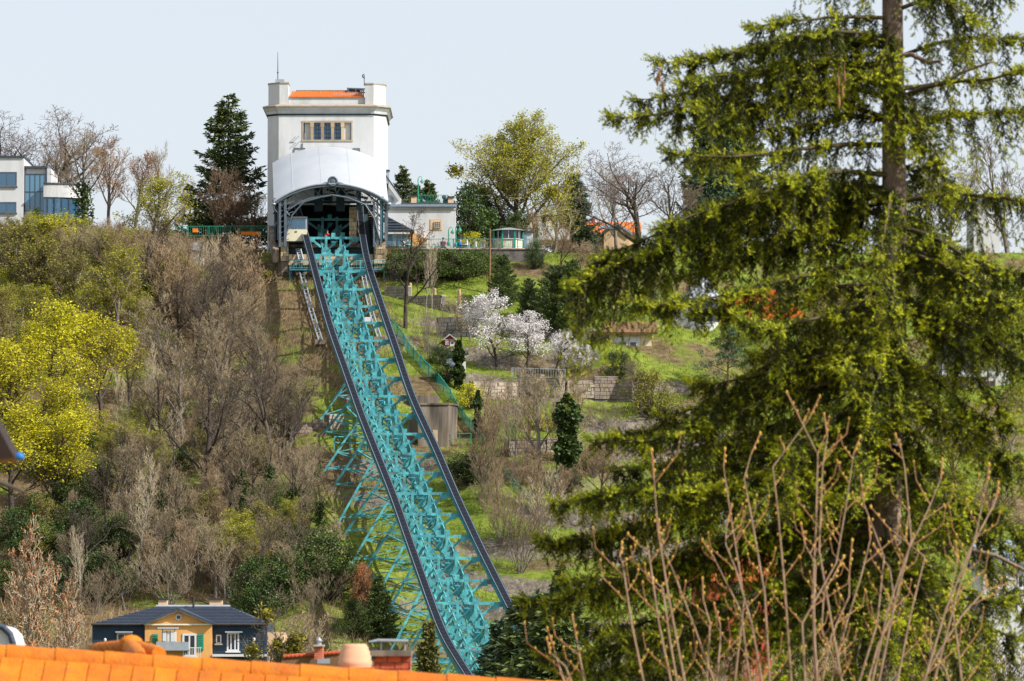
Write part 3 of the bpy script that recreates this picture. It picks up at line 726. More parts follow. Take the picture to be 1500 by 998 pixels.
def railing(root, pts, h=1.0, step=.16, m='green', nm='railing', post=1.6, bar=.022, top=.045):
    """pts: list of base points"""
    r = MB(); b = MB(); p_ = []
    for a, c in zip(pts[:-1], pts[1:]):
        a = Vector(a); c = Vector(c); L = (c - a).length
        r.beam(a + UP * h, c + UP * h, top, top); r.beam(a + UP * .12, c + UP * .12, top * .8)
        n = max(2, int(L / step))
        for k in range(n): q = a + (c - a) * (k + .5) / n; b.beam(q + UP * .12, q + UP * h, bar)
        n = max(1, int(L / post))
        for k in range(n + 1): q = a + (c - a) * k / n; p_.append(q)
    ro = r.build(nm, M[m], root); b.build('balusters', M[m], ro, kind='stuff')
    for q in p_:
        pm = MB(); pm.beam(q - UP * .05, q + UP * (h + .03), top * 1.3); pm.build('post', M[m], ro)
    return ro
# white modern villa on the left
f = Fr(488)
root = thing('modern_house', (f.x(60), 492, f.z(325)), 'white flat roofed modern house with glazed stair bay and curved corner at the left edge', 'house')
m = MB(); f.box(-60, 32.5, 330, 231, 0, 9, m); m.build('wall', M['white'], root)
m = MB(); f.box(-61, 33.5, 231, 228.5, -.15, 9.1, m); m.build('parapet', M['slate'], root)
window(f, root, -6, 22.5, 273, 252, 'grey_iron', 'glass', bars=(1, 0)); window(f, root, -6, 22, 312, 296, 'grey_iron', 'glass', bars=(1, 0)); window(f, root, -40, -16, 273, 252, 'grey_iron', 'glass')
m = MB(); f.box(32.6, 71.5, 320, 246, .6, 8, m); m.build('wall', M['white'], root)
m = MB(); f.box(32.6, 66, 245.9, 243, .3, 8, m); m.build('parapet', M['slate'], root)
m = MB(); f.box(33.5, 63.5, 308, 254.5, .5, .58, m); sb = m.build('stair_window', M['glass_lt'], root)
m = MB()
f.box(33, 34, 310, 246, .42, .56, m); f.box(63.5, 66, 310, 246, .42, .56, m); f.box(34.1, 63.4, 281, 280, .45, .56, m); f.box(34.1, 63.4, 255.2, 254, .45, .56, m); m.build('window_frame', M['slate'], sb)
for u in (41, 48.5, 56): m = MB(); f.box(u - .4, u + .4, 308, 255.3, .46, .5, m); m.build('mullion', M['slate'], sb)
# curved bay
def curved(u0, u1, v0, v1, bulge, mb, y=0.0, n=10):
    pts = []
    for k in range(n + 1):
        t = k / n; u = u0 + (u1 - u0) * t; pts.append((f.x(u), f.Y + .4 + y - bulge * math.sin(math.pi * (.5 + .5 * t) ) * 1.0))
    poly = pts + [(f.x(u1), f.Y + 7), (f.x(u0), f.Y + 7)]
    mb.prism_z(poly, f.z(v0), f.z(v1)); return pts
m = MB(); curved(63, 116, 290, 271, 1.4, m, .0); m.build('bay_wall', M['white'], root)
m = MB(); curved(62.8, 116.5, 271, 269, 1.4, m, -.1); m.build('bay_coping', M['slate'], root)
m = MB(); cpts = curved(64, 114, 330, 290.2, 1.4, m, .12); m.build('bay_glazing', M['glass'], root)
for k in (1, 3, 5, 7, 9):
    q = cpts[k]; m = MB(); m.bx(q[0] - .05, q[0] + .05, q[1] - .07, q[1] + .03, f.z(330), f.z(290.5)); m.build('mullion', M['slate'], root)
# white annex with roof terrace right of the tower
f = Fr(474)
root = thing('annex_building', (f.x(615), 478, f.z(360)), 'white annex with blue metal roof edge and one small blue window right of the tower', 'building')
m = MB(); f.box(560, 667, 366, 303, 0, 7, m); m.build('wall', M['white'], root)
m = MB(); f.box(560, 667.5, 308, 306.6, -.06, 7, m); m.build('string_course', M['sand'], root)
m = MB(); f.box(559, 668.5, 303, 299.6, -.25, 7.2, m); m.build('roof_edge', M['slate_lt'], root)
rs = MB(); rs.add([(f.x(559), f.Y - .3, f.z(303.2)), (f.x(668.5), f.Y - .3, f.z(303.2)), (f.x(667), f.Y + .6, f.z(298)), (f.x(560), f.Y + .6, f.z(298))], [(0, 1, 2, 3)]); rs.build('roof_skirt', M['slate_lt'], root)
m = MB()
for k in range(40): u = 560.5 + k * 2.7; m.beam((f.x(u), f.Y - .31, f.z(303.1)), (f.x(u), f.Y + .58, f.z(298.1)), .04)
m.build('seam', M['slate'], root, kind='stuff')
m = MB(); f.box(560, 667.6, 297.9, 296.8, .4, 7, m); m.build('roof_cap', M['grey_iron'], root)
m = MB(); f.box(630, 647.5, 337.5, 321, -.05, .02, m); wq = m.build('window_surround', M['peach'], root)
window(f, wq, 635.5, 645.5, 334.5, 325, 'cornice', 'glass', y=-.08, bars=(2, 2), fw=.06, sill=False)
for u, vt in ((605.5, 285), (660, 287)):
    m = MB(); f.box(u - 4, u + 4, 297, vt + 2, .6, 1.3, m); q = m.build('roof_pier', M['peach'], root); m = MB(); f.box(u - 4.8, u + 4.8, vt + 1.95, vt, .5, 1.4, m); m.build('cap', M['timber'], q)
railing(root, [(f.x(612), f.Y + .8, f.z(297)), (f.x(655), f.Y + .8, f.z(297))], .72, .14)
m = MB(); f.box(648, 656, 296.8, 289, 1.4, 2, m); m.ball((f.x(650), f.Y + 1.5, f.z(287)), .2); m.build('roof_chest', M['slate'], root)
# low gabled porch leaning on the annex
root = thing('glazed_porch', (f.x(580), 472, f.z(362)), 'low porch with grey sloping roof and sliding glass doors beside the station', 'porch')
m = MB(); m.prism([(f.x(562), f.z(319)), (f.x(567), f.z(319)), (f.x(607), f.z(340)), (f.x(607), f.z(342.5)), (f.x(562), f.z(342.5))], f.Y - 1.6, f.Y - .01); m.build('roof', M['slate'], root)
m = MB()
for k in range(5): v = 323 + k * 4; m.beam((f.x(564), f.Y - 1.63, f.z(v)), (f.x(min(605, 567 + (v - 319) * 1.9)), f.Y - 1.63, f.z(v)), .06)
m.build('roof_batten', M['grey_iron'], root, kind='stuff')
m = MB(); f.box(563, 600, 345, 342.6, -1.7, -.05, m); m.build('lintel', M['winwhite'], root)
m = MB(); f.box(564, 598, 362, 345.2, -1.3, -.1, m); m.build('wall', M['winwhite'], root)
m = MB(); f.box(565, 579, 360.5, 346.5, -1.36, -1.31, m); m.build('glass_door', M['glass_lt'], root)
m = MB(); f.box(581, 595, 360.5, 346.5, -1.36, -1.31, m); m.build('glass_door', M['glass'], root)
m = MB(); m.prism([(f.x(600), f.z(341)), (f.x(625), f.z(351)), (f.x(625), f.z(362)), (f.x(600), f.z(362))], f.Y - .9, f.Y - .02); m.build('side_wall', M['ochre'], root)
# lean-to and satellite dish between tower and annex
f = Fr(473)
root = thing('stair_gable', (f.x(578), 476, f.z(300)), 'small white gable with dark sloping roof between tower and annex', 'gable')
m = MB(); m.prism([(f.x(564), f.z(300)), (f.x(586), f.z(300)), (f.x(586), f.z(287)), (f.x(569), f.z(262)), (f.x(564), f.z(262))], f.Y + 1, f.Y + 4); m.build('wall', M['white'], root)
m = MB(); m.beam((f.x(564), f.Y + .7, f.z(256)), (f.x(587), f.Y + .7, f.z(289)), .3, .12); m.build('roof', M['slate'], root)
m = MB(); f.box(563.5, 569, 268, 250, .6, 1.4, m); m.build('chimney', M['grey_metal'], root); m = MB(); f.box(562.5, 570, 250, 248, .5, 1.5, m); m.build('chimney_cap', M['iron'], root)
q = thing('satellite_dish', (f.x(574), 472.4, f.z(296)), 'grey satellite dish under the sloping gable by the canopy corner', 'dish')
m = MB(); m.lathe((0, 0, 0), [(0, 0), (.2, .02), (.38, .09), (.40, .1), (.37, .12), (.18, .05), (0, .03)], 14)
R_ = Matrix.Rotation(math.radians(75), 3, 'X'); m.v = [tuple(R_ @ Vector(p_) + Vector((f.x(572), 472.2, f.z(293)))) for p_ in m.v]; m.build('dish', M['grey_iron'], q)
m = MB(); m.tube([(f.x(572), 472.3, f.z(293)), (f.x(572), 474.05, f.z(294.5))], .04, 6); m.build('arm', M['iron'], q)
# lamps
def lamp(u, Y, vb, vt, label, two=False):
    f = Fr(Y); x = f.x(u); zb, zt = f.z(vb), f.z(vt)
    r = thing('street_lamp', (x, Y, zb), label, 'lamp', 'green terrace lamps')
    m = MB(); m.tube([(x, Y, zb), (x, Y, zt)], [.06, .04], 8); m.lathe((x, Y, zb), [(.12, 0), (.16, .25), (.09, .35)], 8); m.build('pole', M['green'], r)
    m = MB(); m.tube([(x, Y, zt), (x + .14, Y, zt + .2), (x + .3, Y, zt + .16), (x + .34, Y, zt - .05)], .03, 6); m.build('arm', M['green'], r)
    m = MB(); m.lathe((x + .34, Y, zt - .3), [(.19, 0), (.15, .1), (.06, .2), (.03, .26)], 10); hd = m.build('lamp_head', M['green'], r)
    m = MB(); m.ball((x + .34, Y, zt - .31), .12); m.build('globe', M['winwhite'], hd)
    return r
lamp(612, 475.4, 297, 262, 'green lamp post standing on the annex roof terrace')
lamp(667.5, 470.5, 362, 333, 'green lamp post with bent arm at the annex corner')
lamp(657, 473.2, 360, 336, 'green lamp in front of the white annex wall')
# terrace wall and railing
f = Fr(467.2)
root = thing('terrace_wall', (f.x(680), 467.4, f.z(380)), 'brown retaining wall under the cafe terrace with green railing on top', 'wall')
m = MB(); m.bx(f.x(583), f.x(796), 467.2, 467.75, f.z(392), f.z(365.5)); m.build('wall', M['stone_dk'], root)
m = MB(); m.bx(f.x(582), f.x(797), 467.1, 467.85, f.z(365.4), f.z(363.6)); m.build('coping', M['stone'], root)
railing(root, [(f.x(584), 467.5, f.z(363.6)), (f.x(664), 467.5, f.z(363.6)), (f.x(790), 467.5, f.z(363.6))], .80, .15, 'teal_dk')
# kiosk
f = Fr(470)
kx = f.x(745); root = thing('kiosk', (kx, 471, f.z(363.4)), 'small cream and green octagonal kiosk on the terrace', 'kiosk')
def ngon(r, n=8, a0=math.pi / 8): return [(kx + r * math.cos(a0 + 2 * math.pi * k / n), 471.3 + r * math.sin(a0 + 2 * math.pi * k / n)) for k in range(n)]
m = MB(); m.prism_z(ngon(1.35), f.z(363.5), f.z(350)); m.build('panel_wall', M['cream'], root)
m = MB(); m.prism_z(ngon(1.28), f.z(350), f.z(337)); m.build('glazing', M['glass_dk'], root)
o8 = ngon(1.38)
for q in o8: m = MB(); m.beam((q[0], q[1], f.z(363.4)), (q[0], q[1], f.z(337)), .13); m.build('post', M['green'], root)
for k in range(8):
    a, b = o8[k], o8[(k + 1) % 8]; c_ = ((a[0] + b[0]) / 2, (a[1] + b[1]) / 2)
    m = MB(); m.beam((*a, f.z(350)), (*b, f.z(350)), .1); m.beam((*c_, f.z(350)), (*c_, f.z(337)), .05); m.build('window_bar', M['winwhite'], root)
m = MB(); b8 = ngon(1.65); t8 = ngon(.35)
for k in range(8):
    j = (k + 1) % 8; m.add([(*b8[k], f.z(337)), (*b8[j], f.z(337)), (*t8[j], f.z(332.4)), (*t8[k], f.z(332.4))], [(0, 1, 2, 3)])
m.add([(*q, f.z(337)) for q in b8], [tuple(range(8))]); m.add([(*q, f.z(332.4)) for q in t8], [tuple(range(8))]); m.build('roof', M['grey_metal'], root)
root = thing('shed', (f.x(771), 471.6, f.z(364)), 'grey flat shed with a blue door right of the kiosk', 'shed')
m = MB(); f.box(761, 781, 364, 339, 1, 3.5, m); m.build('wall', M['white'], root); m = MB(); f.box(759.5, 782.5, 339, 337, .8, 3.7, m); m.build('roof', M['slate'], root)
m = MB(); f.box(763, 772, 363.5, 341, .94, .99, m); m.build('door', M['slate_lt'], root)
# white building with flat roofs behind
f = Fr(497)
root = thing('white_house', (f.x(805), 500, f.z(352)), 'white two stage house with one dark window behind the kiosk', 'house')
m = MB(); f.box(776, 812, 352, 314, 0, 6, m); m.build('wall', M['yellowwall'], root)
m = MB(); m.prism([(f.x(774), f.z(314)), (f.x(800), f.z(309)), (f.x(820), f.z(313)), (f.x(820), f.z(315)), (f.x(774), f.z(316.5))], f.Y - .3, f.Y + 6.3); m.build('roof', M['grey_metal'], root)
m = MB(); m.prism([(f.x(788), f.z(353)), (f.x(834), f.z(353)), (f.x(834), f.z(339)), (f.x(788), f.z(327))], f.Y - 1.6, f.Y - .01); m.build('annex_wall', M['winwhite'], root)
window(f, root, 794, 799.5, 329.5, 318, 'slate_lt', 'glass_dk', bars=(0, 0), fw=.05); m = MB(); f.box(812.1, 820, 340, 314, .3, 6, m); m.build('side_wall', M['winwhite'], root)
# orange-roofed houses
def gable_house(name, label, u0, u1, vb, ve, vr, Y, wall, roofm, depth=7, over=.35, wins=(), chim=None, side=False, grp=None, split=.5):
    f = Fr(Y); x0, x1 = f.x(u0), f.x(u1); r = thing(name, ((x0 + x1) / 2, Y + depth / 2, f.z(vb)), label, 'house', grp)
    zb, ze, zr = min(f.z(vb), float(gz(x0, Y)) - .3, float(gz(x1, Y)) - .3), f.z(ve), f.z(vr)
    if side:   # ridge across the view
        m = MB(); m.bx(x0, x1, Y, Y + depth, zb, ze); m.build('wall', M[wall], r)
        m = MB(); dz = (zr - ze) / (depth / 2); 
        m.add([(x0 - over, Y - over, ze - dz * over + .05), (x1 + over, Y - over, ze - dz * over + .05), (x1 + over, Y + depth / 2, zr), (x0 - over, Y + depth / 2, zr), (x1 + over, Y + depth + over, ze - dz * over + .05), (x0 - over, Y + depth + over, ze - dz * over + .05)], [(0, 1, 2, 3), (3, 2, 4, 5), (0, 3, 5), (1, 4, 2)])
        rf = m.build('roof', M[roofm], r)
        m = MB(); n = int((x1 - x0) / .3)
        for k in range(n): x = x0 + (x1 - x0) * (k + .5) / n; m.beam((x, Y - over - .01, ze - dz * over + .07), (x, Y + depth / 2, zr + .02), .1, .06)
        m.build('tiles', M[roofm], rf, kind='stuff')
    else:
        xm = x0 + (x1 - x0) * split
        m = MB(); m.prism([(x0, zb), (x1, zb), (x1, ze), (xm, zr - .1), (x0, ze)], Y, Y + depth); m.build('wall', M[wall], r)
        m = MB()
        for xa, xb in ((x0, xm), (x1, xm)):
            d = Vector((xa - xb, 0, ze - zr)); e = d.normalized() * over
            m.beam((xa + e.x, Y + depth / 2, ze + e.z), (xb, Y + depth / 2, zr), depth + .7, .18)
        rf = m.build('roof', M[roofm], r)
    for w in wins: window(f, r, *w[:4], **(w[4] if len(w) > 4 else {}))
    if chim:
        m = MB(); f.box(chim[0], chim[1], chim[2], chim[3], depth * .4, depth * .4 + .7, m); m.build('chimney', M['brick'], rf)
    return r
r = gable_house('tiled_house', 'low house with bright orange tiled roof and a skylight beyond the plateau edge', 856, 935, 352, 340, 321, 515, 'peach', 'rtile', depth=8, side=True, chim=(868, 873, 326, 317))
f = Fr(515)
m = MB(); a = (f.x(877), f.x(893)); m.add([(a[0], 515.9, f.z(335) + .1), (a[1], 515.9, f.z(335) + .1), (a[1] + .5, 517.4, f.z(328) + .12), (a[0] + .5, 517.4, f.z(328) + .12)], [(0, 1, 2, 3)]); m.build('skylight', M['glass_lt'], r)
gable_house('tiled_house', 'small grey gabled wing with orange verge left of the skylight roof', 832, 858, 352, 343, 336, 513, 'slate_lt', 'rtile', depth=4)
gable_house('tiled_house', 'pale grey gabled wing in front of the bright orange roof', 885, 922, 352, 340, 327, 513, 'peach', 'slate_lt', depth=2)
gable_house('tiled_house', 'red tiled house glimpsed through the big spruce boughs', 1030, 1075, 345, 325, 308, 520, 'peach', 'rtile', depth=8, side=True)
gable_house('tiled_house', 'peach gabled house high on the slope right of the spruce trunk', 1428, 1466, 330, 306, 288, 515, 'white', 'slate_lt', depth=8, wins=((1450, 1458, 312, 298),))
# right-hand slope: villa with turret, timber framed house, white villa
f = Fr(452)
root = thing('turret_villa', (f.x(1035), 455, f.z(520)), 'villa with pale turret under a silver bell roof and spire behind the spruce', 'villa')
tx, ty = f.x(1030), 454.
m = MB(); m.lathe((tx, ty, 0), [(1.35, f.z(540)), (1.35, f.z(470))], 8, False); m.build('turret_wall', M['white'], root)
m = MB(); m.lathe((tx, ty, 0), [(1.38, f.z(469.8)), (1.35, f.z(436))], 8, False); m.build('turret_band', M['slate'], root)
m = MB(); m.lathe((tx, ty, 0), [(1.7, f.z(436)), (1.2, f.z(426)), (.72, f.z(414)), (.6, f.z(405)), (.55, f.z(385)), (.1, f.z(365)), (.03, f.z(350)), (0, f.z(346))], 8, False); m.build('spire', M['canopy'], root)
m = MB(); m.lathe((tx, ty, 0), [(1.8, f.z(437.5)), (1.8, f.z(436)), (1.4, f.z(435.2))], 8, False); m.build('eaves', M['grey_metal'], root)
m = MB(); f.box(986, 1010, 540, 440, 1.5, 6, m); m.build('wall', M['white'], root)
m = MB(); f.box(955, 986, 520, 468, 3, 8, m); m.build('wall', M['peach'], root)
m = MB(); m.beam((f.x(950), 457.6, f.z(486)), (f.x(987), 457.6, f.z(452)), 6, .2); m.build('roof', M['wood'], root)
for u in (962, 974): window(f, root, u, u + 7, 508, 494, y=2.95)
f = Fr(455)
root = thing('timber_house', (f.x(1120), 458, f.z(560)), 'half timbered house with dark beams and pale yellow panels behind the pine', 'house')
m = MB(); f.box(1042, 1185, 568, 470, 0, 8, m); m.build('wall', M['yellowwall'], root)
m = MB(); x0, x1 = f.x(1036), f.x(1190); m.prism([(x0, f.z(472)), (x1, f.z(472)), ((x0 + x1) / 2 + 1.5, f.z(425)), ((x0 + x1) / 2 - 1.5, f.z(425))], 454.5, 463.4); m.build('roof', M['rtile'], root)
m = MB()
for u in range(1046, 1186, 12): f.box(u - .9, u + .9, 530, 472, -.06, .02, m)
for v in (473, 500, 530): f.box(1042, 1185, v + 1, v - 1, -.08, .02, m)
for k in range(11): u = 1046 + 12 * k; m.beam((f.x(u), f.Y - .04, f.z(500 if k % 2 else 474)), (f.x(u + 12), f.Y - .04, f.z(474 if k % 2 else 500)), .1)
m.build('timber_frame', M['timber'], root)
for u in (1062, 1098, 1146): window(f, root, u, u + 12, 524, 508, bars=(1, 1))
for u in (1120, 1160): window(f, root, u, u + 12, 560, 542, bars=(1, 1))
r = gable_house('garden_house', 'dark slate gabled outbuilding with pale window beside the timber house', 1130, 1190, 572, 530, 508, 451, 'timber', 'slate_lt', depth=3.5, wins=((1163, 1176, 548, 536, dict(bars=(1, 0))),))
f = Fr(448)
root = thing('white_cottage', (f.x(925), 450, f.z(530)), 'low cream cottage with two white framed windows under a brown roof', 'cottage')
m = MB(); f.box(893, 955, 535, 490, 0, 5, m); m.build('wall', M['yellowwall'], root)
m = MB(); f.box(902, 938, 517, 494, -.05, .02, m); m.build('window_panel', M['winwhite'], root)
for u in (907.5, 921.5): window(f, root, u, u + 12, 513.5, 500, y=-.08, bars=(0, 0))
m = MB(); m.beam((f.x(924), 447.4, f.z(489)), (f.x(924), 450.5, f.z(470)), 4.4, .2); m.build('roof', M['wood'], root)
f = Fr(440)
root = thing('balcony_house', (f.x(1440), 443, f.z(620)), 'white house with blue balcony railings and dark timber right of the spruce trunk', 'house')
m = MB(); f.box(1378, 1481, 612, 520, 0, 8, m); m.build('wall', M['white'], root)
m = MB(); x0, x1 = f.x(1368), f.x(1492); m.prism([(x0, f.z(522)), (x1, f.z(522)), ((x0 + x1) / 2, f.z(470))], 439.3, 448.6); m.build('roof', M['slate'], root)
m = MB(); f.box(1376, 1446, 556.5, 553, -1.3, -.01, m); m.build('balcony_floor', M['timber'], root)
m = MB()
for u in (1378, 1402, 1425, 1446): f.box(u - 1, u + 1, 594, 532, -1.25, -1.1, m)
f.box(1376, 1446, 543, 541.5, -1.26, -1.18, m); m.build('timber_frame', M['timber'], root)
for a, b in ((1392, 1422), (1439, 1461)):
    m = MB(); f.box(a, b, 592.5, 578, -.3, -.22, m); q = m.build('balcony_panel', M['blue'], root)
    m = MB(); f.box(a, b, 577.9, 576.3, -.34, -.2, m); m.build('hand_rail', M['blue'], q)
    window(f, root, a + 3, b - 2, 591, 558, 'wood', 'glass_dk', bars=(1, 0))
window(f, root, 1430, 1438, 545, 530, 'timber', 'glass_dk')
root = thing('stone_wall', (f.x(1440), 438.5, f.z(650)), 'pale stone retaining wall below the house with blue balconies', 'wall')
m = MB(); f.box(1360, 1510, 655, 603, -1.6, -1.2, m); wl = m.build('wall', M['stone'], root)
def stones(parent, f, u0, u1, v0, v1, y, s=6, seed=1, m_='stone', cap=60):
    rg = random.Random(seed); mb = MB(); v = v1
    while v > v0 + s * .5:
        h = s * rg.uniform(.75, 1.1); u = u0 - rg.uniform(0, s)
        while u < u1:
            w_ = s * rg.uniform(.9, 2.0); a = max(u, u0); b = min(u + w_, u1)
            if b - a > 1: mb.bx(f.x(a) + .02, f.x(b) - .02, f.Y + y - rg.uniform(.02, .09), f.Y + y + .1, f.z(v) + .02, f.z(max(v - h, v0)) - .02)
            u += w_
        v -= h
    return mb.build('stones', M[m_], parent, kind='stuff')
stones(wl, f, 1360, 1510, 604, 655, -1.6, 6, 4)
# hidden lower houses behind the spruce
r = gable_house('red_house', 'orange brick house with steep tiled roof low behind the spruce', 1020, 1130, 930, 850, 800, 330, 'brick', 'rtile', depth=9, side=True, wins=((1073, 1083, 872, 852, dict(bars=(1, 1))), (1045, 1057, 900, 880), (1095, 1107, 900, 880)))
r = gable_house('white_villa', 'white house with grey windows seen through the middle of the spruce', 1055, 1130, 790, 735, 700, 412, 'winwhite', 'slate', depth=8, wins=((1066, 1080, 752, 738), (1090, 1104, 752, 738), (1066, 1080, 780, 764)))
r = gable_house('grey_house', 'grey roofed house by the lower right edge behind branches', 1440, 1540, 900, 830, 790, 350, 'white', 'slate_lt', depth=9, side=True, wins=((1460, 1475, 862, 842), (1490, 1505, 862, 842)))
# -------- garden walls on the right slope
def garden_wall(label, pts, h, seed, m_='stone', thick=.5, name='garden_wall'):
    base = [g(u, v) for u, v in pts]; r = thing(name, base[0], label, 'wall', None)
    body = MB(); stn = MB(); cop = MB(); rg = random.Random(seed)
    for a, b in zip(base[:-1], base[1:]):
        d = (b - a); L = d.length; n = max(1, int(L / 2.0))
        for k in range(n):
            p_ = a + d * k / n; q = a + d * (k + 1) / n
            p_.z = min(float(gz(p_.x, p_.y)), float(gz(q.x, q.y))) - .4; q.z = p_.z
            body.beam(p_ + UP * (h + .4) / 2, q + UP * (h + .4) / 2, thick, h + .4)
            e = (q - p_); z = .35
            cop.beam(p_ + UP * (h + .45), q + UP * (h + .45), thick + .12, .1)
            side = Vector((e.y, -e.x, 0)).normalized(); side = side if side.y < 0 else -side
            while z < h + .35:
                hh = rg.uniform(.2, .34); t = -rg.uniform(0, .15)
                while t < 1:
                    w_ = rg.uniform(.3, .7) / e.length; a_ = max(0, t); b_ = min(1, t + w_)
                    if b_ - a_ > .04: stn.beam(p_ + e * (a_ + .008) + UP * (z + hh / 2) + side * thick / 2, p_ + e * (b_ - .008) + UP * (z + hh / 2) + side * thick / 2, rg.uniform(.06, .2), hh - .03)
                    t += w_
                z += hh
    w = body.build('wall', M[m_ if m_ != 'stone' else 'stone_dk'], r); stn.build('stones', M[m_], w, kind='stuff'); cop.build('coping', M[m_], r); return r
garden_wall('long sunlit stone wall descending from the station towards the blossom tree', [(566, 432), (600, 440), (650, 455), (705, 470)], 1.1, 1)
garden_wall('dark stone wall below the sunlit wall beside the white blossom', [(640, 492), (700, 494)], 1.5, 2, 'stone_dk')  # laid in the darker wall stone
garden_wall('pale road wall running below the blossom tree', [(690, 584), (760, 580), (830, 582), (893, 584)], 1.3, 3)
garden_wall('stone wall with a dark gate opening under the cream cottage', [(870, 585), (905, 584), (930, 588)], 1.7, 5)
garden_wall('low pale wall among bare trees low on the right slope', [(745, 668), (800, 660), (850, 668)], 1.2, 6)
garden_wall('rough stone terrace wall left of the viaduct legs', [(430, 640), (478, 628), (500, 625)], 1.0, 7)
garden_wall('short dark wall with fallen stones right under the station', [(568, 405), (585, 412)], 1.6, 8, 'stone_dk')
# dark wooden fence posts along the sunlit wall
for k, (u, v, h) in enumerate(((601, 433, 1.0), (637, 441, .9), (673, 452, 1.5))):
    p_ = g(u, v); m = MB(); m.tube([p_ - UP * .2, p_ + UP * h], .13, 8); m.tube([p_ + UP * h, p_ + UP * (h + .05)], [.13, .07], 8)
    tag(m.build('fence_post', M['post']), ['pale timber post nearest the station above the sunlit wall', 'middle pale timber post above the sunlit wall', 'tall pale timber post nearest the blossom tree'][k], 'post', 'timber posts on the wall')
# concrete abutment under the viaduct
f = Fr(428)
root = thing('concrete_abutment', (f.x(630), 430, f.z(645)), 'large weathered concrete block with stained face behind the viaduct', 'abutment')
m = MB(); x0, x1, x2 = f.x(612), f.x(657), f.x(669)
m.prism_z([(x0, 428.2), (x1, 428.2), (x2, 430.2), (x2, 435), (x0, 435)], f.z(668), f.z(593)); m.build('block', M['concrete'], root)
m = MB(); m.prism_z([(x0 - .1, 428.1), (x1 + .03, 428.1), (x2 + .1, 430.1), (x2 + .1, 435.1), (x0 - .1, 435.1)], f.z(592.9), f.z(590.5)); m.build('top_slab', M['concrete'], root)
m = MB(); f.box(598, 641, 612, 573.5, 7.2, 10, m); m.build('upper_block', M['concrete'], root)
m = MB(); m.prism([(f.x(585), f.z(655)), (f.x(611.9), f.z(655)), (f.x(611.9), f.z(594)), (f.x(606), f.z(595))], 429.2, 434); m.build('wing_wall', M['concrete'], root)
m = MB(); f.box(634, 641, 648, 630, .13, .17, m); m.build('recess', M['sand'], root)
# green mesh fence curving down the slope
root = thing('mesh_fence', g(640, 540), 'green mesh fence curling down the slope right of the viaduct', 'fence')
fp = [(571, 468, 14), (582, 480, 15), (592, 492, 15), (598, 503, 15), (606, 514, 14), (616, 525, 14), (628, 536, 14), (640, 548, 14), (650, 560, 14), (660, 575, 14), (667, 588, 14), (677, 602, 13), (688, 616, 13), (700, 630, 12), (708, 641, 11)]
fb = []
for u, v, h in fp:
    q = g(u, v + h); fb.append((q, h * px(q.y) * 1.08))
fp2 = [(742, 690, 12), (752, 702, 12), (763, 714, 12), (778, 724, 11)]
fb2 = [(lambda q: (q, h * px(q.y)))(g(u, v + h)) for u, v, h in fp2]
for fbx in (fb, fb2):
    m = MB()
    for (a, ha), (b, hb) in zip(fbx[:-1], fbx[1:]):
        n = 3
        for k in range(n):
            p_ = a + (b - a) * k / n; q = a + (b - a) * (k + 1) / n; h0 = ha + (hb - ha) * k / n; h1 = ha + (hb - ha) * (k + 1) / n
            sag = .08 * math.sin(k * 2 + p_.x * 3)
            m.add([p_, q, q + UP * (h1 + sag), p_ + UP * (h0 + .08 * math.sin((k - 1) * 2 + p_.x * 3))], [(0, 1, 2, 3)])
    m.build('mesh_panel', M['mesh_green'], root)
    for q, h in fbx: pm = MB(); pm.tube([q - UP * .3, q + UP * (h + .12)], .045, 6); pm.build('post', M['teal_dk'], root)
    m = MB()
    for (a, ha), (b, hb) in zip(fbx[:-1], fbx[1:]): m.beam(a + UP * ha, b + UP * hb, .05)
    m.build('top_wire', M['green'], root)
# little red playhouse
f = Fr(449.5); pq = g(659, 509); f = Fr(pq.y)
root = thing('playhouse', (f.x(658.5), f.Y + .6, f.z(510)), 'tiny red playhouse with white trim on the grass slope', 'playhouse')
x0, x1, xm = f.x(650.5), f.x(667), f.x(658.7)
m = MB(); m.prism([(x0, f.z(513)), (x1, f.z(513)), (x1, f.z(497.5)), (xm, f.z(490.5)), (x0, f.z(497.5))], f.Y, f.Y + 1.2); m.build('wall', M['red'], root)
m = MB(); m.beam((x0 - .12, f.Y + .55, f.z(498.6)), (xm, f.Y + .55, f.z(490)), 1.5, .08); m.beam((x1 + .12, f.Y + .55, f.z(498.6)), (xm, f.Y + .55, f.z(490)), 1.5, .08); m.build('roof', M['winwhite'], root)
window(f, root, 652.5, 657, 505.5, 499.5, fw=.05, bars=(1, 1), sill=False); m = MB(); f.box(659, 665.5, 509, 499, -.04, .01, m); m.build('door', M['winwhite'], root); m = MB(); f.box(661, 664, 504, 501, -.06, -.045, m); m.build('door_glass', M['glass_dk'], root)
m = MB(); f.box(650.3, 667.2, 498.3, 497.3, -.03, .01, m); m.build('trim', M['winwhite'], root)
# white shed under ivy
pq = g(664, 540); f = Fr(pq.y)
root = thing('garden_shed', (f.x(662), f.Y + 1, f.z(540)), 'white garden shed overgrown with dark ivy below the playhouse', 'shed')
m = MB(); f.box(652, 682, 545, 521, 0, 2, m); m.build('wall', M['winwhite'], root); m = MB(); m.beam((f.x(648), f.Y + 1, f.z(521)), (f.x(686), f.Y + 1, f.z(517)), 2.4, .1); m.build('roof', M['slate'], root)
m = MB(); f.box(657, 668, 538, 523, -.04, .01, m); m.build('door', M['slate_lt'], root)
# footbridge-like handrail by the road wall
pq = g(790, 556); f = Fr(pq.y)
root = thing('garden_railing', (f.x(790), f.Y, f.z(556)), 'grey garden railing on the road wall below the blossom', 'railing')
railing(root, [g(750, 556), g(790, 557), g(828, 558)], .9, .2, 'grey_metal')
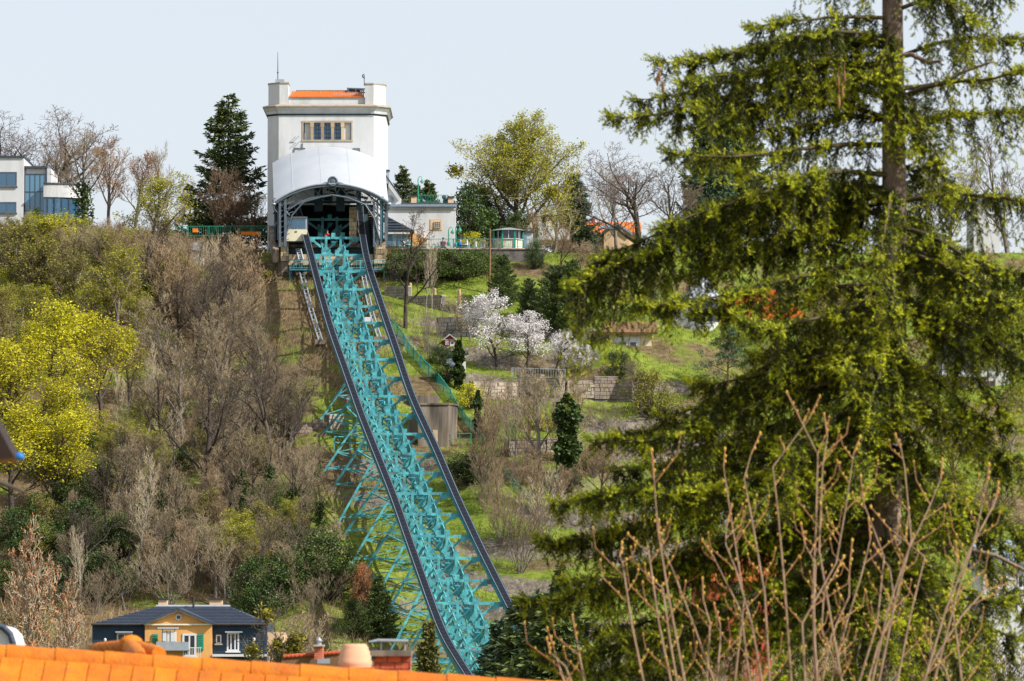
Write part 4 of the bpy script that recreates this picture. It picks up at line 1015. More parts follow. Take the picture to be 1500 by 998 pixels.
# terrace railings in teal crossing under the viaduct
for k, (a, b, v, lb) in enumerate(((488, 540, 641, 'teal handrail crossing the grass terrace left of the viaduct, topmost'), (490, 560, 660, 'teal handrail crossing the grass terrace left of the viaduct, second'), (640, 690, 655, 'teal handrail along the terrace right of the viaduct by the concrete block'))):
    r = thing('hand_rail', g(a, v), lb, 'handrail')
    m = MB(); p_ = g(a, v); q = g(b, v); 
    for h in (.55, 1.0): m.beam(p_ + UP * h, q + UP * h, .06)
    m.build('rail', M['green' if k == 2 else 'teal'], r)
    for t in (0, .33, .66, 1): pm = MB(); c_ = p_ + (q - p_) * t; c_.z = float(gz(c_.x, c_.y)); pm.beam(c_ - UP * .2, c_ + UP * 1.0, .07); pm.build('post', M['green' if k == 2 else 'teal'], r)
# platform railing under the station
root = thing('platform_railing', (X(470, 463), 463, Z(400, 463)), 'green railing along the footbridge below the station mouth', 'railing')
m = MB(); m.bx(X(424, 462.8), X(562, 462.8), 462.5, 463.3, Z(396.5, 462.8), Z(394.5, 462.8)); m.build('walkway', M['teal_dk'], root)
railing(root, [(X(424, 462.6), 462.6, Z(394.5, 462.6)), (X(562, 462.6), 462.6, Z(394.5, 462.6))], .75, .22, 'teal')
m = MB(); m.beam((X(424, 462.8), 463, Z(395, 462.8)), (X(424, 462.8), 463, float(gz(X(424), 463)) - .3), .15); m.beam((X(562, 462.8), 463, Z(395, 462.8)), (X(562, 462.8), 463, float(gz(X(562), 463)) - .3), .15); m.build('support', M['teal_dk'], root)
# fence with orange banners on the left plateau
f = Fr(470)
root = thing('plateau_fence', (f.x(330), 470, f.z(347)), 'green railing on the plateau edge left of the station with orange banners', 'fence')
railing(root, [(f.x(243), 470, f.z(348)), (f.x(398), 470, f.z(347))], .95, .16, 'green')
for a, b, v0, v1 in ((352, 380, 344.5, 339.5), (281, 289, 340.5, 335)):
    m = MB(); f.box(a, b, v0, v1, -.07, -.04, m); m.build('banner', M['orange_cloth'], root)
root = thing('plateau_wall', (f.x(404), 467, f.z(370)), 'slanting concrete wall at the left corner of the station', 'wall')
m = MB(); m.beam((f.x(398), 468.5, f.z(342)), (f.x(408), 463.5, f.z(383)), .5, 1.2); m.build('wall', M['concrete'], root)
root = thing('white_hut', (f.x(288), 464, f.z(385)), 'small white hut with rounded roof among the trees left of the station', 'hut')
f = Fr(464); m = MB(); f.box(276, 296, 388, 366, 0, 2.5, m); m.build('wall', M['winwhite'], root)
m = MB(); m.prism([(f.x(275), f.z(367)), (f.x(297.5), f.z(367)), (f.x(296), f.z(360)), (f.x(289), f.z(355)), (f.x(280), f.z(356))], 463.8, 466.6); m.build('roof', M['canopy'], root)
m = MB(); f.box(279, 284, 387, 370, -.05, .01, m); m.build('door', M['slate_lt'], root)
# tall thin pole left of the kiosk
f = Fr(460); m = MB(); zb = float(gz(f.x(717), 460)); m.tube([(f.x(717), 460, zb - .3), (f.x(718), 460, f.z(337))], [.11, .07], 8)
tag(m.build('wooden_pole', M['wood']), 'thin reddish wooden pole rising in front of the kiosk terrace', 'pole')
# ------------------------------------------------------------------ slate-roofed house at the bottom left
f = Fr(345); d = 9
root = thing('slate_house', (f.x(265), 349, f.z(1000)), 'two winged house with navy boards, ochre gable and dark slate hip roof', 'house')
zb = -9.7
def bb(u0, u1, v1, y0, y1, name, m_, par=root, v0=None):
    m = MB(); m.bx(f.x(u0), f.x(u1), 345 + y0, 345 + y1, zb if v0 is None else f.z(v0), f.z(v1)); return m.build(name, M[m_], par)
lw = bb(135, 212.8, 916, .6, d, 'wing_wall', 'navy'); rw = bb(311.2, 391, 916, .6, d, 'wing_wall', 'navy')
bb(391.1, 415, 926, 1.2, d, 'side_wall', 'peach')
m = MB(); m.prism([(f.x(213), zb), (f.x(311), zb), (f.x(311), f.z(913)), (f.x(262), f.z(893.5)), (f.x(213), f.z(913))], 345, 352); cw = m.build('gable_wall', M['ochre'], root)
for par, u0, u1 in ((lw, 135, 212.8), (rw, 311.2, 391)):
    m = MB()
    for k in range(12): v = 918.5 + k * 3.3; m.beam((f.x(u0), 345.58, f.z(v)), (f.x(u1), 345.58, f.z(v)), .03, .05)
    m.build('siding_boards', M['navy'], par, kind='stuff')
m = MB(); ze, zr = f.z(914.5), f.z(888); xa, xb = f.x(133), f.x(393); ra, rb = f.x(222), f.x(332); ym = 345 + d / 2 + .3
m.add([(xa, 345.2, ze), (xb, 345.2, ze), (xb, 345 + d + .4, ze), (xa, 345 + d + .4, ze), (ra, ym, zr), (rb, ym, zr)], [(0, 1, 5, 4), (1, 2, 5), (2, 3, 4, 5), (3, 0, 4), (0, 3, 2, 1)])
m.build('roof', M['slate'], root); ro = bpy.data.objects[root.children[-1].name]
# courses of slates on the front slope
m = MB(); nrow = 12
for k in range(nrow):
    t = (k + .02) / nrow; y = 345.2 + (ym - 345.2) * t; z = ze + (zr - ze) * t; u0_ = xa + (ra - xa) * t; u1_ = xb + (rb - xb) * t
    m.beam((u0_, y - .02, z + .02), (u1_, y - .02, z + .02), .12, .035)
m.build('slate_courses', M['slate'], ro, kind='stuff')
m = MB(); m.tube([(ra, ym, zr + .02), (rb, ym, zr + .02)], .09, 8); m.build('ridge', M['grey_metal'], ro)
m = MB()
for sx, xe in ((-1, 210), (1, 314)):
    m.beam((f.x(262), 347.0, f.z(892.2)), (f.x(xe), 347.0, f.z(914)), 4.8, .14)
m.build('gable_roof', M['slate'], root)
m = MB(); m.beam((f.x(262), 344.85, f.z(893.8)), (f.x(212), 344.85, f.z(914.6)), .1, .12); m.beam((f.x(262), 344.85, f.z(893.8)), (f.x(312), 344.85, f.z(914.6)), .1, .12); m.beam((f.x(213), 344.9, f.z(915)), (f.x(311), 344.9, f.z(915)), .12, .1); m.build('gable_trim', M['cream'], root)
for a, b in ((134, 212), (312, 392)):
    m = MB(); m.tube([(f.x(a), 345.1, f.z(915)), (f.x(b), 345.1, f.z(915))], .07, 6); m.build('gutter', M['timber'], root)
for u0, u1 in ((225, 238.5), (301, 320)):
    m = MB(); m.bx(f.x(u0), f.x(u1), ym + .2, ym + 1.0, f.z(896), f.z(878)); c_ = m.build('chimney', M['peach'], ro)
    m = MB(); m.bx(f.x(u0 - 1), f.x(u1 + 1), ym + .1, ym + 1.1, f.z(878), f.z(875.6)); m.build('cap', M['timber'], c_)
for u, v in ((278, 876), (328, 890)): m = MB(); m.tube([(f.x(u), ym - .4, f.z(v + 14)), (f.x(u), ym - .4, f.z(v))], .07, 8); m.build('vent_pipe', M['timber'], ro)
ring = [(f.x(262.3) + .17 * math.cos(t), 344.93, f.z(904.3) + .17 * math.sin(t)) for t in np.linspace(0, 2 * math.pi, 15)]
m = MB(); m.tube(ring, .05, 6, cap=False); rwz = m.build('round_window', M['winwhite'], root); m = MB(); m.tube([(f.x(262.3), 344.94, f.z(904.3)), (f.x(262.3), 345.01, f.z(904.3))], .15, 12); m.build('pane', M['glass_dk'], rwz)
f2 = Fr(345.6)
window(f2, root, 172, 195, 950, 927, bars=(1, 0), fw=.1); window(f2, root, 317, 325, 943, 930, bars=(0, 0), fw=.08); window(f2, root, 333, 351, 954, 927, bars=(2, 0), fw=.1)
for u0, u1 in ((171, 196), (331, 356)): m = MB(); m.bx(f2.x(u0), f2.x(u1), 344.9, 345.6, f2.z(927), f2.z(925)); m.build('window_hood', M['grey_metal'], root)
window(f, root, 268, 288.5, 962, 928.5, bars=(1, 0), fw=.12, y=0, nm='french_door')
for u0, u1 in ((224, 232), (290.5, 299)): 
    m = MB(); f.box(u0, u1, 953, 929, -.09, -.01, m); sh = m.build('shutter', M['green'], root)
    m = MB()
    for k in range(7): v = 931 + k * 3.1; f.box(u0 + .8, u1 - .8, v + 1, v, -.12, -.095, m)
    m.build('louvres', M['green'], sh, kind='stuff')
m = MB(); f.box(232, 279, 953, 951, -1.6, -.01, m); f.box(232, 279, 951, 940.5, -1.6, -1.52, m); m.build('balcony', M['grey_metal'], root)
m = MB()
for k in range(9): u = 272 + k * 3; m.beam((f.x(u), 343.6, f.z(962)), (f.x(u), 343.6, f.z(949)), .03)
m.beam((f.x(272), 343.6, f.z(949)), (f.x(298), 343.6, f.z(949)), .05); m.build('balcony_railing', M['winwhite'], root)
m = MB(); f.box(312, 391, 962, 958.5, -.4, .55, m); m.build('ledge', M['winwhite'], root)
for u, v in ((154, 938), (372, 937)): m = MB(); m.ball((f.x(u), 345.5, f.z(v)), .1, (1, 1, 1.4)); m.build('wall_lamp', M['winwhite'], root)
r = thing('garden_furniture', (f.x(252), 343.9, f.z(951)), 'white covered furniture stack with flat top on the balcony of the ochre gable', 'furniture')
m = MB(); f.box(233.5, 263, 921.5, 919, -1.4, -.5, m); m.build('top', M['canopy'], r)
m = MB()
for u in (240, 258): f.box(u - .7, u + .7, 951, 921.5, -1.0, -.85, m)
m.build('pole', M['canopy'], r)
for u0, u1, v0, v1 in ((241, 246.5, 939, 924), (247.5, 252, 940, 924), (252.6, 260, 940, 925.5), (233, 262, 951, 940.2)): m = MB(); f.box(u0, u1, v0, v1, -1.3 + (u0 % 3) * .05, -.6, m); m.build('cover', M['winwhite'], r)
# ------------------------------------------------------------------ people on the terrace
skin = mat('skin', (.55, .33, .22), None, rough=.6)
cloth = {k: mat('cloth_' + k, c, None, rough=.9) for k, c in dict(red=(.5, .02, .02), blue=(.03, .12, .4), white=(.75, .75, .73), dark=(.03, .03, .05), plum=(.12, .02, .04), teal=(.03, .3, .3), jeans=(.04, .07, .15)).items()}
hairm = mat('hair', (.06, .035, .02), None, rough=.7)
def person(loc, pose, shirt, trousers, label, rz=0.0):
    sit = pose == 'sit'; hz = .48 if sit else .92
    J = {'pel': (0, 0, hz), 'spi': (0, .02, hz + .25), 'che': (0, .0, hz + .45), 'nek': (0, -.02, hz + .58), 'hea': (0, -.04, hz + .70), 'top': (0, -.03, hz + .80)}
    E = [('pel', 'spi'), ('spi', 'che'), ('che', 'nek'), ('nek', 'hea'), ('hea', 'top')]
    Rr = {'pel': .15, 'spi': .14, 'che': .16, 'nek': .06, 'hea': .10, 'top': .07}
    for s_, sg in (('l', -1), ('r', 1)):
        J['sho' + s_] = (sg * .19, 0, hz + .50); Rr['sho' + s_] = .065; E.append(('che', 'sho' + s_))
        J['elb' + s_] = (sg * .25, -.05, hz + .23); Rr['elb' + s_] = .045; E.append(('sho' + s_, 'elb' + s_))
        hand = (sg * .15, -.32, hz + .2) if sit else (sg * .24, -.12, hz + .0)
        J['wri' + s_] = hand; Rr['wri' + s_] = .032; E.append(('elb' + s_, 'wri' + s_))
        J['han' + s_] = (hand[0] - sg * .01, hand[1] - (.09 if sit else .02), hand[2] - (.01 if sit else .09)); Rr['han' + s_] = .03; E.append(('wri' + s_, 'han' + s_))
        J['hip' + s_] = (sg * .1, 0, hz - .05); Rr['hip' + s_] = .10; E.append(('pel', 'hip' + s_))
        J['kne' + s_] = (sg * .12, -.42, hz + .0) if sit else (sg * .11, -.02, .48); Rr['kne' + s_] = .065; E.append(('hip' + s_, 'kne' + s_))
        J['ank' + s_] = (sg * .12, -.42, .08) if sit else (sg * .11, .02, .09); Rr['ank' + s_] = .045; E.append(('kne' + s_, 'ank' + s_))
        J['toe' + s_] = (sg * .13, -.60, .04) if sit else (sg * .13, -.16, .04); Rr['toe' + s_] = .04; E.append(('ank' + s_, 'toe' + s_))
    names = list(J); me = bpy.data.meshes.new('person_body'); me.from_pydata([J[k] for k in names], [(names.index(a), names.index(b)) for a, b in E], [])
    o = bpy.data.objects.new('person_body', me); COL.objects.link(o)
    sk = o.modifiers.new('skin', 'SKIN'); o.modifiers.new('sub', 'SUBSURF').levels = 1
    for i, k in enumerate(names): me.skin_vertices[0].data[i].radius = (Rr[k], Rr[k]); me.skin_vertices[0].data[i].use_root = (k == 'pel')
    dg_ = bpy.context.evaluated_depsgraph_get(); nm_ = bpy.data.meshes.new_from_object(o.evaluated_get(dg_)); bpy.data.objects.remove(o)
    r = thing('person', loc, label, 'person', None, rz)
    b = bpy.data.objects.new('body', nm_); COL.objects.link(b); b.parent = r
    nm_.materials.clear()
    for q in (skin, cloth[shirt], cloth[trousers]): nm_.materials.append(q)
    jp = [(k, Vector(J[k])) for k in names]
    for p_ in nm_.polygons:
        k = min(jp, key=lambda t: (t[1] - p_.center).length)[0]
        p_.material_index = 0 if k in ('nek', 'hea', 'top') or k[:3] in ('han', 'wri') else 1 if k in ('spi', 'che') or k[:3] in ('sho', 'elb') else 2
        p_.use_smooth = True
    h = MB(); h.ball((0, .0, hz + .80), .115, (.95, 1.05, .9), 10, 6); h.build('hair', hairm, r, world=True)
    n_ = MB(); n_.ball((0, -.145, hz + .72), .02, (1, 1, 1.4), 6, 4); n_.build('nose', skin, r, world=True)
    return r
def chair(loc, m_, label, rz=0.0):
    r = thing('terrace_chair', loc, label, 'chair', 'chairs on the cafe terrace', rz)
    m = MB(); m.box((0, 0, .45), (.46, .46, .05)); m.build('seat', M[m_], r, world=True)
    m = MB()
    for k in range(5): m.box((-.18 + k * .09, .22, .72), (.05, .03, .42))
    m.box((0, .22, .93), (.46, .035, .06)); m.build('backrest', M[m_], r, world=True)
    for sx in (-1, 1):
        for sy in (-1, 1): m = MB(); m.beam((sx * .2, sy * .2, 0), (sx * .19, sy * .19, .43), .04); m.build('leg', M[m_], r, world=True)
    return r
f = Fr(469); zt = float(gz(f.x(690), 469.4)) + .0
ZT = float(gz(0, 470))
def terr(u, y=469.2): 
    x = (u - 750) / F * y; return Vector((x, y, float(gz(x, y))))
for k, (u, sh, tr_, lb, y) in enumerate(((674, 'blue', 'jeans', 'seated person in a blue top by the terrace railing next to the lamp', 469.3), (684, 'white', 'dark', 'seated person in a white top between the blue top and the white chair', 469.6), (649, 'plum', 'dark', 'seated person in a dark plum top below the small blue window', 469.5), (599, 'teal', 'jeans', 'seated person in a teal top outside the glass porch doors', 469.4), (590, 'white', 'jeans', 'seated person in white nearest the glass porch', 470.0))):
    q = terr(u, y); rz = [1.2, -1.4, .3, .8, -.9][k]
    person(q, 'sit', sh, tr_, lb, rz); chair(q + Vector((0, 0, 0)), 'winwhite' if k % 2 else 'green', 'terrace chair under the ' + ['blue topped', 'white topped dark haired', 'plum topped', 'teal topped', 'white clad'][k] + ' person', rz)
chair(terr(701, 469.0), 'winwhite', 'empty white terrace chair left of the kiosk pole', 1.3)
chair(terr(705, 469.9), 'winwhite', 'empty white terrace chair set back nearest the kiosk pole', -.6)
for u, lb in ((679.5, 'small round white table between the seated people in blue and white'), (594.5, 'small round table outside the porch doors')):
    q = terr(u, 469.3); r = thing('terrace_table', q, lb, 'table', 'tables on the cafe terrace')
    m = MB(); m.lathe(q, [(.4, .70), (.4, .74)], 14); m.build('tabletop', M['winwhite'], r); m = MB(); m.lathe(q, [(.25, 0), (.22, .03), (.04, .06), (.04, .70)], 10); m.build('leg', M['grey_iron'], r)
person((X(478.5, 472.4), 472.4, Z(366)), 'stand', 'red', 'dark', 'standing person in a red jacket inside the dark station hall', .3)
# ------------------------------------------------------------------ vegetation
def prisms(p0, p1, r0, r1, n=3):
    p0 = np.asarray(p0); p1 = np.asarray(p1); r0 = np.asarray(r0)[:, None]; r1 = np.asarray(r1)[:, None]
    d = p1 - p0; L = np.linalg.norm(d, axis=1, keepdims=True); d = d / np.maximum(L, 1e-9)
    ref = np.where(np.abs(d[:, 2:3]) > .9, np.array([[1., 0, 0]]), np.array([[0, 0, 1.]]))
    a = np.cross(d, ref); a /= np.linalg.norm(a, axis=1, keepdims=True); b = np.cross(d, a)
    K = len(p0); Vv = np.zeros((K, 2 * n, 3))
    for k in range(n):
        c, s_ = math.cos(2 * math.pi * k / n), math.sin(2 * math.pi * k / n)
        Vv[:, k] = p0 + (a * c + b * s_) * r0; Vv[:, n + k] = p1 + (a * c + b * s_) * r1
    base = (np.arange(K) * 2 * n)[:, None, None]
    f = np.array([[k, (k + 1) % n, n + (k + 1) % n, n + k] for k in range(n)])[None]
    return Vv.reshape(-1, 3), (base + f).reshape(-1, 4)
def leaf_quads(pts, size, rng, aspect=.6, dirs=None, up=0.0, jit=0.0):
    """one folded-flat leaf (quad) at each point, random orientation"""
    K = len(pts); pts = pts + rng.normal(0, 1, (K, 3)) * jit
    d = rng.normal(0, 1, (K, 3)) if dirs is None else dirs + rng.normal(0, .45, (K, 3))
    d[:, 2] += up; d /= np.linalg.norm(d, axis=1, keepdims=True)
    t = np.cross(d, rng.normal(0, 1, (K, 3))); t /= np.maximum(np.linalg.norm(t, axis=1, keepdims=True), 1e-6)
    s_ = (size * rng.uniform(.6, 1.35, (K, 1)))
    Vv = np.stack([pts, pts + d * s_ * .5 + t * s_ * aspect * .5, pts + d * s_, pts + d * s_ * .5 - t * s_ * aspect * .5], 1).reshape(-1, 3)
    return Vv, np.arange(K * 4).reshape(-1, 4)
def unit(v):
    l = math.sqrt(v[0] * v[0] + v[1] * v[1] + v[2] * v[2]) or 1; return (v[0] / l, v[1] / l, v[2] / l)
def grow(seed, H=10.0, trunk_r=.17, lv=(8, 6, 6, 4), spread=55, up=.16, bare=.28, stems=1, twig=.014, crook=.10, ratio=(.52, .55, .5, .5), wide=1.0, leaninit=.05, tipshape=.6):
    """a branching skeleton about H tall: list of (p0,p1,r0,r1,level) and the twig points"""
    R = random.Random(seed); segs = []; tips = []
    def br(p, d, L, r, l):
        n = (6, 5, 4, 2, 2)[l]; pts = [p]; ds = []
        rr = [r * (1 - .72 * i / n) if l < 3 else r * (1 - .5 * i / n) for i in range(n + 1)]
        for i in range(n):
            k = crook * (1.0 if l else .5)
            d = unit((d[0] + R.gauss(0, k), d[1] + R.gauss(0, k), d[2] + R.gauss(0, k) + (up if l else .04) * (.6 + .3 * l)))
            q = (p[0] + d[0] * L / n, p[1] + d[1] * L / n, p[2] + d[2] * L / n)
            segs.append((p, q, max(rr[i], twig * .8), max(rr[i + 1], twig * .55), l)); p = q; pts.append(p); ds.append(d)
            if l >= len(lv) - 1: tips.append(q)
        if l < len(lv):
            nc = lv[l]; a0 = R.uniform(0, 6.28); tmin = (bare, .22, .15, .1)[l]
            for k in range(nc):
                t = tmin + (1 - tmin) * ((k + R.uniform(.2, .8)) / nc); i = min(int(t * n), n - 1); f_ = t * n - i
                b = pts[i]; c = pts[i + 1]; o = tuple(b[j] + (c[j] - b[j]) * f_ for j in range(3)); dd = ds[i]
                ang = math.radians(spread * R.uniform(.65, 1.15) * (1 - .45 * t if l == 0 else 1)); az = a0 + k * 2.4 + R.uniform(-.4, .4)
                u_ = unit((dd[1], -dd[0], .01)) if abs(dd[2]) < .95 else unit((1, dd[1], -dd[0]))
                v_ = (dd[1] * u_[2] - dd[2] * u_[1], dd[2] * u_[0] - dd[0] * u_[2], dd[0] * u_[1] - dd[1] * u_[0])
                ca, sa = math.cos(ang), math.sin(ang)
                nd = tuple(dd[j] * ca + (u_[j] * math.cos(az) + v_[j] * math.sin(az)) * sa * wide for j in range(3))
                Lc = L * ratio[l] * ((1.15 - tipshape * t) if l == 0 else (1.1 - .5 * t)) * R.uniform(.75, 1.2)
                br(o, unit(nd), Lc, max(r * (1 - .7 * t) * .62, twig), l + 1)
    for s_ in range(stems):
        a = R.uniform(0, 6.28); ln = leaninit if stems == 1 else R.uniform(.12, .45)
        br((0.12 * math.cos(a) * (stems > 1), .12 * math.sin(a) * (stems > 1), -.25), unit((ln * math.cos(a), ln * math.sin(a), 1)), H * (.82 if stems == 1 else R.uniform(.55, .85)), trunk_r * (1 if stems == 1 else .6), 0)
    P0 = np.array([s_[0] for s_ in segs]); P1 = np.array([s_[1] for s_ in segs]); r0 = np.array([s_[2] for s_ in segs]); r1 = np.array([s_[3] for s_ in segs]); lev = np.array([s_[4] for s_ in segs])
    z = P1[:, 2].max(); k = H / z
    return P0 * k, P1 * k, r0, r1, lev, np.array(tips) * k
BARK = {
    'grey': mat('grey_bark', (.20, .17, .14), (.11, .09, .075), 4, .9, objvar=.25, stretch=(1, 1, .3)),
    'brown': mat('brown_bark', (.19, .125, .08), (.10, .068, .045), 4, .9, objvar=.25, stretch=(1, 1, .3)),
    'dark': mat('dark_bark', (.085, .065, .05), (.045, .036, .03), 4, .9, objvar=.25, stretch=(1, 1, .3)),
    'pale': mat('pale_bark', (.42, .37, .32), (.20, .17, .15), 3, .85, objvar=.15, stretch=(1, 1, .5)),
    'red': mat('reddish_bark', (.27, .15, .10), (.16, .09, .06), 4, .9, objvar=.2)}
TWIG = {
    'grey': mat('grey_twigs', (.35, .275, .17), (.16, .12, .075), 1.2, .9, objvar=.3),
    'brown': mat('brown_twigs', (.34, .235, .145), (.155, .105, .065), 1.2, .9, objvar=.3),
    'violet': mat('violet_twigs', (.19, .15, .145), (.12, .095, .09), 1.2, .9, objvar=.2),
    'dark': mat('dark_twigs', (.12, .09, .065), (.07, .055, .04), 1.2, .9, objvar=.3),
    'pale': mat('pale_twigs', (.50, .41, .29), (.32, .26, .17), 1.2, .9, objvar=.2),
    'red': mat('reddish_twigs', (.34, .17, .10), (.22, .11, .07), 1.2, .9, objvar=.25)}
LEAF = {
    'lime': mat('lime_blossom', (.38, .36, .012), (.62, .57, .025), 1.5, .7, island=.5, trans=.3, objvar=.12),
    'limegreen': mat('fresh_leaf', (.24, .26, .014), (.44, .42, .03), 1.5, .7, island=.5, trans=.3, objvar=.15),
    'olive': mat('olive_leaf', (.13, .13, .018), (.26, .23, .035), 1.5, .7, island=.5, trans=.2, objvar=.2),
    'white': mat('white_blossom', (.78, .73, .72), (.86, .83, .82), 2, .8, island=.4, trans=.3),
    'ivy': mat('ivy_leaf', (.02, .04, .010), (.07, .115, .02), 2, .5, island=.6, trans=.08, objvar=.2),
    'evergreen': mat('evergreen_leaf', (.03, .055, .012), (.10, .135, .028), 1.5, .55, island=.6, trans=.1, objvar=.25),
    'hedge': mat('hedge_leaf', (.035, .065, .012), (.12, .16, .03), 1.2, .6, island=.6, trans=.15),
    'needle': mat('fir_needle', (.035, .06, .018), (.13, .165, .04), 1.0, .6, island=.6, trans=.06, objvar=.2),
    'bluegreen': mat('blue_green_needle', (.035, .065, .035), (.10, .15, .07), 1.0, .6, island=.6, trans=.06, objvar=.15),
    'drygreen': mat('dry_green_needle', (.07, .075, .02), (.16, .15, .035), 1.0, .6, island=.6, trans=.06, objvar=.15),
    'mistle': mat('mistletoe_leaf', (.12, .11, .012), (.30, .26, .02), 1.5, .6, island=.6, trans=.15),
    'russet': mat('russet_leaf', (.30, .11, .04), (.48, .21, .08), 1.5, .7, island=.6, trans=.2),
    'amber': mat('amber_leaf', (.42, .20, .012), (.58, .33, .02), 1.5, .7, island=.5, trans=.2),
    'yellow': mat('yellow_blossom', (.60, .42, .01), (.75, .6, .03), 1.5, .7, island=.4, trans=.25)}
PROTO = {}
def store(key, parts):
    """parts: list of (name, V, F, material, subparent index or None) kept as meshes for copying"""
    lst = []
    for name, V_, F_, m in parts:
        o = np_mesh(name, V_, F_, m); me = o.data; bpy.data.objects.remove(o); lst.append((name, me))
    PROTO[key] = lst
WIDE = {'larchfir': 1.35, 'bare_grey': 1.25, 'bare_brown': 1.25, 'bare_dark': 1.25, 'oak': 1.4, 'budding': 1.3, 'ivied': 1.3, 'lime': 1.4, 'fresh': 1.45, 'olive': 1.4, 'linden': 1.75, 'hedge': 1.6, 'cherry': 1.25, 'thicket': 1.3}
def plant(key, name, loc, H, label, cat, group=None, rz=0.0, w=1.0, tilt=0.0, H0=10.0):
    r = thing(name, loc, label, cat, group, rz); k = H / H0
    r.rotation_euler = (tilt, 0, rz)
    w = w * WIDE.get(key.rstrip('0123456789'), 1.0); r.scale = (k * w, k * w, k)
    for nm, me in PROTO[key]:
        o = bpy.data.objects.new(nm, me); COL.objects.link(o); o.parent = r
        if nm == 'boughs': o['kind'] = 'stuff'
    return r
def make_tree(key, seed, bark, tw, leaf=None, nleaf=1, lsize=.16, jit=.12, keep=1.0, ivy=0, mist=0, leafdirs=False, aspect=.7, **kw):
    P0, P1, r0, r1, lev, tips = grow(seed, **kw); rg = np.random.default_rng(seed)
    parts = []
    t = lev <= 1; V_, F_ = prisms(P0[t], P1[t], r0[t], r1[t], 6); parts.append(('trunk', V_, F_, BARK[bark]))
    t = lev > 1; V_, F_ = prisms(P0[t], P1[t], r0[t], r1[t], 3); parts.append(("crown", V_, F_, TWIG[tw]))
    if leaf:
        tp = tips[rg.random(len(tips)) < keep]; pts = np.repeat(tp, nleaf, 0); V_, F_ = leaf_quads(pts, lsize, rg, aspect=aspect, jit=jit); parts.append(('foliage', V_, F_, LEAF[leaf]))
    if ivy:
        t = np.nonzero(lev == 0)[0]; t = t[: max(2, int(len(t) * .75))]; u_ = rg.random((ivy, 1)); ix = rg.choice(t, ivy)
        c = P0[ix] + (P1[ix] - P0[ix]) * u_; c = c + rg.normal(0, .32, (ivy, 3)) * np.array([1, 1, .5])
        V_, F_ = leaf_quads(c, .2, rg, aspect=.9, jit=.05); parts.append(('ivy', V_, F_, LEAF['ivy']))
    if mist:
        ix = rg.choice(np.nonzero(lev == 2)[0], mist); cs = P1[ix]; pts = []
        for c in cs:
            q = rg.normal(0, 1, (260, 3)); q /= np.linalg.norm(q, axis=1, keepdims=True); pts.append(c + q * rg.uniform(.2, 1, (260, 1)) * rg.uniform(.35, .6))
        V_, F_ = leaf_quads(np.concatenate(pts), .2, rg, aspect=.5); parts.append(('mistletoe', V_, F_, LEAF['mistle']))
    store(key, parts)
# leafless trees, in several habits
for i in range(3): make_tree('bare_grey%d' % i, 10 + i, 'grey', 'grey', lv=(9, 7, 6, 4), spread=50, up=.15, bare=.25)
for i in range(2): make_tree('bare_brown%d' % i, 30 + i, 'brown', 'brown', lv=(10, 7, 6, 4), spread=46, up=.2, bare=.2)
for i in range(2): make_tree('bare_dark%d' % i, 40 + i, 'dark', 'dark', lv=(8, 6, 6, 4), spread=58, up=.12, bare=.25, trunk_r=.2)
for i in range(2): make_tree('oak%d' % i, 50 + i, 'dark', 'violet', lv=(9, 8, 7, 4), spread=66, up=.12, bare=.2, trunk_r=.26, ratio=(.66, .6, .5, .5), tipshape=.45, crook=.16)
for i in range(1): make_tree('budding%d' % i, 60 + i, 'grey', 'brown', 'russet', 1, .10, .08, .5, lv=(9, 7, 6, 4), spread=46, up=.2)
for i in range(2): make_tree('ivied%d' % i, 70 + i, 'dark', 'grey', ivy=1500, lv=(8, 6, 6, 4), spread=50, up=.15, bare=.35, trunk_r=.16)
for i in range(2): make_tree('pale%d' % i, 80 + i, 'pale', 'pale', lv=(8, 6, 5, 4), spread=42, up=.22, bare=.2, stems=1, trunk_r=.12)
for i in range(3): make_tree('thicket%d' % i, 90 + i, 'grey', ('grey', 'brown', 'pale')[i], lv=(5, 6, 5), spread=38, up=.2, stems=9, bare=.12, trunk_r=.08, ratio=(.5, .5, .45, .5), H=10)
# leafing and flowering trees
for i in range(2): make_tree('lime%d' % i, 100 + i, 'dark', 'dark', 'lime', 4, .14, .20, .52, lv=(9, 7, 6, 4), spread=55, up=.12, bare=.25, twig=.012)
for i in range(2): make_tree('fresh%d' % i, 110 + i, 'grey', 'grey', 'limegreen', 2, .13, .18, .65, lv=(9, 7, 6, 4), spread=52, up=.15, bare=.22)
for i in range(1): make_tree('olive%d' % i, 115 + i, 'grey', 'grey', 'olive', 1, .16, .15, .8, lv=(9, 7, 6, 4), spread=48, up=.18, bare=.15)
make_tree('linden', 120, 'dark', 'grey', 'limegreen', 3, .10, .12, .8, mist=8, lv=(12, 9, 8, 5), spread=58, up=.14, bare=.18, trunk_r=.24, ratio=(.62, .58, .5, .5), tipshape=.5)
for i in range(2): make_tree('cherry%d' % i, 130 + i, 'dark', 'dark', 'white', 3, .17, .16, .75, lv=(8, 7, 5, 4), spread=60, up=.16, bare=.15, ratio=(.66, .58, .5, .5))
make_tree('mistled', 140, 'dark', 'dark', mist=16, lv=(8, 6, 5, 3), spread=52, up=.15, bare=.3)
for a_, b_ in (('bare_grey3', 'bare_grey0'), ('bare_brown2', 'bare_brown0'), ('budding1', 'budding0'), ('ivied2', 'ivied0'), ('lime2', 'lime0'), ('olive1', 'olive0')): PROTO[a_] = PROTO[b_]
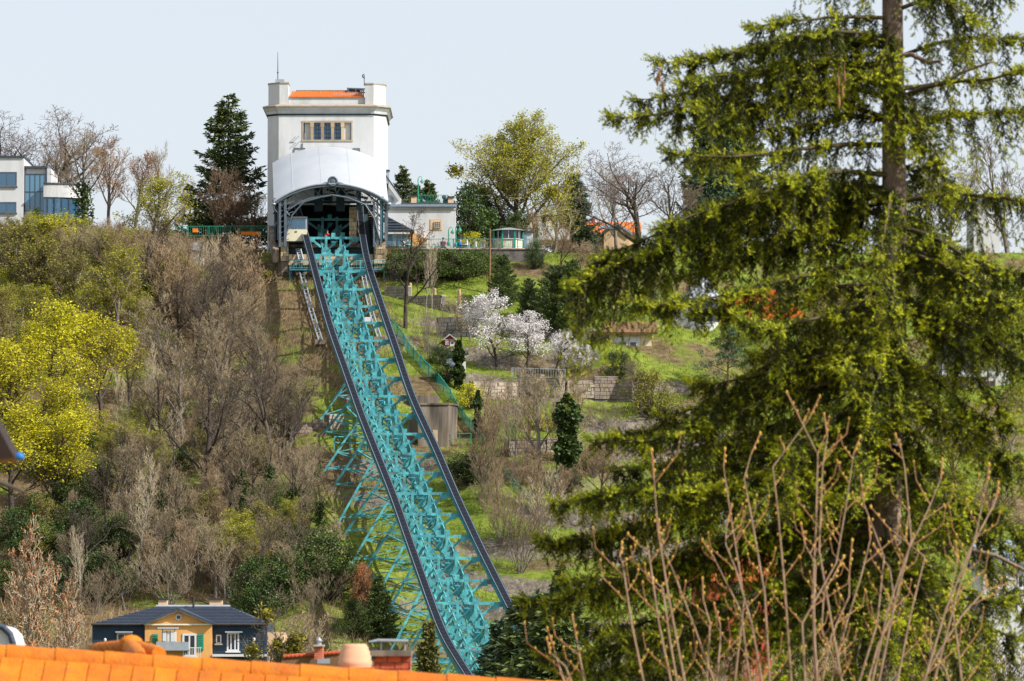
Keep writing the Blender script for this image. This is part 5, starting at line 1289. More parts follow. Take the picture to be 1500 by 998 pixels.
# twiggy and leafy shrubs
def make_shrub(key, seed, leaf, n, lsize, H=10.0, wx=1.0, nb=40, bark='dark', bulge=.9, dens=1.0):
    """evergreen shrub or clipped mass: short stems and leaf clumps filling an uneven dome of height H"""
    rg = np.random.default_rng(seed); c = []
    for k in range(nb):
        a = rg.uniform(0, 2 * math.pi); t = rg.random() ** .6; h = rg.uniform(.1, 1)
        rad = H * .5 * wx * math.sqrt(max(0.03, 1 - (h - .25) ** 2 * 1.6)) * t
        c.append((rad * math.cos(a), rad * math.sin(a), H * (.08 + .80 * h)))
    c = np.array(c); sz = rg.uniform(.08, .19, nb) * H
    ix = rg.integers(0, nb, n); q = rg.normal(0, 1, (n, 3)); q /= np.linalg.norm(q, axis=1, keepdims=True)
    pts = c[ix] + q * (rg.random((n, 1)) ** .45) * sz[ix][:, None]; pts[:, 2] = np.abs(pts[:, 2])
    V_, F_ = leaf_quads(pts, lsize, rg, dirs=q, aspect=.75)
    p0 = np.zeros((nb, 3)); p0[:, :2] = c[:, :2] * .15; mid = c * np.array([.5, .5, .6])
    W, G = prisms(np.concatenate([p0, mid]), np.concatenate([mid, c]), np.full(2 * nb, .012 * H), np.full(2 * nb, .006 * H), 4)
    store(key, [('stem', W, G, BARK[bark]), ('foliage', V_, F_, LEAF[leaf])])
for i in range(2): make_shrub('ivyshrub%d' % i, 200 + i, 'ivy', 8500, .30, nb=55)
for i in range(2): make_shrub('evershrub%d' % i, 210 + i, 'evergreen', 8500, .30, nb=55)
for i in range(2): make_shrub('hedge%d' % i, 220 + i, 'hedge', 16000, .36, wx=1.9, nb=130)
make_shrub('oliveshrub', 230, 'olive', 6500, .30, wx=1.3, nb=60)
make_shrub('brownshrub', 231, 'amber', 3500, .22, wx=1.3, nb=60)
make_shrub('yellowshrub', 232, 'yellow', 2600, .26, wx=1.1, nb=30)
make_shrub('limeshrub', 233, 'lime', 3800, .34, wx=1.2, nb=50)
make_shrub('mistleball', 234, 'mistle', 3000, .7, wx=1.0, nb=30)
make_shrub('amberball', 235, 'amber', 1500, .7, wx=1.0, nb=20)
make_shrub('russetshrub', 236, 'russet', 5200, .30, wx=.8, nb=60)
def make_ivycolumn(key, seed, H=10., rad=1.0):
    rg = np.random.default_rng(seed); n = 5200; z = rg.random(n) * H; a = rg.uniform(0, 6.28, n)
    prof = rad * (1 + .35 * np.sin(z * 1.7 + seed) + .25 * np.sin(z * 4.1 + a * 2)) * np.clip((H - z) / 1.2, .15, 1)
    r_ = prof * np.sqrt(rg.random(n)); pts = np.stack([r_ * np.cos(a), r_ * np.sin(a), z], 1)
    d = np.stack([np.cos(a), np.sin(a), np.full(n, -.6)], 1); V_, F_ = leaf_quads(pts, .36, rg, dirs=d, aspect=.85)
    zs = np.linspace(-.2, H * .97, 9); p = np.stack([.15 * np.sin(zs), .1 * np.cos(zs * 1.3), zs], 1); W, G = prisms(p[:-1], p[1:], np.full(8, .16), np.full(8, .13), 6)
    store(key, [('trunk', W, G, BARK['dark']), ('ivy', V_, F_, LEAF['ivy'])])
make_ivycolumn('ivycolumn0', 1); make_ivycolumn('ivycolumn1', 2, rad=.7)
def make_conifer(key, seed, leaf, H=10., rad=2.6, whorls=36, perwh=6, droop=.25, upturn=.25, bark='dark', nl=11, lsize=.28, bare=.06, aspect=.35, gap=.12, power=.85, tier=0.0):
    rg = np.random.default_rng(seed); R = random.Random(seed)
    segP0, segP1, r0, r1 = [], [], [], []; LP, LD = [], []
    for w_ in range(whorls):
        t = (w_ + R.random() * .6) / whorls; z = H * (bare + (1 - bare) * t); Lr = rad * (1 - t) ** power * (1 + tier * (w_ % 3 - 1)) + .18
        for k in range(perwh if t < .85 else max(3, perwh - 2)):
            if R.random() < gap: continue
            a = w_ * 1.1 + 6.283 * k / perwh + R.uniform(-.35, .35); L = Lr * R.uniform(.7, 1.2); n = 5; p = np.array([0, 0, z])
            prev = p; pts = [p]
            for i in range(1, n + 1):
                s_ = i / n; q = np.array([math.cos(a) * L * s_, math.sin(a) * L * s_, z + L * (-droop * s_ * (1.6 - s_) + upturn * s_ ** 3 + (.25 * s_ if t > .75 else 0))]); pts.append(q)
                segP0.append(prev); segP1.append(q); r0.append(.05 * (1 - .8 * (i - 1) / n) * (.4 + L / rad * .6)); r1.append(.05 * (1 - .8 * i / n) * (.4 + L / rad * .6)); prev = q
            m_ = int(nl * (4 + 14 * L / rad)); s_ = rg.random(m_) ** .75; i = np.minimum((s_ * n).astype(int), n - 1); f_ = (s_ * n - i)[:, None]; pa = np.array(pts)
            c = pa[i] + (pa[i + 1] - pa[i]) * f_
            side = np.array([-math.sin(a), math.cos(a), 0]); off = rg.normal(0, 1, (m_, 1)) * (.05 + .24 * L * (1 - s_[:, None] * .75))
            c = c + side * off; c[:, 2] += -np.abs(off[:, 0]) * .25 + rg.normal(0, .05, m_)
            d = np.array([math.cos(a), math.sin(a), -.15]) + side * np.sign(off) * .8 + rg.normal(0, .35, (m_, 3)); LP.append(c); LD.append(d)
    zs = np.linspace(-.3, H, 12); p = np.stack([zs * 0, zs * 0, zs], 1); tr_ = .17 * (1 - np.clip(zs, 0, H) / H * .93)
    W, G = prisms(p[:-1], p[1:], tr_[:-1], tr_[1:], 7); W2, G2 = prisms(np.array(segP0), np.array(segP1), r0, r1, 3)
    LP = np.concatenate(LP); LD = np.concatenate(LD); LD /= np.linalg.norm(LD, axis=1, keepdims=True); V_, F_ = leaf_quads(LP, lsize, rg, dirs=LD, aspect=aspect)
    store(key, [('trunk', W, G, BARK[bark]), ('boughs', W2, G2, TWIG['dark']), ('foliage', V_, F_, LEAF[leaf])])
for i in range(2): make_conifer('fir%d' % i, 300 + i, 'needle')
make_conifer('larchfir', 305, 'needle', rad=2.5, whorls=36, gap=.36, droop=.3, nl=10, lsize=.27)
make_conifer('firdark', 306, 'bluegreen', rad=2.2, whorls=36, droop=.15, upturn=.3)
make_conifer('firdry', 307, 'drygreen', rad=2.2, whorls=34, droop=.5, upturn=.3)
make_conifer('yew0', 308, 'evergreen', rad=4.0, whorls=20, droop=-.35, upturn=.2, perwh=8, nl=18, power=.6, bare=.02, gap=.05)
make_conifer('yew1', 309, 'needle', rad=4.3, whorls=20, droop=-.3, upturn=.2, perwh=8, nl=18, power=.6, bare=.02, gap=.05)
make_conifer('browntop', 310, 'drygreen', rad=1.5, whorls=38, droop=.55, upturn=.15, nl=16)
# a Scots pine with flat plates
def make_pine(key, seed):
    P0, P1, r0, r1, lev, tips = grow(seed, H=10, lv=(9, 6, 5), spread=80, up=.05, bare=.35, trunk_r=.2, ratio=(.55, .5, .45, .5), tipshape=.5); rg = np.random.default_rng(seed)
    t = lev <= 1; W, G = prisms(P0[t], P1[t], r0[t], r1[t], 6); t = lev > 1; W2, G2 = prisms(P0[t], P1[t], r0[t], r1[t], 3)
    pts = np.repeat(tips, 12, 0); pts[:, 2] += rg.normal(0, .05, len(pts)); pts[:, :2] += rg.normal(0, .2, (len(pts), 2)); V_, F_ = leaf_quads(pts, .3, rg, aspect=.25, up=.3)
    store(key, [('trunk', W, G, BARK['red']), ('boughs', W2, G2, BARK['red']), ('foliage', V_, F_, LEAF['bluegreen'])])
make_pine('pine', 320)

TR = random.Random(77)
def onslope(key, name, u, v, hpx, label, cat='tree', group=None, w=1.0, tilt=0.0, **kw):
    q = g(u, v); q.z -= .1; return plant(key, name, q, hpx * px(q.y), label, cat, group, TR.uniform(0, 6.28), w, tilt, **kw)
def upland(key, name, u, Y, vt, label, cat='tree', group=None, w=1.0, **kw):
    q = gpt(u, Y); H = P(u, vt, Y).z - q.z; q.z -= .15; return plant(key, name, q, H, label, cat, group, TR.uniform(0, 6.28), w, **kw)
# --- skyline, left
upland('oak0', 'oak_tree', 52, 500, 148, 'broad leafless oak with dark wide crown behind the modern white house', w=1.05)
upland('oak1', 'oak_tree', -20, 505, 165, 'dark leafless tree cut off by the left edge behind the white house')
upland('ivied0', 'bare_tree', 122, 482, 182, 'leafless tree with ivied trunk just right of the curved bay of the white house')
upland('bare_brown0', 'bare_tree', 92, 505, 190, 'fine twigged brown leafless tree between oak and ivied tree')
upland('budding0', 'bare_tree', 160, 492, 203, 'russet budding tree left of the slim crowned tree on the skyline')
upland('budding1', 'bare_tree', 195, 488, 215, 'russet budding tree nearest the slim crowned tree on the skyline')
upland('bare_grey0', 'bare_tree', 229, 494, 203, 'slim grey tree with small round crown rising above its neighbours', w=.6)
upland('bare_grey1', 'bare_tree', 262, 500, 268, 'low grey bare tree between the slim tree and the tall conifer')
upland('bare_grey2', 'bare_tree', 275, 486, 262, 'low leafless tree on the left flank of the tall conifer')
upland('larchfir', 'conifer_tree', 333, 480, 137, 'tall loose conifer with brown lower half left of the tower', w=.92)
upland('bare_brown1', 'bare_tree', 322, 474, 236, 'brown twiggy tree in front of the lower half of the tall conifer', w=1.1)
upland('bare_brown2', 'bare_tree', 352, 473, 242, 'brown twiggy tree between the tall conifer and the tower', w=1.0)
upland('bare_brown0', 'bare_tree', 376, 475, 262, 'small brown twiggy tree touching the tower wall')
# --- skyline, right of the tower
upland('larchfir', 'conifer_tree', 590, 500, 241, 'thin half bare conifer behind the annex roof beside the tower', w=.8)
upland('fir0', 'conifer_tree', 628, 500, 262, 'bluish green pine behind the railing of the annex roof', w=1.1)
upland('firdark', 'conifer_tree', 610, 505, 268, 'small dark conifer between the two behind the annex roof')
upland('linden', 'linden_tree', 752, 482, 163, 'big round crowned tree in fresh yellow green leaf with mistletoe balls', w=.70)
upland('ivyshrub0', 'ivied_tree', 690, 480, 262, 'dark ivied tree filling the left foot of the big round tree', w=.85)
upland('evershrub0', 'evergreen_tree', 712, 484, 285, 'dark evergreen tree behind the kiosk terrace')
upland('evershrub1', 'evergreen_tree', 762, 479, 306, 'golden green yew rising right behind the kiosk', w=.8)
upland('limeshrub', 'flowering_shrub', 693, 474, 336, 'yellow flowering shrub behind the seated people on the terrace')
upland('olive0', 'leafing_tree', 812, 490, 262, 'small yellow green tree between the big round tree and the dark spruce')
upland('firdark', 'conifer_tree', 842, 510, 252, 'dense dark spruce left of the orange skylight roof', w=1.35)
upland('bare_brown1', 'bare_tree', 784, 473, 300, 'brown shrubby tree hanging over the shed beside the kiosk', w=.9)
upland('oak1', 'bare_tree', 935, 505, 210, 'wide leafless tree with fan shaped crown over the orange roof', w=1.05)
upland('bare_grey3', 'bare_tree', 905, 512, 232, 'leafless tree behind the left half of the fan crowned tree')
upland('bare_dark0', 'bare_tree', 985, 500, 232, 'leafless tree right of the fan crowned tree by the spruce tips')
upland('bare_grey0', 'bare_tree', 1010, 510, 262, 'low bare tree half hidden by spruce tips')
upland('firdark', 'conifer_tree', 1040, 520, 128, 'tall bluish spruce standing behind the left boughs of the big near spruce', w=.9)
upland('fir1', 'conifer_tree', 1082, 525, 118, 'second tall bluish spruce behind the boughs nearer the big trunk', w=.9)
for k, (u, Y, vt) in enumerate(((1130, 505, 262), (1180, 512, 240), (1240, 508, 262), (1340, 510, 215), (1392, 505, 232), (1480, 505, 190), (1530, 500, 200))):
    upland('bare_grey%d' % (k % 4), 'bare_tree', u, Y, vt, 'leafless tree on the skyline seen only through gaps in the big spruce', group='skyline trees behind the big spruce')
# --- left wood: yellow green trees
for key, u, v, h, w, lb in (
    ('lime0', 60, 645, 205, 1.0, 'bright yellow flowering maple, largest of the yellow crowns at the left'),
    ('lime1', 150, 640, 185, .9, 'bright yellow flowering maple right of the largest yellow crown'),
    ('lime2', 15, 770, 185, 1.2, 'yellow flowering maple low at the left edge above the dark eave'),
    ('lime1', 82, 760, 160, 1.1, 'yellow flowering maple below the largest yellow crown'),
    ('lime0', 110, 700, 150, 1.0, 'yellow flowering maple standing lowest in the left clearing'),
    ('lime2', 40, 560, 90, 1.2, 'small yellow crown behind the largest yellow maple'),
    ('lime1', -5, 690, 200, 1.0, 'yellow flowering maple cut by the left edge above the eave'),
    ('fresh1', 190, 600, 120, .9, 'yellow green crown at the right flank of the maples'),
    ('fresh0', 55, 400, 95, 1.3, 'yellow green tree below the stair bay of the white house'),
    ('fresh1', 150, 440, 110, 1.1, 'pale yellow green tree between the plateau edge and the maples'),
    ('fresh0', 172, 500, 150, 1.0, 'pale green leafing tree above the yellow maples'),
    ('fresh1', 215, 395, 142, 1.2, 'yellow green leafing tree on the plateau edge left of the tall conifer'),
    ('lime2', 102, 410, 100, 1.2, 'small yellow tree in front of the curved bay of the white house'),
    ('olive0', 20, 450, 130, 1.2, 'olive tinted tree below the white house at the left edge'),
    ('olive1', 50, 470, 130, 1.1, 'olive tinted tree below the stair bay of the white house'),
    ('fresh0', 268, 452, 85, 1.2, 'loose yellow green tree beside the white hut'),
    ('olive0', 112, 480, 120, 1.0, 'olive brown tree between the small yellow tree and the maples'),
    ('olive1', 8, 560, 130, 1.0, 'olive leafing tree at the left edge beside the largest yellow crown'),
    ('cherry0', 98, 462, 75, .8, 'small white blossoming tree half hidden in the left wood'),
    ('cherry1', 132, 485, 60, .9, 'white blossoming shrub at the foot of the pale green tree')):
    onslope(key, 'leafing_tree' if 'cherry' not in key else 'blossom_tree', u, v, h, lb, w=w)
# named bare trees of the left wood
for key, u, v, h, w, lb in (
    ('bare_brown2', 335, 500, 165, 1.15, 'broad brown leafless tree below the tall conifer with forked trunk'),
    ('bare_dark0', 300, 760, 250, 1.0, 'dark crooked leafless tree with ivied base in the middle of the left wood'),
    ('bare_dark1', 400, 700, 185, 1.1, 'dark sprawling leafless tree reaching towards the viaduct'),
    ('pale0', 200, 852, 200, 1.1, 'pale many branched tree fanning out above the slate roofed house'),
    ('pale1', 178, 665, 130, .6, 'slim dark trunk standing in the open grass between the maples and the thicket'),
    ('pale0', 217, 660, 170, .7, 'slim pale trunk at the edge of the grass clearing'),
    ('thicket2', 250, 890, 110, 1.3, 'pale multi stemmed shrub behind the chimneys of the slate roofed house'),
    ('thicket1', 330, 880, 100, 1.3, 'brown multi stemmed shrub right of the chimneys of the slate roofed house'),
    ('thicket0', 140, 900, 75, 1.4, 'straw coloured thicket left of the slate roofed house'),
    ('ivied1', 352, 770, 165, .8, 'ivy wrapped bare tree with dense dark ivy above the slate roof'),
    ('ivied2', 430, 790, 150, .9, 'ivy wrapped tree near the foot of the left trestle legs'),
    ('thicket1', 525, 895, 75, .7, 'reddish brown dead shrub beside the round fir'),):
    onslope(key, 'bare_tree' if 'thicket' not in key else 'bare_shrub', u, v, h, lb, w=w)
# the thicket itself
def inpoly(u, v, poly):
    c = False; n = len(poly); j = n - 1
    for i in range(n):
        if (poly[i][1] > v) != (poly[j][1] > v) and u < (poly[j][0] - poly[i][0]) * (v - poly[i][1]) / (poly[j][1] - poly[i][1]) + poly[i][0]: c = not c
        j = i
    return c
poly = [(-20, 375), (395, 395), (420, 480), (470, 590), (440, 690), (490, 790), (490, 895), (60, 905), (110, 800), (190, 730), (250, 650), (255, 560), (225, 470), (-20, 440)]
def woodlabel(k, u, v):
    kind = {'bare_grey': 'grey leafless tree', 'bare_brown': 'brown leafless tree', 'bare_dark': 'dark trunked leafless tree', 'ivied': 'ivy clad leafless tree', 'pale': 'pale slender leafless tree', 'thicket': 'many stemmed leafless shrub'}[k.rstrip('0123456789')]
    if v < 440: zone = 'on the slope below the white house' if u < 150 else 'below the plateau fence' if u < 300 else 'on the slope beside the station'
    elif v < 560: zone = 'in the thicket below the tall conifer' if u < 360 else 'in the thicket beside the upper viaduct'
    elif v < 700: zone = 'right of the grass clearing' if u < 330 else 'in the thicket beside the trestle legs'
    elif v < 800: zone = 'under the yellow maples' if u < 180 else 'in the middle of the lower wood' if u < 330 else 'low beside the trestle feet'
    else: zone = 'left of the slate roofed house' if u < 150 else 'behind the slate roofed house' if u < 330 else 'right of the slate house chimneys'
    return kind + ' ' + zone
placed = []; keys = ['bare_grey0', 'bare_grey1', 'bare_grey2', 'bare_grey3', 'bare_brown0', 'bare_brown1', 'bare_brown2', 'bare_dark0', 'bare_dark1', 'ivied0', 'ivied1', 'pale1', 'thicket0', 'thicket1', 'bare_grey2', 'bare_grey0', 'bare_grey1', 'bare_dark0']
tries = 0
while len(placed) < 130 and tries < 9000:
    tries += 1; u = TR.uniform(-20, 500); v = TR.uniform(385, 925)
    if not inpoly(u, v, poly) or (u > 372 and v < 610): continue
    if any(abs(u - a) < 13 and abs(v - b) < 11 for a, b in placed): continue
    placed.append((u, v)); k = TR.choice(keys); low = v > 690
    h = TR.uniform(95, 175) if not low else TR.uniform(75, 145)
    if k.startswith('thicket'): h *= .55
    if u > 430: h *= .75
    h = min(h, max(38, v - (338 if u > 225 else 318)) * (1 if u < 330 or v > 640 else .62))
    onslope(k, 'bare_tree' if 'thicket' not in k else 'bare_shrub', u, v, h, woodlabel(k, u, v), 'tree' if 'thicket' not in k else 'shrub', woodlabel(k, u, v) + 's', w=TR.uniform(.8, 1.2))
for key, u, v, h, w, lb in (
    ('ivyshrub0', 120, 820, 95, 1.1, 'dark evergreen mass left of the pale fan shaped tree'), ('evershrub0', 105, 760, 70, 1.2, 'dark green shrub under the lower yellow maple'),
    ('ivyshrub1', 150, 880, 80, 1.1, 'dark leafy shrub above the left end of the slate roof'), ('evershrub1', 425, 880, 75, 1.1, 'bright green ivied shrub above the right end of the slate roof'),
    ('ivyshrub0', 385, 905, 95, 1.0, 'dark hollow evergreen shrub behind the right wing of the slate house'), ('ivyshrub1', 55, 830, 75, 1.2, 'dark green shrub behind the reddish magnolia twigs'),
    ('evershrub0', 478, 880, 105, 1.0, 'green ivied shrub left of the round fir'), ('ivyshrub1', 300, 655, 50, .7, 'ivy mass on the slope in the middle of the left wood'),
    ('evershrub1', 420, 640, 75, .7, 'ivy covered stump under the sprawling dark tree'), ('evershrub0', 95, 610, 35, 1.5, 'low green bush under the largest yellow maple'),
    ('ivyshrub0', 430, 835, 70, .9, 'dark ivy heap beside the trestle legs'), ('evershrub1', 205, 790, 60, 1.2, 'green bush under the pale fan shaped tree'),
    ('ivyshrub1', 250, 735, 45, 1.0, 'ivy patch left of the dark crooked tree'), ('evershrub0', 455, 710, 45, .8, 'small ivy heap above the trestle feet'),
    ('evershrub1', 60, 330, 30, 1, 'small dark evergreen by the white house'), ('ivyshrub0', 54, 352, 50, .45, 'narrow dark cypress like shrub in front of the stair bay'),
    ('russetshrub', 530, 895, 75, .55, 'rust brown withered shrub beside the round fir'), ('mistleball', 392, 415, 20, 1.0, 'yellow green mistletoe like round bush by the station corner'),
    ('amberball', 402, 512, 22, .8, 'amber leafed clump among bare twigs left of the viaduct'), ('amberball', 357, 498, 14, .7, 'small amber leafed clump left of the larger amber one'), ('yellowshrub', 215, 352, 18, .8, 'small golden forsythia on the plateau edge'), ('russetshrub', 393, 548, 14, 1.0, 'russet leaf clump below the amber one')):
    q = onslope(key, 'shrub', u, v, h, lb, 'shrub', w=w)
for k, (u, v, h, w) in enumerate(((20, 800, 60, 1.2), (75, 700, 45, 1.4), (140, 730, 55, 1.3), (180, 820, 70, 1.2), (230, 850, 60, 1.2), (290, 820, 60, 1.1), (330, 850, 55, 1.2), (20, 880, 60, 1.3), (95, 880, 70, 1.3), (360, 660, 40, .9), (255, 610, 32, 1.2), (445, 770, 50, 1.0), (130, 660, 28, 1.6), (390, 760, 60, .9), (270, 690, 40, 1.0), (60, 770, 50, 1.3), (345, 600, 40, .8), (320, 720, 45, 1.0), (470, 830, 60, 1.0))):
    onslope(['ivyshrub%d', 'evershrub%d'][k % 2] % (k // 2 % 2), 'shrub', u, v, h, 'dark ivy clad bush among the leafless trees of the left wood' if k % 2 == 0 else 'green evergreen bush among the leafless trees of the left wood', 'shrub', 'ivy bushes in the left wood' if k % 2 == 0 else 'evergreen bushes in the left wood', w=w)
nk = 0
for k in range(400):
    u = TR.uniform(-10, 260); v = TR.uniform(370, 520) if k % 3 else TR.uniform(640, 900)
    if v > 600: u = TR.uniform(60, 480)
    if nk >= 44: break
    if any(abs(u - a) < 16 and abs(v - b) < 14 for a, b in placed): continue
    placed.append((u, v)); nk += 1
    onslope(('fresh%d' if TR.random() < .5 else 'olive%d') % (nk % 2), 'leafing_tree', u, v, min(TR.uniform(60, 110), v - 315), 'small tree in thin yellow green leaf on the slope below the white house' if v < 600 else 'small tree in thin yellow green leaf low in the left wood', 'tree', 'leafing trees below the white house' if v < 600 else 'leafing trees low in the left wood', w=TR.uniform(.9, 1.2))
nk = 0; rp = []
for k in range(900):
    u = TR.uniform(600, 905); v = TR.uniform(510, 790)
    if nk >= 42: break
    if (u < 705 and v < 790) or u < 640 + (v - 660) * .62 or any(abs(u - a) < 15 and abs(v - b) < 13 for a, b in rp): continue
    rp.append((u, v)); nk += 1; kk = TR.choice(['bare_brown0', 'bare_grey1', 'thicket0', 'thicket1', 'thicket2', 'bare_brown1', 'bare_grey2', 'pale1', 'thicket1']); sh = kk.startswith('thicket')
    zone = 'among the road walls below the blossom trees' if v < 600 else 'on the meadow around the ivy column' if v < 710 else 'in the brown brush right of the right rail'
    lb = ('many stemmed leafless shrub ' if sh else 'thin leafless tree ') + zone
    onslope(kk, 'bare_shrub' if sh else 'bare_tree', u, v, min(TR.uniform(30, 62) if sh else TR.uniform(60, 125), max(26, v - 548)), lb, 'shrub' if sh else 'tree', lb + 's', w=TR.uniform(.8, 1.2))
for k, (u, v, h) in enumerate(((790, 372, 26), (830, 378, 30), (860, 376, 26), (885, 384, 32), (905, 392, 36), (845, 398, 30), (875, 410, 34))):
    onslope(['thicket2', 'thicket1'][k % 2], 'bare_shrub', u, v, h, 'straw coloured brush on the dry bank below the orange roof', 'shrub', 'brush on the dry bank', w=1.7)
for k, (u, v, h) in enumerate(((70, 895, 60), (105, 905, 52), (150, 885, 66), (190, 875, 62), (120, 865, 58), (30, 900, 62), (410, 905, 50), (455, 900, 60), (500, 880, 64))):
    onslope(['thicket2', 'thicket0', 'thicket1'][k % 3], 'bare_shrub', u, v, h, 'straw brown thicket at the foot of the slope ' + ('left of the slate roofed house' if u < 300 else 'between the slate house and the viaduct'), 'shrub', 'foot thickets ' + ('left' if u < 300 else 'right') + ' of the slate house', w=1.3)
# --- right slope
for key, nm, u, v, h, w, lb in (
    ('bare_dark1', 'bare_tree', 594, 482, 178, .75, 'leaning bare tree with dark trunk in front of the annex'),
    ('pale0', 'bare_tree', 624, 462, 118, .5, 'thin pale twin stemmed tree right of the leaning bare tree'),
    ('pale1', 'bare_tree', 632, 460, 108, .5, 'thin pale stem close beside the twin stemmed tree'),
    ('thicket0', 'bare_shrub', 626, 532, 92, .75, 'vase shaped bare shrub above the mesh fence'),
    ('bare_grey0', 'bare_tree', 675, 520, 95, .8, 'bare fruit tree beside the playhouse'),
    ('bare_grey1', 'bare_tree', 690, 500, 75, .9, 'small bare tree between the playhouse and the blossom'),
    ('cherry0', 'blossom_tree', 728, 540, 112, 1.0, 'white blossoming cherry, tallest crown on the right slope'),
    ('cherry1', 'blossom_tree', 772, 545, 88, 1.2, 'white blossoming cherry in the middle of the blossom group'),
    ('bare_brown1', 'bare_tree', 900, 470, 70, 1.6, 'brown twiggy tree on the dry bank beside the hanging spruce bough'),
    ('cherry0', 'blossom_tree', 812, 552, 72, 1.3, 'white blossoming cherry at the right end of the blossom group'),
    ('cherry1', 'blossom_tree', 846, 548, 52, 1.2, 'low white blossom beside the hanging spruce bough'),
    ('bare_grey2', 'bare_tree', 708, 620, 80, .9, 'bare tree beside the ivied garden shed'),
    ('bare_brown0', 'bare_tree', 742, 640, 80, .9, 'brown bare tree below the blossom group'),
    ('pale1', 'bare_tree', 752, 698, 165, .7, 'tall pale trunk left of the ivy column'),
    ('bare_grey3', 'bare_tree', 793, 702, 175, .9, 'tall grey leaning tree next to the ivy column'),
    ('pale0', 'bare_tree', 815, 700, 165, .7, 'tall pale tree just left of the ivy column'),
    ('bare_brown1', 'bare_tree', 720, 680, 110, .9, 'brown bare tree beside the lower mesh fence'),
    ('thicket1', 'bare_shrub', 762, 840, 130, 1.2, 'broad reddish brown thicket right of the right rail'),
    ('thicket1', 'bare_shrub', 735, 800, 105, 1.0, 'reddish brown shrub close to the right rail'),
    ('thicket2', 'bare_shrub', 795, 800, 115, 1.0, 'straw brown thicket behind the spruce tips'),
    ('thicket0', 'bare_shrub', 722, 735, 80, 1.1, 'grey brown thicket above the reddish shrubs'),
    ('bare_brown2', 'bare_tree', 790, 765, 110, 1.1, 'brown bare tree in the thicket below the ivy column'),
    ('bare_brown1', 'bare_tree', 880, 740, 100, 1.2, 'dim violet brown bare tree below the road behind spruce twigs'),
    ('thicket1', 'bare_shrub', 870, 700, 70, 1.3, 'purplish brown shrubs right of the ivy column'),
    ('pine', 'pine_tree', 1065, 572, 98, 1.2, 'scots pine with flat plates in front of the timber house'),
    ('bare_brown0', 'bare_tree', 822, 395, 70, 1.2, 'straw brown bare tree on the dry bank below the white house'),
    ('bare_brown2', 'bare_tree', 850, 402, 55, 1.4, 'low brown bare bush on the dry bank below the orange roof'),
    ('thicket1', 'bare_shrub', 795, 378, 45, 1.4, 'straw brown brush right of the kiosk terrace'),
    ('thicket2', 'bare_shrub', 905, 425, 55, 1.5, 'brown brush on the dry bank left of the spire'),
    ('thicket1', 'bare_shrub', 960, 440, 55, 1.5, 'brown brush beside the spire'),
    ('thicket0', 'bare_shrub', 715, 385, 40, 1.5, 'pinkish grey brush on the terrace wall right of the hedge'),
    ('bare_grey0', 'bare_tree', 940, 610, 90, 1.0, 'grey bare tree leaning over the ochre bush'),):
    onslope(key, nm, u, v, h, lb, 'tree' if 'tree' in nm else 'shrub', w=w)
for key, nm, u, v, h, w, lb in (
    ('hedge0', 'hedge', 612, 410, 46, .82, 'dark green hedge mass under the terrace wall, left half'), ('hedge1', 'hedge', 668, 410, 46, .82, 'dark green hedge mass under the terrace wall, right half'), ('hedge0', 'hedge', 640, 405, 42, .8, 'dark green hedge mass under the terrace wall between the other two'), ('hedge1', 'hedge', 700, 400, 36, .7, 'low end of the hedge under the terrace wall nearest the wooden pole'),
    ('hedge0', 'shrub', 598, 395, 34, .8, 'leafy evergreen shrub beside the right station pier'),
    ('yew0', 'yew_tree', 737, 448, 76, .85, 'dark spreading yew below the kiosk'), ('yew1', 'yew_tree', 812, 482, 92, .95, 'largest dark yew beside the hanging spruce bough'), ('yew0', 'yew_tree', 838, 492, 110, .7, 'dark yew half covered by the hanging spruce bough'),
    ('yew1', 'yew_tree', 775, 468, 60, .8, 'dark yew between the blossom and the grassy bank'),
    ('ivycolumn0', 'ivied_tree', 831, 712, 136, 1.05, 'tall column of dark ivy on a trunk right of the bare trees'), ('ivycolumn1', 'ivied_tree', 672, 572, 75, 1.2, 'ivy wrapped trunk beside the white garden shed'), ('ivycolumn1', 'ivied_tree', 700, 640, 70, .9, 'dark ivied trunk among the bare trees right of the concrete block'),
    ('ivyshrub0', 'shrub', 646, 535, 30, 1.2, 'black green ivy heap over the garden shed'), ('ivyshrub1', 'shrub', 690, 710, 52, 1.5, 'dark ivy mound right of the right rail'), ('evershrub0', 'shrub', 655, 560, 30, 1.4, 'green bush beside the mesh fence'),
    ('ivyshrub0', 'shrub', 782, 395, 45, .6, 'dark ivy hanging at the right end of the terrace wall'), ('oliveshrub', 'shrub', 955, 612, 72, 1.0, 'round ochre green bush beside the stone gate'), ('yellowshrub', 'shrub', 985, 640, 36, 1.2, 'yellow forsythia behind the spruce tips'), ('evershrub1', 'shrub', 905, 560, 45, 1.2, 'dark green bush under the cream cottage'),
    ('limeshrub', 'shrub', 690, 600, 40, 1.2, 'fresh lime green bush right of the mesh fence'), ('limeshrub', 'shrub', 790, 630, 34, 1.4, 'fresh lime green bush on the meadow among bare stems'), ('oliveshrub', 'shrub', 870, 690, 40, 1.1, 'olive bush right of the ivy column'), ('yellowshrub', 'shrub', 618, 512, 12, 1.0, 'small forsythia by the vase shaped shrub'),
    ('yellowshrub', 'shrub', 702, 492, 12, 1.0, 'small yellow shrub at the foot of the tallest blossom'),
    ('fir0', 'fir_tree', 555, 935, 92, 1.3, 'broad bushy young fir beside the lower trestle legs'), ('firdry', 'fir_tree', 820, 930, 100, 1.3, 'dense fir below the reddish thicket at the foot of the rail'),
    ('evershrub1', 'shrub', 520, 935, 60, 1.0, 'green shrub at the left foot of the young fir')):
    onslope(key, nm, u, v, h, lb, 'tree' if ('yew' in nm or 'fir' in nm or 'ivied' in nm) else 'hedge' if nm == 'hedge' else 'shrub', w=w)
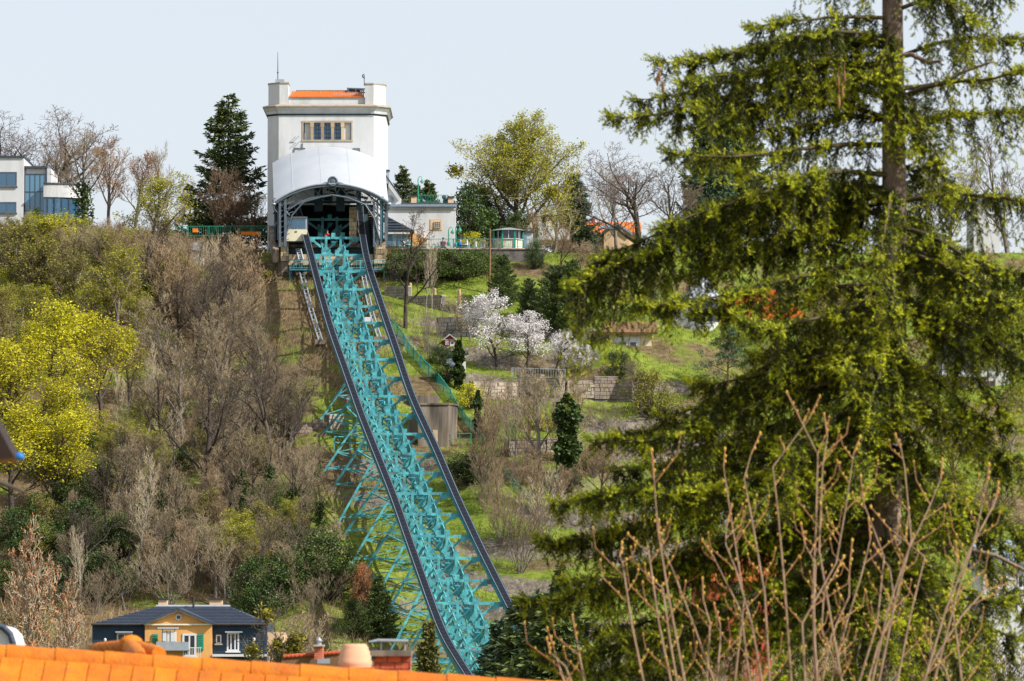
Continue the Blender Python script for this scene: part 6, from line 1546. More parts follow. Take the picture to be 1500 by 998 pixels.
# trees on the low ground before the slope
def lowland(key, nm, u, Y, vt, lb, w=1.0, cat='tree'): upland(key, nm, u, Y, vt, lb, cat, w=w)
lowland('browntop', 'spruce_tree', 628, 320, 905, 'slim spruce with brown cone laden top in front of the rails', .75)
lowland('fir1', 'fir_tree', 775, 300, 868, 'broad dark fir at the foot of the right rail', 1.3); lowland('firdark', 'fir_tree', 735, 310, 905, 'dark fir in front of the lowest cross beams', 1.1); lowland('fir0', 'fir_tree', 815, 290, 850, 'dark fir next to the near spruce boughs', 1.3)
lowland('mistled', 'mistletoe_tree', 437, 335, 880, 'bare tree full of yellow green mistletoe balls beside the slate house', 1.1)
lowland('bare_dark0', 'bare_tree', 400, 335, 905, 'dark bare twigs over the right wall of the slate house', .8)
lowland('ivied2', 'bare_tree', 470, 350, 890, 'bare ivied tree behind the brick chimney')
for k, (u, Y, vt) in enumerate(((930, 300, 880), (1010, 280, 900), (1150, 300, 890), (1210, 320, 860), (1300, 300, 850), (1400, 310, 870), (1470, 290, 880), (1080, 300, 930))):
    lowland('bare_brown%d' % (k % 3), 'bare_tree', u, Y, vt, 'brown bare tree down behind the big spruce', 1.3); bpy.data.objects[-1] if False else None
for o in bpy.data.objects:
    if o.get('label') == 'brown bare tree down behind the big spruce': o['group'] = 'low trees behind the big spruce'
for k, (u, v, h) in enumerate(((1010, 700, 110), (1080, 660, 90), (1180, 640, 110), (1250, 700, 120), (1330, 680, 110), (1400, 720, 120), (1480, 700, 120), (1300, 560, 110), (1220, 520, 100), (980, 760, 110), (1150, 760, 120), (1440, 800, 120), (1350, 480, 90), (1440, 440, 80), (1120, 450, 70))):
    onslope(['bare_grey%d', 'bare_brown%d'][k % 2] % (k % 3), 'bare_tree', u, v, h, 'bare tree on the right slope glimpsed through the big spruce', group='slope trees behind the big spruce', w=1.2)
# reddish magnolia at the left edge
make_tree('magnolia', 150, 'pale', 'pale', 'russet', 1, .07, .03, .6, lv=(13, 8, 5, 4), spread=62, up=.2, stems=1, bare=.66, trunk_r=.12, twig=.014, crook=.24, ratio=(.30, .55, .5, .5))
for k, (u, Y, vt, lb, w) in enumerate(((4, 170, 750, 'pale branched magnolia with reddish buds at the left edge', .6), (40, 180, 830, 'smaller reddish budding magnolia between the left edge and the slate house', .55))):
    upland('magnolia', 'magnolia_shrub', u, Y, vt, lb, 'shrub', w=w)
# undergrowth: dead stalks, brambles and grass tufts that nobody could count
rg = np.random.default_rng(9); n = 60000
ux = rg.uniform(-52, -10, n); uy = rg.uniform(372, 474, n); uz = gz(ux, uy); b = np.stack([ux, uy, uz], 1)
d = rg.normal(0, .5, (n, 3)); d[:, 2] = 1; d /= np.linalg.norm(d, axis=1, keepdims=True); L = rg.uniform(.3, 1.3, (n, 1))
dens = np.sin(ux * .35) * np.cos(uy * .27) + rg.normal(0, .5, n) > -.35; b = b[dens]; d = d[dens]; L = L[dens]; t = np.cross(d, np.array([0, 1., .3])); t /= np.linalg.norm(t, axis=1, keepdims=True)
V_ = np.stack([b - t * .014, b + t * .014, b + d * L], 1).reshape(-1, 3); o = np_mesh('undergrowth', V_, np.arange(len(V_)).reshape(-1, 3), mat('dead_stalks', (.22, .15, .085), (.36, .26, .15), .5, .9, island=.4)); o['kind'] = 'stuff'
n = 90000; ux = rg.uniform(-52, 60, n); uy = rg.uniform(372, 470, n); uz = gz(ux, uy); b = np.stack([ux, uy, uz], 1); d = rg.normal(0, .5, (n, 3)); d[:, 2] = 1; L = rg.uniform(.1, .4, (n, 1))
dens = np.sin(ux * .5 + 1) * np.cos(uy * .4) + rg.normal(0, .5, n) + (ux > -12) * .5 > .3; b = b[dens]; d = d[dens]; L = L[dens]; t = np.cross(d, np.array([0, 1., .3])); t /= np.linalg.norm(t, axis=1, keepdims=True)
V_ = np.stack([b - t * .03, b + t * .03, b + d * L], 1).reshape(-1, 3); o = np_mesh('grass', V_, np.arange(len(V_)).reshape(-1, 3), mat('grass_blades', (.10, .16, .02), (.25, .29, .05), .5, .9, island=.5, trans=.2)); o['kind'] = 'stuff'
# ------------------------------------------------------------------ the big near spruce
YS = 60.0
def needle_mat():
    return mat('young_needle', (.14, .18, .006), (.48, .48, .015), 1.0, .55, island=.5, trans=.25), mat('old_needle', (.02, .032, .005), (.11, .12, .010), 1.0, .55, island=.6, trans=.12)  # new tips paler by growth; old needles painted darker for bough shade
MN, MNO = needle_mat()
MSB = mat('spruce_bark', (.28, .20, .15), (.10, .07, .055), 9, .9, bump=.8, bscale=18, stretch=(1, 1, .35), c3=(.42, .36, .30), c3amt=.45, c3scale=5)
MSW = mat('spruce_twig', (.10, .075, .035), (.055, .045, .022), 6, .9)
MCONE = mat('cone_scale', (.30, .15, .06), (.2, .10, .04), 14, .6, objvar=.2)
NRG = np.random.default_rng(42)
def needle_shoots(base, dirs, L, n=11):
    """needles (one thin triangle each) round every shoot"""
    K = len(base); d = dirs / np.linalg.norm(dirs, axis=1, keepdims=True)
    ref = np.where(np.abs(d[:, 2:3]) > .9, np.array([[1., 0, 0]]), np.array([[0, 0, 1.]]))
    a = np.cross(d, ref); a /= np.linalg.norm(a, axis=1, keepdims=True); b = np.cross(d, a)
    out = np.zeros((K, n, 3, 3))
    for i in range(n):
        s_ = (i + NRG.random((K, 1))) / n; ph = i * 2.399 + NRG.uniform(-.4, .4, (K, 1)); rad = a * np.cos(ph) + b * np.sin(ph)
        p = base + d * L[:, None] * s_; ln = NRG.uniform(.024, .038, (K, 1)) * (1.15 - .35 * s_)
        tip = p + rad * ln * .85 + d * ln * .75; w_ = np.cross(rad, d) * .0082
        out[:, i, 0] = p - w_; out[:, i, 1] = p + w_; out[:, i, 2] = tip
    return out.reshape(-1, 3)
def bez(p0, p1, p2, p3, t):
    t = t[:, None]; return p0 * (1 - t) ** 3 + 3 * p1 * t * (1 - t) ** 2 + 3 * p2 * t * t * (1 - t) + p3 * t ** 3
tx = lambda v: np.interp(v, [-400, 0, 400, 700, 1000, 2600], [1312, 1307, 1311, 1300, 1292, 1290])
trunk_pts = [P(float(tx(v)), v, YS) for v in range(-380, 1100, 60)]
zb = float(gz(trunk_pts[-1].x, YS)); trunk_pts += [Vector((trunk_pts[-1].x + .02 * k, YS, trunk_pts[-1].z + (zb - .3 - trunk_pts[-1].z) * k / 6)) for k in range(1, 7)]
spruce = thing('spruce_tree', (trunk_pts[-1].x, YS, zb), 'huge near spruce with drooping needle curtains filling the right half', 'tree')
so = np.array(spruce.location)
m = MB(); m.tube(trunk_pts, [.03 + .0044 * (k * 1.0) * (1 if k < 30 else 1) + .055 for k in range(len(trunk_pts))], 14); m.build('trunk', MSB, spruce)
nshoots = 0
def spruce_branch(p0, tip, lift, sag, length_hang, seed, dense=1.0, thick=.035, tipup=.18, bare=.10, lat=1.0):
    global nshoots
    R = np.random.default_rng(seed); p0 = np.array(p0); tip = np.array(tip); L = np.linalg.norm(tip - p0)
    p1 = p0 + (tip - p0) * .33 + np.array([0, 0, lift * L]); p2 = p0 + (tip - p0) * .78 + np.array([0, 0, -sag * L]) ; 
    ts = np.linspace(0, 1, 15); C = bez(p0, p1, p2, tip, ts); C[1:-1] += np.cumsum(R.normal(0, .013 * L / 3, (13, 3)), 0) * np.sin(np.pi * ts[1:-1])[:, None] ** .5
    rad = thick * (1 - ts * .86)
    W = [prisms(C[:-1], C[1:], rad[:-1], rad[1:], 6)]
    # secondary twigs
    K = int(L / .021 * dense); nc_ = max(6, int(L / .105)); tc_ = bare + (1 - bare) * (np.arange(nc_) + R.uniform(.1, .9, nc_)) / nc_; ci_ = R.integers(0, nc_, K); t = np.clip(tc_[ci_] + R.normal(0, .022 / max(L, 1), K), bare * .5, .995); i = np.minimum((t * 14).astype(int), 13); f_ = (t * 14 - i)[:, None]
    B = C[i] + (C[i + 1] - C[i]) * f_; T = C[i + 1] - C[i]; T /= np.linalg.norm(T, axis=1, keepdims=True)
    side = np.cross(T, np.array([0, 0, 1.])); side /= np.maximum(np.linalg.norm(side, axis=1, keepdims=True), 1e-6)
    hang = R.random(K) < R.uniform(.35, .9, nc_)[ci_]
    sg = np.where(R.random(nc_) < .5, -1., 1.)[ci_][:, None]; cl_ = R.uniform(.55, 1.25, nc_)[ci_]
    env = np.minimum(1, (1.02 - t) / .35) * np.minimum(1, .45 + t / .35)
    if length_hang > 1.0: env = np.minimum(1, .25 + t * .9)
    Lt = cl_ * np.where(hang, length_hang * R.uniform(.3, 1.15, K), .50 * lat * R.uniform(.4, 1.1, K)) * (.22 + .78 * env)
    D = np.where(hang[:, None], side * sg * .35 + T * .25 + np.array([0, 0, -.5]), side * sg * .95 + T * .75 + np.array([0, 0, .10]))
    D /= np.linalg.norm(D, axis=1, keepdims=True); D += R.normal(0, .12, (K, 3))
    droop = np.where(hang, 1.0, .28)
    ns = 4; S = np.linspace(0, 1, ns + 1)
    def pos(s_):   # s_: (K,) along each twig
        q = B + D * (Lt * s_)[:, None] * np.where(hang, .55 + 0 * s_, 1.)[:, None]
        q[:, 2] -= droop * Lt * (s_ ** 1.6) * .75
        return q
    pts = [pos(np.full(K, s_)) for s_ in S]
    tr_ = np.full(K, .0036)
    for k in range(ns): W.append(prisms(pts[k], pts[k + 1], tr_ * (1 - .16 * k), tr_ * (1 - .16 * (k + 1)), 3))
    # shoots on the twigs
    nb, nd, nl, ny_ = [], [], [], []
    per = 11
    for k in range(per):
        s_ = np.clip((k + R.random(K)) / per, .04, 1.0); ok = R.random(K) < np.clip(Lt / .38, .30, 1.0) * .95
        q = pos(s_); q2 = pos(np.minimum(s_ + .06, 1.06)); tang = q2 - q; tang /= np.maximum(np.linalg.norm(tang, axis=1, keepdims=True), 1e-6)
        az = R.uniform(0, 6.283, K); a = np.cross(tang, np.array([.3, .2, 1.])); a /= np.linalg.norm(a, axis=1, keepdims=True); b_ = np.cross(tang, a)
        outd = tang * .9 + (a * np.cos(az)[:, None] + b_ * np.sin(az)[:, None]) * .8 + np.array([0, 0, .10])
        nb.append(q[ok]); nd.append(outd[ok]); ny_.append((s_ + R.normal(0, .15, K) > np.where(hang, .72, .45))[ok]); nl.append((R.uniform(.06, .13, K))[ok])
    # the leader and its tip tuft
    kk = int(L * 26); t2 = .25 + .75 * R.random(kk); i2 = np.minimum((t2 * 14).astype(int), 13); q = C[i2] + (C[i2 + 1] - C[i2]) * (t2 * 14 - i2)[:, None]
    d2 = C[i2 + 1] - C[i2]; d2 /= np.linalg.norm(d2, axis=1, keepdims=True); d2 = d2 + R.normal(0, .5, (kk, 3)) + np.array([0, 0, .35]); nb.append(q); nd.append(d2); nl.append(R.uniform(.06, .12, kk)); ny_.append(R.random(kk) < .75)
    for k in range(7):
        q = tip[None] + R.normal(0, .012, (1, 3)); dd = (C[-1] - C[-2]); dd = dd / np.linalg.norm(dd) + R.normal(0, .45, 3) + np.array([0, 0, tipup * 2]); nb.append(q); nd.append(dd[None]); nl.append(np.array([R.uniform(.08, .15)])); ny_.append(np.array([True]))
    nb = np.concatenate(nb); nd = np.concatenate(nd); nl = np.concatenate(nl); nshoots += len(nb)
    bv = np.zeros((0, 3)); fs = []; off = 0
    for V_, F_ in W: fs.append(F_ + off); off += len(V_)
    V_ = np.concatenate([w_[0] for w_ in W]); F_ = np.concatenate(fs)
    br = np_mesh('branch', V_ - so, F_, MSW, spruce)
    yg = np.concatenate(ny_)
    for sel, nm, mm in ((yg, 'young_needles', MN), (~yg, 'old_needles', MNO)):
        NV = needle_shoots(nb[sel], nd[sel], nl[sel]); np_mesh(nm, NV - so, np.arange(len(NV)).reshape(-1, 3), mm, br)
    return C
def PB(u, v, dy=0.0): return np.array(P(u, v, YS + dy))
BR = [  # start v, tip (u, v), depth of tip, lift, sag, hanging length, density
    (30, 1100, 40, -.6, .10, -.02, .85, .9), (66, 1062, 78, .5, .12, .0, .8, 1.0), (75, 957, 88, -.3, .16, .02, .62, .9), (150, 895, 170, -.9, .20, .02, .42, 1.0),
    (120, 1010, 190, .8, .14, .05, .5, .7), (215, 975, 222, -1.2, .05, .10, .40, .8), (260, 1085, 250, -1.4, .06, .12, .75, .9), (295, 835, 415, -.7, .16, -.02, 1.05, 1.35), (345, 935, 425, .6, .12, .0, .40, 1.0),
    (310, 1020, 390, 1.0, .10, .03, .55, .9), (385, 925, 440, -1.5, .05, .06, .45, 1.1), (420, 1020, 460, -1.2, .08, .06, .35, 1.0), (440, 1090, 470, -1.7, .03, .10, .5, 1.0), (430, 1010, 620, -1.0, .10, .03, .5, 1.0),
    (500, 1015, 560, -1.0, .06, .06, .5, .9), (520, 965, 605, -.6, .08, .06, .45, .9), (560, 868, 645, -.2, .12, .05, .4, .9), (600, 900, 690, .5, .10, .05, .6, 1.0), (640, 812, 735, -.3, .12, .06, .45, 1.1), (690, 790, 790, .2, .12, .06, .5, 1.1), (735, 830, 850, -.8, .08, .08, .5, 1.1),
    (760, 770, 880, .3, .10, .06, .5, 1.1), (800, 900, 930, -1.2, .05, .08, .5, 1.1), (840, 790, 960, 0, .10, .06, .5, 1.2), (900, 860, 1000, -1.0, .1, .06, .5, 1.0),
    (300, 855, 400, -.4, .18, -.05, 1.05, 1.2), (300, 880, 385, .0, .18, -.02, .62, 1.2), (290, 960, 335, -1.0, .17, -.02, .62, 1.1), (100, 1000, 120, -.8, .12, .0, .75, 1.0), (60, 1150, 55, -.9, .12, .0, 1.0, 1.0), (110, 930, 145, .5, .16, .0, .6, .9), (180, 1130, 190, .5, .12, .02, .8, .9),
    (280, 1040, 300, .6, .12, .0, .8, 1.0), (180, 1090, 150, -.2, .14, .02, .8, .9), (560, 900, 640, -1.2, .1, .06, .5, 1.2), (650, 850, 730, -1.0, .1, .06, .5, 1.2), (720, 810, 800, .6, .1, .06, .6, 1.2), (780, 830, 870, -.3, .1, .06, .6, 1.2),
    (830, 850, 920, .9, .1, .06, .6, 1.2), (660, 960, 720, -1.6, .06, .08, .6, 1.2), (760, 950, 840, 1.2, .08, .06, .7, 1.2), (880, 820, 985, .5, .1, .06, .6, 1.2), (600, 1050, 660, 1.4, .06, .06, .8, 1.2), (450, 1100, 520, 1.2, .06, .06, .8, 1.2),
    (20, 1480, -20, -.5, .14, .0, .9, 1.0), (90, 1560, 60, .4, .16, .0, 1.0, 1.0), (150, 1520, 95, -1.0, .12, .06, .7, .6), (185, 1560, 165, .2, .10, .0, .95, .9), (300, 1560, 300, -.5, .12, .0, .9, 1.1), (330, 1500, 400, -1.3, .06, .08, .7, 1.1), (400, 1560, 430, .3, .1, .02, .8, 1.1),
    (450, 1540, 520, -.6, .1, .05, .7, 1.0), (520, 1480, 620, -1.6, .05, .1, .5, 1.1), (600, 1540, 700, -.6, .08, .06, .6, 1.1), (660, 1460, 750, -1.6, .05, .1, .5, 1.1), (720, 1550, 830, 0, .08, .06, .6, 1.0), (800, 1480, 880, -1.4, .06, .1, .5, 1.0), (860, 1560, 960, -.4, .08, .06, .5, 1.0),
    (-60, 1200, -30, -.3, .1, .05, .8, .9), (-110, 1450, -80, .2, .1, .05, .9, .9), (-160, 1150, -60, .3, .08, .1, .9, .8), (-60, 1420, 30, -1.0, .1, .05, .7, .9)]
for k, (v0, u1, v1, dy, lift, sag, hg, de) in enumerate(BR):
    spruce_branch(PB(float(tx(v0)), v0), PB(u1, v1, dy), lift, sag, hg, 500 + k, de, thick=.034 if v0 > 100 else .028)
# boughs that come towards the viewer or go away from him
RR_ = random.Random(8)
for k in range(47):
    v0 = 250 + k * 16.5 + RR_.uniform(-12, 12) if k < 42 else 30 + (k - 42) * 28; front = RR_.random() < .62 or v0 < 240
    dy = (-RR_.uniform(1.4, 2.6) if v0 > 240 else -RR_.uniform(.6, 1.2)) if front else RR_.uniform(1.2, 2.6); du = RR_.uniform(-235, 235) if v0 > 240 else RR_.uniform(-90, 90); 
    v1 = v0 + RR_.uniform(40, 130) * (1 + (v0 / 900))
    spruce_branch(PB(float(tx(v0)), v0), PB(float(tx(v0)) + du, v1, dy), .12, .03, RR_.uniform(.4, .7), 700 + k, .8, thick=.03)
# bare crooked limbs near the top
for k, (v0, pts) in enumerate(((130, [(1345, 128), (1380, 122), (1412, 105), (1450, 92)]), (85, [(1335, 80), (1360, 92), (1378, 90)]), (640, [(1240, 560), (1220, 470), (1235, 450), (1262, 440)]), (820, [(1400, 800), (1460, 815), (1510, 840)]), (850, [(1390, 875), (1450, 880), (1510, 870)]))):
    q = [P(float(tx(v0)), v0, YS)] + [P(u, v, YS - .25 * (j + 1) * .6) for j, (u, v) in enumerate(pts)]
    m = MB(); m.tube(q, [.034 * (1 - .16 * j) for j in range(len(q))], 7); m.build('limb', MSB, spruce)
# hanging cones
for k, (u, v, dy) in enumerate(((963, 118, -.3), (971, 128, -.3), (966, 110, -.35), (1228, 120, -1.0), (1234, 135, -1.0), (1229, 150, -1.0), (1237, 112, -1.0), (968, 655, -.6), (921, 735, -.5), (928, 760, -.5), (945, 765, -.5), (1000, 690, -.7), (1150, 660, -1.4), (940, 750, -.5))):
    c = P(u, v, YS + dy - .25); m = MB(); prof = []
    for i in range(9):
        t = i / 8; r_ = .019 * math.sin(math.pi * min(1, t * .92 + .08)) ** .7; prof += [(max(r_, .002), -.13 * t), (max(r_ * .8, .002), -.13 * t - .006)]
    m.lathe(c + Vector((0, 0, .06)), prof, 7); m.tube([c + Vector((0, 0, .055)), c + Vector((.005, 0, .16))], .004, 4); m.build('cone', MCONE, spruce)
# ------------------------------------------------------------------ budding shrubs in front of the spruce
MT1 = mat('shrub_bark', (.33, .22, .14), (.19, .125, .08), 20, .85, stretch=(1, 1, .3)); MT2 = mat('young_twig', (.40, .20, .08), (.24, .12, .06), 10, .6); MBUD = mat('leaf_bud', (.55, .36, .05), (.45, .24, .04), 30, .6, objvar=.2)
YB = 42.0
def shrub(label, stems, Yc, seed):
    R = random.Random(seed); u0 = sum(s_[0][0] for s_ in stems) / len(stems)
    bx_ = P(u0, 998, Yc); z0 = float(gz(bx_.x, Yc)); r = thing('budding_shrub', (bx_.x, Yc, z0), label, 'shrub', None)
    ext = []
    for st in stems:      # finer side stems between the main ones
        for _ in range(R.choice((0, 1, 1))):
            du = R.uniform(-28, 28); top = R.uniform(.35, .85); n_ = len(st)
            pts_ = [(u + du * (j / n_ + .6) + R.uniform(-6, 6), 1012 - (1012 - v) * top) for j, (u, v) in enumerate(st)]; ext.append(pts_)
    for st in stems + ext:
        dy = R.uniform(-.5, .5); pts = [P(u, v, Yc + dy + .12 * j) for j, (u, v) in enumerate(st)]
        foot = Vector((bx_.x + (pts[0].x - bx_.x) * .35, Yc + dy * .3, z0 - .1)); mid = foot.lerp(pts[0], .6) + Vector((0, 0, -.2))
        full = [foot, mid] + pts; n = len(full); rad = [.024, .017] + [.0098 * (1 - .62 * j / max(1, n - 3)) for j in range(n - 2)]
        m = MB(); m.tube(full, rad, 6); so_ = m.build('stem', MT1, r)
        tw = MB(); bd = MB()
        for a, b in zip(pts[:-1], pts[1:]):
            L = (b - a).length; k = max(1, int(L / .15))
            for i in range(k):
                q = a.lerp(b, (i + R.random()) / k); d = (b - a).normalized(); s_ = R.choice((-1, 1))
                if R.random() < .55:
                    ln = R.uniform(.08, .34); e = q + d * ln * .75 + Vector((s_ * ln * .6, R.uniform(-.3, .3) * ln, 0)); e2 = e + Vector((s_ * .02, 0, ln * .45))
                    tw.tube([q, e, e2], [.0055, .0045, .0035], 4); bd.ball(e2 + Vector((0, 0, .012)), .0075, (1, 1, 1.9), 6, 4)
                    for w_ in (.4, .75): c = q.lerp(e, w_); bd.ball(c + Vector((0, 0, .008)), .008, (1, 1, 1.6), 5, 4)
                else: bd.ball(q + Vector((s_ * .018, 0, .012)), .0075, (1, 1, 1.9), 6, 4)
        # orange end shoot
        d = (pts[-1] - pts[-2]).normalized(); e = pts[-1] + d * R.uniform(.08, .2) + Vector((R.uniform(-.05, .05), 0, .05)); tw.tube([pts[-1], e], [.0065, .0045], 5); bd.ball(e, .010, (1, 1, 2), 6, 4)
        for w_ in (.3, .6): c = pts[-1].lerp(e, w_); bd.ball(c + Vector((.01, 0, 0)), .009, (1, 1, 1.7), 5, 4)
        tw.build('twig', MT2, so_, kind='stuff'); bd.build('bud', MBUD, so_, kind='stuff')
    return r
shrub('budding shrub with the two leftmost bare stems in front of the spruce', [[(945, 1010), (925, 913), (912, 825), (908, 816)], [(985, 1010), (965, 913), (950, 807), (935, 798)], [(1005, 1010), (980, 878), (963, 772), (958, 702)], [(830, 1010), (820, 979), (812, 952)], [(858, 1010), (850, 966), (845, 939)]], 42.0, 1)
shrub('budding shrub with crossing stems left of the middle', [[(1050, 1010), (1015, 913), (985, 834), (965, 790)], [(1075, 1010), (1090, 878), (1070, 754), (1060, 684)], [(1100, 1010), (1085, 895), (1045, 816)], [(1035, 1010), (1040, 913), (1030, 878)], [(1128, 1010), (1120, 869), (1100, 754), (1090, 702), (1100, 666)]], 44.0, 2)
shrub('tallest budding shrub with orange tips in front of the spruce trunk', [[(1160, 1010), (1150, 869), (1140, 754), (1132, 684), (1185, 614)], [(1195, 1010), (1190, 878), (1195, 772), (1198, 666), (1172, 614)], [(1235, 1010), (1215, 895), (1200, 807), (1205, 684), (1212, 640)], [(1180, 1010), (1175, 913), (1225, 825), (1240, 737), (1250, 666)], [(1215, 1010), (1240, 913), (1262, 842), (1275, 790)]], 43.0, 3)
shrub('budding shrub with a wide fork of long straight twigs', [[(1275, 1010), (1300, 895), (1330, 807), (1360, 746), (1378, 702)], [(1285, 1010), (1310, 886), (1335, 790), (1325, 684), (1320, 658)], [(1255, 1010), (1285, 913), (1295, 816), (1265, 737)], [(1312, 1010), (1335, 895), (1355, 816), (1300, 772)]], 43.5, 4)
shrub('rightmost budding shrub leaning towards the edge', [[(1350, 1010), (1385, 895), (1420, 807), (1455, 741), (1460, 728)], [(1365, 1010), (1400, 878), (1430, 781), (1445, 710)], [(1410, 1010), (1402, 939), (1392, 869), (1402, 825)]], 42.5, 5)
# ------------------------------------------------------------------ orange tiled roof and chimneys in front
YR = 41.0; s41 = px(YR)
MT = mat('near_roof_tile', (.56, .165, .006), (.46, .115, .005), 7, .75, bump=.25, bscale=40, objvar=.12, c3=(.22, .10, .03), c3amt=.4, c3scale=9)
def rt(u): return 941 + 59 * (u + 30) / 890.0          # crest line of the ridge in the photo
root = thing('tiled_roof', P(400, 1100, YR + 1), 'near orange clay tiled roof sloping along the bottom edge', 'roof')
ridge_n = 14; u_a = -60
L0 = P(u_a, rt(u_a), YR); L1 = P(920, rt(920), YR); rd = (L1 - L0); RL_ = rd.length; rd.normalize()
step = .367; n = int(RL_ / step) + 1
down = Vector((0, -.83, -.56)); down = (down - rd * down.dot(rd)).normalized(); nrm = rd.cross(down).normalized()
if nrm.z < 0: nrm = -nrm
for k in range(n):
    a = L0 + rd * (k * step); b = a + rd * (step + .03); m = MB(); rows_ = 9
    vs = []; fs = []
    for j, (c, r_, lift) in enumerate(((a, .112, .004), (a + rd * .03, .1115, .004), (a + rd * .2, .109, .002), (b, .106, 0))):
        for i in range(rows_ + 1):
            t = math.pi * i / rows_; vs.append(c + Vector((0, 0, -.115 + lift)) + UP * (r_ * math.sin(t)) + Vector((0, 1, 0)) * (-r_ * 1.1 * math.cos(t)))
    q = rows_ + 1
    for j in range(3):
        for i in range(rows_): fs.append((j * q + i, j * q + i + 1, (j + 1) * q + i + 1, (j + 1) * q + i))
    m.add(vs, fs, True); m.add([v_ - Vector((0, 0, .018)) for v_ in vs], [f_[::-1] for f_ in fs], True); m.add(vs[:q] + [v_ - Vector((0, 0, .018)) for v_ in vs[:q]], [(i, i + 1, q + i + 1, q + i) for i in range(rows_)]); m.build('ridge_tile', MT, root)
m = MB(); m.tube([L0 + UP * -.11, L1 + UP * -.11], .085, 8); m.build('ridge_mortar', M['mortar'], root)
# courses of flat tiles on the near slope
tw_ = .165; rows = 2; RT = random.Random(4)
base_ = L0 + UP * -.10 + Vector((0, -.10, 0))
for r_ in range(rows):
    for k in range(int(RL_ / tw_)):
        c = base_ + rd * ((k + .5 + (.5 if r_ % 2 else 0)) * tw_) + down * (.03 + r_ * .34 + .2) + nrm * (.012 + .004 * RT.random()); w2 = tw_ * .48
        vs = [c - rd * w2 - down * .21, c + rd * w2 - down * .21, c + rd * w2 + down * .19 + nrm * .012, c + down * .205 + nrm * .013, c - rd * w2 + down * .19 + nrm * .012]
        vs = vs + [q - nrm * .014 for q in vs]
        m = MB(); m.add(vs, [(0, 1, 2, 3, 4), (9, 8, 7, 6, 5)] + [(i, i + 5, (i + 1) % 5 + 5, (i + 1) % 5) for i in range(5)]); m.build('roof_tile', MT, root)
m = MB(); a = base_ - nrm * .03; m.add([a, a + rd * RL_, a + rd * RL_ + down * 5, a + down * 5], [(0, 1, 2, 3)]); a2 = L0 + UP * -.14 + Vector((0, .1, 0)); up2 = Vector((0, .83, -.56)); m.add([a2, a2 + rd * RL_, a2 + rd * RL_ + up2 * 5, a2 + up2 * 5], [(3, 2, 1, 0)]); m.build('slope_cover', MT, root)
# walls that carry the roof
m = MB(); c0 = L0 + down * 4.6 + UP * -.2; c1 = L0 + rd * RL_ + down * 4.6 + UP * -.2; d0 = L0 + up2 * 4.6 + UP * -.2; d1 = L0 + rd * RL_ + up2 * 4.6 + UP * -.2; zg = -13.5
for a, b in ((c0, c1), (c1, d1), (d1, d0), (d0, c0)): m.add([(a.x, a.y, zg), (b.x, b.y, zg), (b.x, b.y, b.z - .05), (a.x, a.y, a.z - .05)], [(0, 1, 2, 3)])
m.build('house_wall', M['peach'], root)
# hip junction behind the ridge
root = thing('hip_roof', P(195, 960, 46), 'orange dormer hip with round ridge tiles meeting behind the near ridge', 'roof')
jn = P(192, 934, 46); f46 = px(46)
def half_tube(parent, a, b, r, name='hip_tile', mat_=None, n=3):
    d = b - a
    for k in range(n):
        m = MB(); m.tube([a + d * (k / n), a + d * ((k + 1) / n + .02)], [r * 1.08, r * .95], 10); m.build(name, mat_ or MT, parent)
half_tube(root, jn + UP * -.08, P(232, 958, 45), .065); half_tube(root, jn + UP * -.08, P(205, 965, 44.2), .07); half_tube(root, jn + UP * -.07, P(140, 951, 47.4), .055, n=6)
m = MB(); a, b, c, d_ = jn + UP * -.1, P(140, 955, 47.4), P(150, 1000, 47), P(240, 1000, 45); e = P(236, 961, 45); m.add([a, b, c, d_, e], [(0, 1, 2), (0, 2, 3), (0, 3, 4)]); m.add([q + Vector((0, .15, -.05)) for q in (a, b, c, d_, e)], [(2, 1, 0), (3, 2, 0), (4, 3, 0)]); m.build('tiles', MT, root)
m = MB(); m.ball(jn + UP * -.045, .085, (1.2, 1, .8)); m.build('hip_cap', MT, root)
m = MB(); m.bx(P(160, 990, 46).x, P(225, 990, 46).x, 45.9, 46.6, -13.0, P(200, 985, 46).z); m.build('dormer_wall', M['peach'], root)
# chimneys
f = Fr(47)
root = thing('clay_chimney', (f.x(520), 47.3, f.z(990)), 'pale terracotta ribbed chimney pot behind the orange ridge', 'chimney pot')
m = MB(); k_ = px(47)
m.lathe((f.x(519.5), 47.2, f.z(974)), [(24 * k_, -1.5 * 1), (24 * k_, -.02), (24.5 * k_, 0), (25 * k_, .028), (23.5 * k_, .034), (23.5 * k_, .075), (22.2 * k_, .082), (22 * k_, .115), (20 * k_, .125), (19.5 * k_, .15), (17.5 * k_, .165), (16 * k_, .178), (14 * k_, .18), (14 * k_, .1)], 28); m.build('pot', M['clay'], root)
m = MB(); m.bx(f.x(494), f.x(546), 47, 47.6, -13, f.z(978)); m.build('stack', M['brick'], root)
root = thing('brick_chimney', (f.x(575), 48, f.z(990)), 'low red brick chimney with grey slab and metal cowl behind the orange ridge', 'chimney')
f = Fr(48); brk = random.Random(6)
m = MB(); m.bx(f.x(547) + .004, f.x(602.5) - .004, 48.004, 48.4, -13, f.z(961.5)); co = m.build('core', M['mortar'], root)
v = 961.5; row = 0
while v < 1000:
    u = 547.0 - (10 if row % 2 else 0); h = 9.3
    while u < 602:
        a = max(u, 547); b = min(u + 20.5, 602.8)
        if b - a > 2: m = MB(); m.bx(f.x(a + .5), f.x(b - .5), 47.98 - brk.uniform(0, .006), 48.1, f.z(v + h - .8), f.z(v)); m.build('brick', M['brick'], co)
        u += 21
    v += h + .6; row += 1
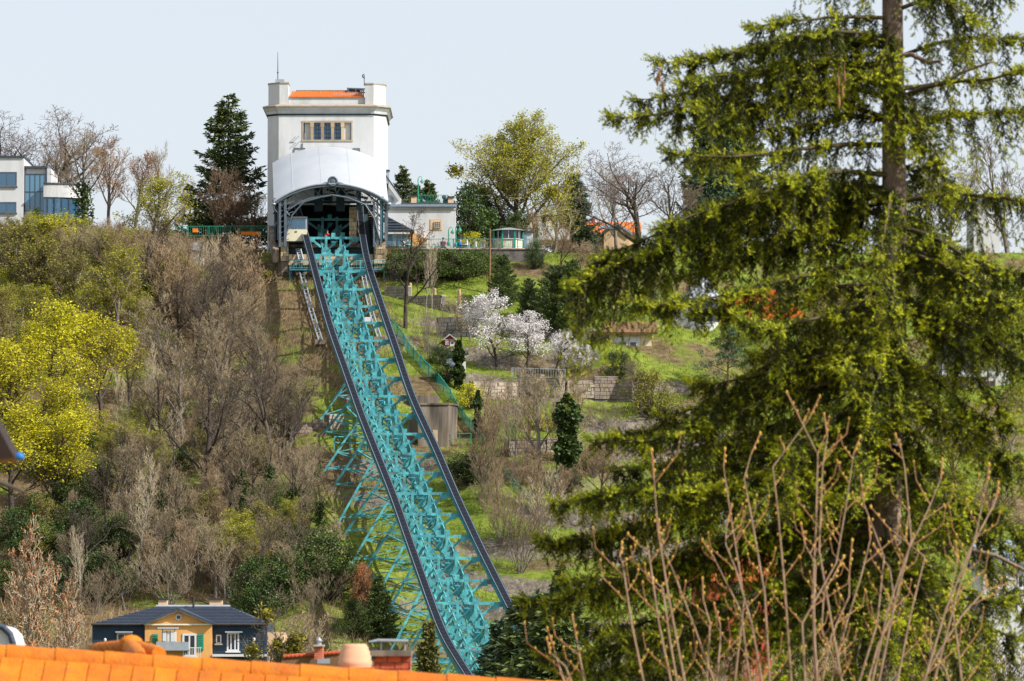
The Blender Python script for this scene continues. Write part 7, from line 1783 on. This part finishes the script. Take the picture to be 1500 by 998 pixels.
m = MB(); m.bx(f.x(544), f.x(603), 47.93, 48.45, f.z(961.3), f.z(953)); m.build('cap_slab', M['concrete'], root); m = MB(); m.bx(f.x(536), f.x(550), 47.96, 48.4, f.z(966), f.z(951.5)); m.build('lead_flashing', M['iron'], root)
m = MB(); m.tube([f and Vector((f.x(540), 48.15, f.z(940.5))), Vector((f.x(554), 48.15, f.z(938.5))), Vector((f.x(598), 48.15, f.z(939.5)))], [.008, .016, .016], 6); m.tube([Vector((f.x(558), 48.15, f.z(953))), Vector((f.x(558), 48.15, f.z(940)))], .007, 5); m.tube([Vector((f.x(593), 48.15, f.z(953))), Vector((f.x(593), 48.15, f.z(940)))], .007, 5); m.beam((f.x(554), 48.15, f.z(938)), (f.x(598), 48.15, f.z(939)), .12, .012); m.build('cowl', M['grey_metal'], root)
f = Fr(70)
root = thing('far_ridge_roof', (f.x(450), 71, f.z(990)), 'dark red tiled roof strip with ridge behind the clay pot', 'roof')
m = MB(); m.prism([(f.x(412), f.z(962)), (f.x(496), f.z(956)), (f.x(496), f.z(1010)), (f.x(405), f.z(1010))], 70.4, 74); m.build('roof', M['wood'], root)
m = MB()
for k in range(14): u = 414 + k * 6; m.tube([Vector((f.x(u), 70.4, f.z(962.5 - 6 * (u - 412) / 84))), Vector((f.x(u + 5.6), 70.4, f.z(961.6 - 6 * (u - 412) / 84)))], [.03, .024], 6)
m.build('ridge_tiles', M['brick'], root, kind='stuff')
m = MB(); m.bx(f.x(408), f.x(494), 70.6, 73.8, -12.8, f.z(1000)); m.build('wall', M['peach'], root)
m = MB(); m.bx(f.x(461.5), f.x(473.5), 69.9, 70.3, f.z(968), f.z(947)); ch = m.build('chimney', M['brick'], root)
m = MB()
for k in range(7): v = 949 + k * 2.8; m.bx(f.x(461.4), f.x(473.6), 69.895, 70.305, f.z(v + .35), f.z(v))
m.build('mortar_joint', M['mortar'], ch, kind='stuff')
m = MB(); m.bx(f.x(460), f.x(475), 69.85, 70.35, f.z(947), f.z(944.8)); m.build('cap', M['mortar'], ch); m = MB(); m.lathe((f.x(467.5), 70.1, f.z(944.8)), [(.035, 0), (.03, .04), (.05, .045), (.02, .08), (.006, .1)], 10); m.build('finial', M['grey_metal'], ch)
m = MB(); m.bx(f.x(466), f.x(484), 69.8, 69.9, f.z(972), f.z(965)); m.build('snow_guard', M['grey_metal'], root)
# white dormer at the left edge
f = Fr(60)
root = thing('white_dormer', (f.x(0), 60.5, f.z(990)), 'white round topped dormer cut by the left edge above the orange ridge', 'dormer')
m = MB(); m.prism([(f.x(-40), f.z(1000)), (f.x(20), f.z(1000)), (f.x(20), f.z(944)), (f.x(16), f.z(930)), (f.x(6), f.z(920)), (f.x(-9), f.z(916)), (f.x(-40), f.z(916))], 60, 61.5); m.build('wall', M['winwhite'], root)
pp = [Vector((f.x(u), 59.97, f.z(v))) for u, v in ((22, 955), (20.5, 942), (16.5, 929), (6, 919), (-9, 914.5), (-40, 914))]
m = MB(); m.tube(pp, .035, 6); m.build('roof_edge', M['slate'], root); m = MB(); m.bx(f.x(-38), f.x(22), 60.1, 61.4, -12.5, f.z(1000)); m.build('base', M['peach'], root)
# dark eave corner close at the left edge
f = Fr(30)
root = thing('eave_corner', (f.x(0), 30.5, f.z(676)), 'dark brown eave corner with a blue end cap jutting in at the left edge', 'eave')
m = MB(); m.prism([(f.x(-160), f.z(690)), (f.x(22), f.z(671)), (f.x(13), f.z(656)), (f.x(0), f.z(632)), (f.x(-160), f.z(350)), (f.x(-430), f.z(-250)), (f.x(-430), f.z(300))], 30, 30.5); m.build('verge_board', M['brown'], root)
m = MB(); m.ball((f.x(23), 30.2, f.z(667)), 8 * px(30), (1, .7, .75), 10, 6); m.build('end_cap', M['blue'], root)
m = MB(); m.bx(f.x(-1400), f.x(-420), 30.2, 36, -12.2, f.z(300)); m.build('house_wall', M['peach'], root)
m = MB(); m.beam((f.x(-425), 33.2, f.z(-248)), (f.x(-170), 33.2, f.z(318)), 5.4, .05); m.build('roof', MT, root)
m = MB(); m.tube([P(-5, 705, 32), P(18, 714, 32), P(38, 722, 32)], [.02, .015, .008], 6); tag(m.build('dead_branch', BARK['dark']), 'short dark bare branch entering at the left edge below the eave', 'branch')
